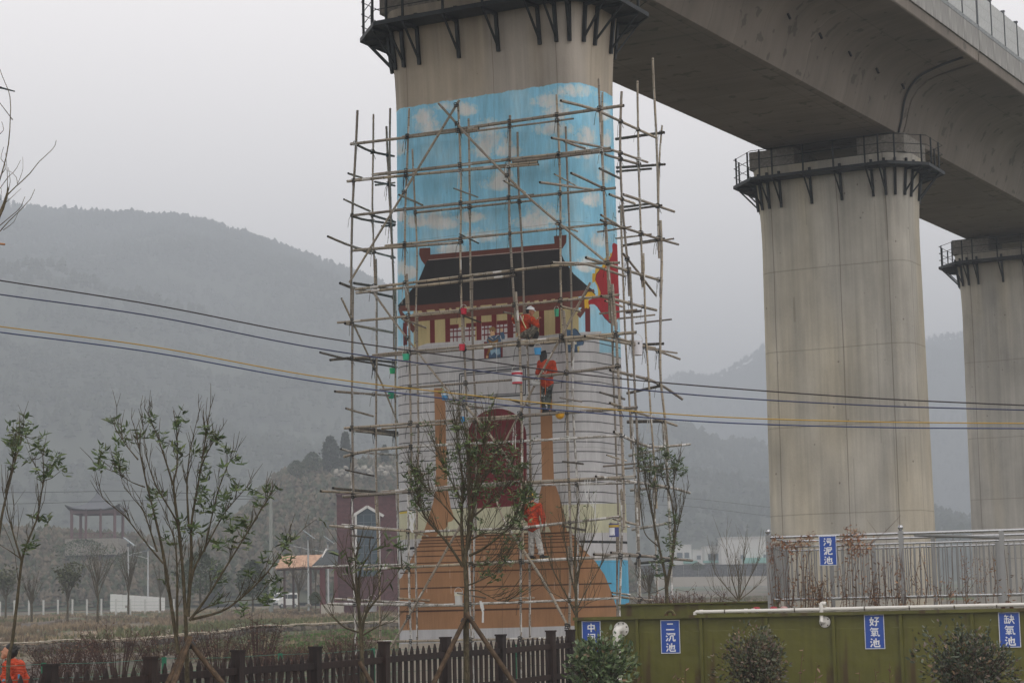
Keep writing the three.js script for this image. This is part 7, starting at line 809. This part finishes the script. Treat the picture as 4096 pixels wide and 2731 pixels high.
{ // terrace wall of rough stones with a pale coping
  const t = thing('terrace_wall', 'long dry stone terrace wall with pale coping crossing the fields', 'stone wall'), sm = [0x6d665c, 0x5c564e, 0x7d766a, 0x504a43].map((h) => mat(h, 0.95)), cm = mat(0xa59b8a, 0.95); reseed(71); const sg = [0, 1, 2].map((i) => { const g = new THREE.IcosahedronGeometry(1, 1), p = g.attributes.position; for (let q = 0; q < p.count; q++) { const s = 0.86 + 0.3 * fbm(p.getX(q) * 2 + i * 7, p.getY(q) * 2 + p.getZ(q), 2); p.setXYZ(q, clamp(p.getX(q) * s * 1.3, -0.95, 0.95), clamp(p.getY(q) * s * 1.3, -0.9, 0.9), clamp(p.getZ(q) * s * 1.3, -0.95, 0.95)); } g.computeVertexNormals(); return g; });
  const L = []; for (let x = -27; x < -5.5; x += 0.178) L.push(x); const dir = V(1, 0, -2.96).normalize(), ang = Math.atan2(2.96, 1); L.forEach((x, i) => { const dd = wallD(x), y = groundY(x, dd - 0.6); for (let r = 0; r < 2; r++) { const o = part(t, 'stone', sg[(i + r) % 3], sm[Math.floor(R() * 4)]); o.position.set(x + rr(-0.03, 0.03), y + 0.08 + r * 0.24, -dd + 0.35 + rr(-0.04, 0.04)); o.rotation.set(rr(-0.1, 0.1), ang + rr(-0.15, 0.15), rr(-0.1, 0.1)); o.scale.set(rr(0.24, 0.32), rr(0.12, 0.16), 0.2); } if (i % 2 === 0) { const o = part(t, 'coping_stone', sg[i % 3], cm); o.position.set(x, y + 0.56, -dd + 0.3); o.rotation.y = ang + rr(-0.05, 0.05); o.scale.set(0.58, rr(0.04, 0.06), 0.22); } });
}
{ // stony outcrop on the knoll
  const t = thing('rock_outcrop', 'pale stony outcrop on the knoll behind the scaffold corner', 'rocks'), sm = [0x8d8980, 0x77736a, 0x9c988e].map((h) => mat(h, 0.95)); reseed(77); const g = new THREE.IcosahedronGeometry(1, 1), p = g.attributes.position; for (let q = 0; q < p.count; q++) { const v = V(p.getX(q), p.getY(q), p.getZ(q)).multiplyScalar(0.8 + 0.45 * fbm(p.getX(q) * 2 + 5, p.getY(q) * 2 + p.getZ(q) * 1.3, 2)); p.setXYZ(q, v.x, v.y, v.z); } g.computeVertexNormals(); for (let q = 0; q < 90; q++) { const o = part(t, 'rock', g, sm[q % 3]), c = atZ(rr(1340, 1610), rr(1868, 1905), rr(384, 396)); o.position.copy(c); o.rotation.set(R() * 3, R() * 3, R() * 3); o.scale.set(rr(0.25, 0.7), rr(0.2, 0.45), rr(0.25, 0.6)); }
}
{ // right-hand village: white buildings, brick boundary wall
  const d = 430, k = pxm(d), wm = mat(0xd2d2cf, 0.8, { map: grainTex(0.12, 1, 1, 51) }), tl = mat(0x7fb0a8, 0.7), gw = mat(0x55606a, 0.4), bl = (label, x0, x1, y0, y1, dd, o = {}) => { const a = atZ(x0, y1, dd), kk = pxm(dd), w = (x1 - x0) / kk, h = (y1 - y0) / kk, t = thing('white_house', label, 'house', V(a.x, a.y - 1, -dd), 'white buildings across the field'); part(t, 'wall', new B().box(w / 2, h / 2 + 0.5, -3, w, h + 1, 6), wm); part(t, 'parapet', new B().box(w / 2, h + 1.06, -3, w + 0.3, 0.16, 6.3), wm); (o.win || []).forEach(([u, v, ww, hh]) => { const f = part(t, 'window', new B().box(u * w, 1 + v * h, 0.03, ww, hh, 0.08), gw); part(f, 'sill', new B().box(u * w, 1 + v * h - hh / 2 - 0.06, 0.08, ww + 0.2, 0.1, 0.16), wm); }); if (o.teal) part(t, 'awning', new B().box(o.teal[0] * w, 1 + o.teal[1] * h, 0.7, o.teal[2] * w, o.teal[3], 1.3), tl); return t; };
  bl('large blank white building with teal annex across the field', 2887, 3170, 2152, 2262, d, { teal: [0.48, 0.16, 0.36, 1.1], win: [[0.62, 0.3, 0.8, 0.8], [0.3, 0.3, 0.8, 0.8]] }); bl('low white house with open porch next to the large white building', 2820, 2888, 2188, 2262, 440, { win: [[0.35, 0.45, 1.0, 1.4], [0.7, 0.45, 1.0, 1.4]], teal: [0.5, 0.2, 1.2, 0.5] }); bl('small white house right behind the twin-stemmed tree', 2700, 2768, 2182, 2262, 450, { win: [[0.3, 0.5, 1.2, 1.2], [0.72, 0.5, 1.0, 1.2]], teal: [0.9, 0.15, 0.8, 0.6] }); bl('far white house with orange band between two white houses', 2774, 2820, 2200, 2260, 520, { win: [[0.5, 0.5, 1, 1]] });
  const w = thing('boundary_wall', 'grey brick boundary wall with pale base across the field', 'wall', V(0, 0, 0)), a = atZ(2560, 2262, 330), b = atZ(3260, 2254, 330), gb = mat(0x7d8084, 0.9, { map: tex(256, 256, (u, v) => { const y = Math.floor(v * 12), f = (u * 8 + (y % 2) * 0.5), j = (v * 12) % 1 < 0.12 || f % 1 < 0.06 ? 1.25 : 1, c = 200 * (0.8 + 0.25 * hash2(Math.floor(f), y)) * j; return [c, c, c]; }, [0.5, 1]) }), pl = mat(0xa8a49c, 0.9), n = 12; for (let q = 0; q < n; q++) { const p = a.clone().lerp(b, (q + 0.5) / n), len = a.distanceTo(b) / n; part(w, 'brick_bay', new B().box(p.x, p.y - 1.0, p.z, len - 0.06, 1.9, 0.24), gb); part(w, 'base_course', new B().box(p.x, p.y - 2.6, p.z + 0.05, len - 0.01, 1.5, 0.3), pl); part(w, 'coping', new B().box(p.x, p.y - 0.02, p.z, len - 0.02, 0.12, 0.4), gb); }
}
// far trees, each with its own trunk and crown
function farTree(label, x, base, top, d, wpx, kind, seed, group) {
  reseed(seed); const p = atZ(x, base, d), k = pxm(d), H = (base - top) / k, W = wpx / k, t = thing(kind === 'cypress' ? 'cypress_tree' : 'field_tree', label, 'tree', p, group || 'trees in the fields behind'), S = new B(), L = new Leaves([leafGeo(1, 0.7, 0.2, 0.2)]), cols = kind === 'cypress' ? [[0.03, 0.045, 0.025], [0.04, 0.055, 0.03]] : kind === 'green' ? [[0.05, 0.075, 0.03], [0.07, 0.09, 0.04], [0.04, 0.06, 0.03]] : [[0.09, 0.07, 0.045]];
  if (kind === 'bare' || kind === 'olive') { S.tube([V(0, -0.3, 0), V(rr(-0.05, 0.05), H * 0.25, 0), V(rr(-0.1, 0.1), H * 0.45, 0)], [0.09, 0.07, 0.05], 6, false); for (let q = 0; q < 18; q++) { const a = R() * 6.28, h0 = H * rr(0.2, 0.5), e = V(Math.cos(a) * W * 0.5 * rr(0.3, 1), H * rr(0.7, 1), Math.sin(a) * W * 0.5 * rr(0.3, 1)), m = V(e.x * 0.45, lerp(h0, e.y, 0.45), e.z * 0.45); S.tube([V(0, h0, 0), m, e], [0.035, 0.02, 0.008], 4, false); for (let j = 0; j < 6; j++) { const f = m.clone().lerp(e, R()), g = f.clone().add(V(rr(-0.4, 0.4), rr(0.1, 0.6), rr(-0.4, 0.4)).multiplyScalar(W * 0.35)); S.tube([f, g], [0.014, 0.006], 3, false); if (kind === 'olive') for (let z = 0; z < 5; z++) L.put(g.clone().add(V(rr(-0.2, 0.2), rr(-0.2, 0.2), rr(-0.2, 0.2))), V(rr(-1, 1), rr(-1, 1), rr(-1, 1)), rr(0.12, 0.28), jit([0.075, 0.085, 0.04], 0.4)); } } }
  else { S.tube([V(0, -0.5, 0), V(0, H * 0.7, 0)], [H * 0.03, H * 0.012], 6, false); const n = kind === 'cypress' ? 1100 : 1000; for (let q = 0; q < n; q++) { const h = Math.pow(R(), 0.8), lobes = 0.75 + 0.5 * fbm(h * 4 + seed, q % 7, 2), rad = kind === 'cypress' ? Math.pow(Math.sin(Math.PI * Math.min(1, 0.14 + 0.82 * h)), 0.7) * (1 - 0.25 * h) : Math.sin(Math.PI * Math.min(1, 0.15 + 0.8 * h)), a = R() * 6.28, r = W * 0.5 * rad * Math.pow(R(), 0.4) * lobes; const o = V(Math.cos(a) * r, H * lerp(kind === 'cypress' ? 0.12 : 0.22, 1, h), Math.sin(a) * r); L.put(o, V(Math.cos(a) * 0.6, kind === 'cypress' ? 1.2 : rr(-0.4, 0.8), Math.sin(a) * 0.6).add(V(rr(-0.4, 0.4), 0, rr(-0.4, 0.4))), rr(0.05, 0.09) * H * (kind === 'cypress' ? 0.9 : 1), jit(cols[Math.floor(R() * cols.length)], 0.4)); } }
  part(t, 'trunk', S, barkA); if (L.b.p.length) stuffPart(t, 'crown', L.b, dullLeaf);
}
farTree('tall twin-peaked cypress on the knoll left of the scaffold', 1322, 1910, 1750, 405, 84, 'cypress', 301, 'cypresses on the knoll'); farTree('slimmer cypress crossing behind the scaffold corner pole', 1382, 1910, 1735, 400, 46, 'cypress', 302, 'cypresses on the knoll'); farTree('low cypress seen between scaffold poles beside the pier', 1538, 1870, 1782, 410, 40, 'cypress', 303, 'cypresses on the knoll'); farTree('round-crowned tree left of the twin-peaked cypress', 1250, 1905, 1810, 400, 80, 'green', 304, 'trees on the knoll'); farTree('low round tree at the knoll edge left of the round-crowned one', 1185, 1920, 1842, 395, 70, 'green', 305, 'trees on the knoll');
farTree('bushy olive tree standing alone in the brown field', 268, 2470, 2265, 150, 130, 'olive', 311); farTree('wide bare tree right of the bushy olive tree', 388, 2470, 2170, 140, 150, 'bare', 312); farTree('bare tree in front of the white hoarding', 512, 2440, 2180, 150, 130, 'bare', 313); farTree('bare tree behind the leaning edge tree', 125, 2470, 2290, 145, 110, 'bare', 314); farTree('dense green tree behind the multi-stemmed tree', 800, 2420, 2220, 190, 190, 'green', 315); farTree('half-hidden green tree right of the multi-stemmed tree', 1010, 2430, 2250, 200, 120, 'green', 316); farTree('bare tree in front of the tiled shelter', 1195, 2430, 2240, 175, 110, 'bare', 317); farTree('tall bare tree rising above the tiled shelter', 1262, 2420, 2060, 225, 110, 'bare', 318); farTree('bare tree behind the white hoarding corner', 640, 2430, 2250, 200, 110, 'bare', 319); farTree('olive tree at the picture edge behind the leaning tree', 20, 2460, 2280, 170, 110, 'olive', 320); farTree('dark green bush by the gate column', 1260, 2430, 2370, 170, 50, 'green', 321); farTree('dark green bush under the pavilion', 330, 2260, 2160, 290, 260, 'green', 322); farTree('green bush right of the pavilion', 520, 2290, 2210, 280, 180, 'green', 323); farTree('green bush by the brick boundary wall', 2790, 2290, 2250, 320, 60, 'green', 324); farTree('bare field tree left of the steel railing', 2860, 2290, 2170, 300, 60, 'bare', 325); farTree('grey bare tree close behind the twin-stemmed tree', 2600, 2400, 2260, 120, 70, 'bare', 326);
// red-brown winter shrubs behind the fence
function drySh(label, x, y, d, wpx, hpx, seed) { reseed(seed); const p = atZ(x, y, d), k = pxm(d), W = wpx / k, H = hpx / k, t = thing('winter_shrub', label, 'shrub', V(p.x, groundY(p.x, d), -d), 'red-brown winter shrubs behind the fence'), S = new B(), L = new Leaves([leafGeo(1, 0.5, 0.2, 0.3)]), h0 = Math.max(0.2, p.y - t.position.y); for (let q = 0; q < 48; q++) { const a = R() * 6.28, r = Math.sqrt(R()), e = V(Math.cos(a) * r * W / 2, h0 + H * rr(0.1, 1) * (1 - r * r * 0.5), Math.sin(a) * r * W / 2), m = V(e.x * 0.6, e.y * 0.55, e.z * 0.6); S.tube([V(e.x * 0.3, 0, e.z * 0.3), m, e], [0.014, 0.009, 0.004], 4, false); for (let j = 0; j < 5; j++) { const f = m.clone().lerp(e, R()), g = f.clone().add(V(rr(-0.3, 0.3), rr(0, 0.3), rr(-0.3, 0.3))); S.tube([f, g], [0.006, 0.003], 3, false); L.put(g, V(rr(-1, 1), rr(-0.3, 1), rr(-1, 1)), rr(0.03, 0.07), jit([[0.15, 0.08, 0.06], [0.2, 0.115, 0.075], [0.12, 0.095, 0.055]][j % 3], 0.4)); L.put(f, V(rr(-1, 1), rr(-0.3, 1), rr(-1, 1)), rr(0.03, 0.06), jit([0.12, 0.065, 0.045], 0.4)); } } part(t, 'stems', S, mat(0x4d362e, 0.95)); stuffPart(t, 'dry_leaves', L.b, dullLeaf); }
drySh('red-brown shrub between the man and the multi-stemmed tree', 330, 2640, 50, 330, 90, 401); drySh('dark seed-headed shrub left of the multi-stemmed tree', 470, 2570, 56, 340, 90, 402); drySh('red-brown shrub right of the multi-stemmed tree', 880, 2600, 54, 330, 130, 403); drySh('rusty pointed shrub before the stone terrace wall', 1030, 2560, 58, 220, 120, 404); drySh('low brown shrub beside the small sapling', 1390, 2600, 55, 240, 80, 405); drySh('low brown shrub against the pier foot', 1240, 2640, 50, 260, 70, 406); drySh('brown brush beside the steel railing foot', 2780, 2400, 56, 260, 40, 407); drySh('brown brush under the twin-stemmed tree', 2640, 2420, 52, 220, 40, 408); drySh('tangled brown brush left of the fence post beside the man', 230, 2620, 60, 300, 70, 410); drySh('tall brown brush behind the fence right of the forked tree', 640, 2610, 57, 280, 100, 411); drySh('low grey-brown brush before the kale rows', 1110, 2640, 52, 280, 60, 412); drySh('dark brown shrub behind the man', 120, 2690, 48, 320, 60, 409);
// grass and kale rows: nobody could count them
function tuftField(name, label, cat, count, place, hgt, cols, seed, leafy) { reseed(seed); const b = new B(); for (let q = 0; q < 9; q++) { const a = R() * 6.28, r = rr(0, 0.4), p = V(Math.cos(a) * r, 0, Math.sin(a) * r), e = V(p.x * (leafy ? 2.2 : 1.7), rr(0.6, 1), p.z * (leafy ? 2.2 : 1.7)), w = leafy ? 0.16 : 0.035, s = V(-Math.sin(a), 0, Math.cos(a)).multiplyScalar(w), m = p.clone().lerp(e, 0.55).add(V(0, 0.15, 0)); b.quad(p.clone().sub(s), p.clone().add(s), m.clone().addScaledVector(s, 1.1), m.clone().addScaledVector(s, -1.1)); b.tri(m.clone().addScaledVector(s, -1.1), m.clone().addScaledVector(s, 1.1), e); }
  const im = new THREE.InstancedMesh(b.geo(), mat(0xffffff, 1, { side: THREE.DoubleSide }), count), M = new THREE.Matrix4(), Q = new THREE.Quaternion(), C = new THREE.Color(); for (let q = 0; q < count; q++) { const [x, d] = place(), h = rr(hgt[0], hgt[1]), c = cols[Math.min(cols.length - 1, Math.floor(clamp(fbm(x * 0.12 + 7, d * 0.05, 3) * 2.2 - 0.6 + rr(-0.12, 0.12), 0, 0.999) * cols.length))], v = rr(0.7, 1.3); Q.setFromAxisAngle(V(0, 1, 0), R() * 6.28); M.compose(V(x, groundY(x, d) - 0.02, -d), Q, V(h * rr(0.7, 1.3), h, h * rr(0.7, 1.3))); im.setMatrixAt(q, M); im.setColorAt(q, C.setRGB(c[0] * v, c[1] * v, c[2] * v)); } im.name = numbered(name); im.userData = { kind: 'stuff', label, category: cat }; shade(im); scene.add(im); }
tuftField('dry_grass', 'dry tan grass covering the terraced fields', 'grass', 26000, () => { let x, d; do { x = rr(-48, 3); d = rr(58, 250); } while (Math.abs(x) > d * 0.27 || fbm(x * 0.18 + 3, d * 0.07, 3) < 0.44); return [x, d]; }, [0.12, 0.4], [[0.28, 0.22, 0.145], [0.22, 0.17, 0.115], [0.16, 0.125, 0.09], [0.32, 0.26, 0.17], [0.12, 0.14, 0.06], [0.15, 0.16, 0.08]], 501, false);
tuftField('dry_grass', 'dry brown grass in the field right of the pier', 'grass', 9000, () => { const d = rr(60, 300); return [rr(0.05, 0.16) * d, d]; }, [0.12, 0.4], [[0.16, 0.12, 0.08], [0.12, 0.12, 0.06], [0.2, 0.15, 0.1], [0.08, 0.1, 0.04]], 502, false);
tuftField('kale_rows', 'rows of green and pale leafy vegetables in the near plot', 'vegetables', 5200, () => { const row = Math.floor(rr(0, 7)), d0 = 88 + row * 5, x = rr(-0.13, -0.05) * d0; return [x, d0 + rr(-0.6, 0.6) + (x + 8) * 0.5]; }, [0.14, 0.3], [[0.1, 0.18, 0.04], [0.13, 0.22, 0.06], [0.2, 0.24, 0.14], [0.28, 0.3, 0.22]], 503, true);
renderer.render(scene, camera);
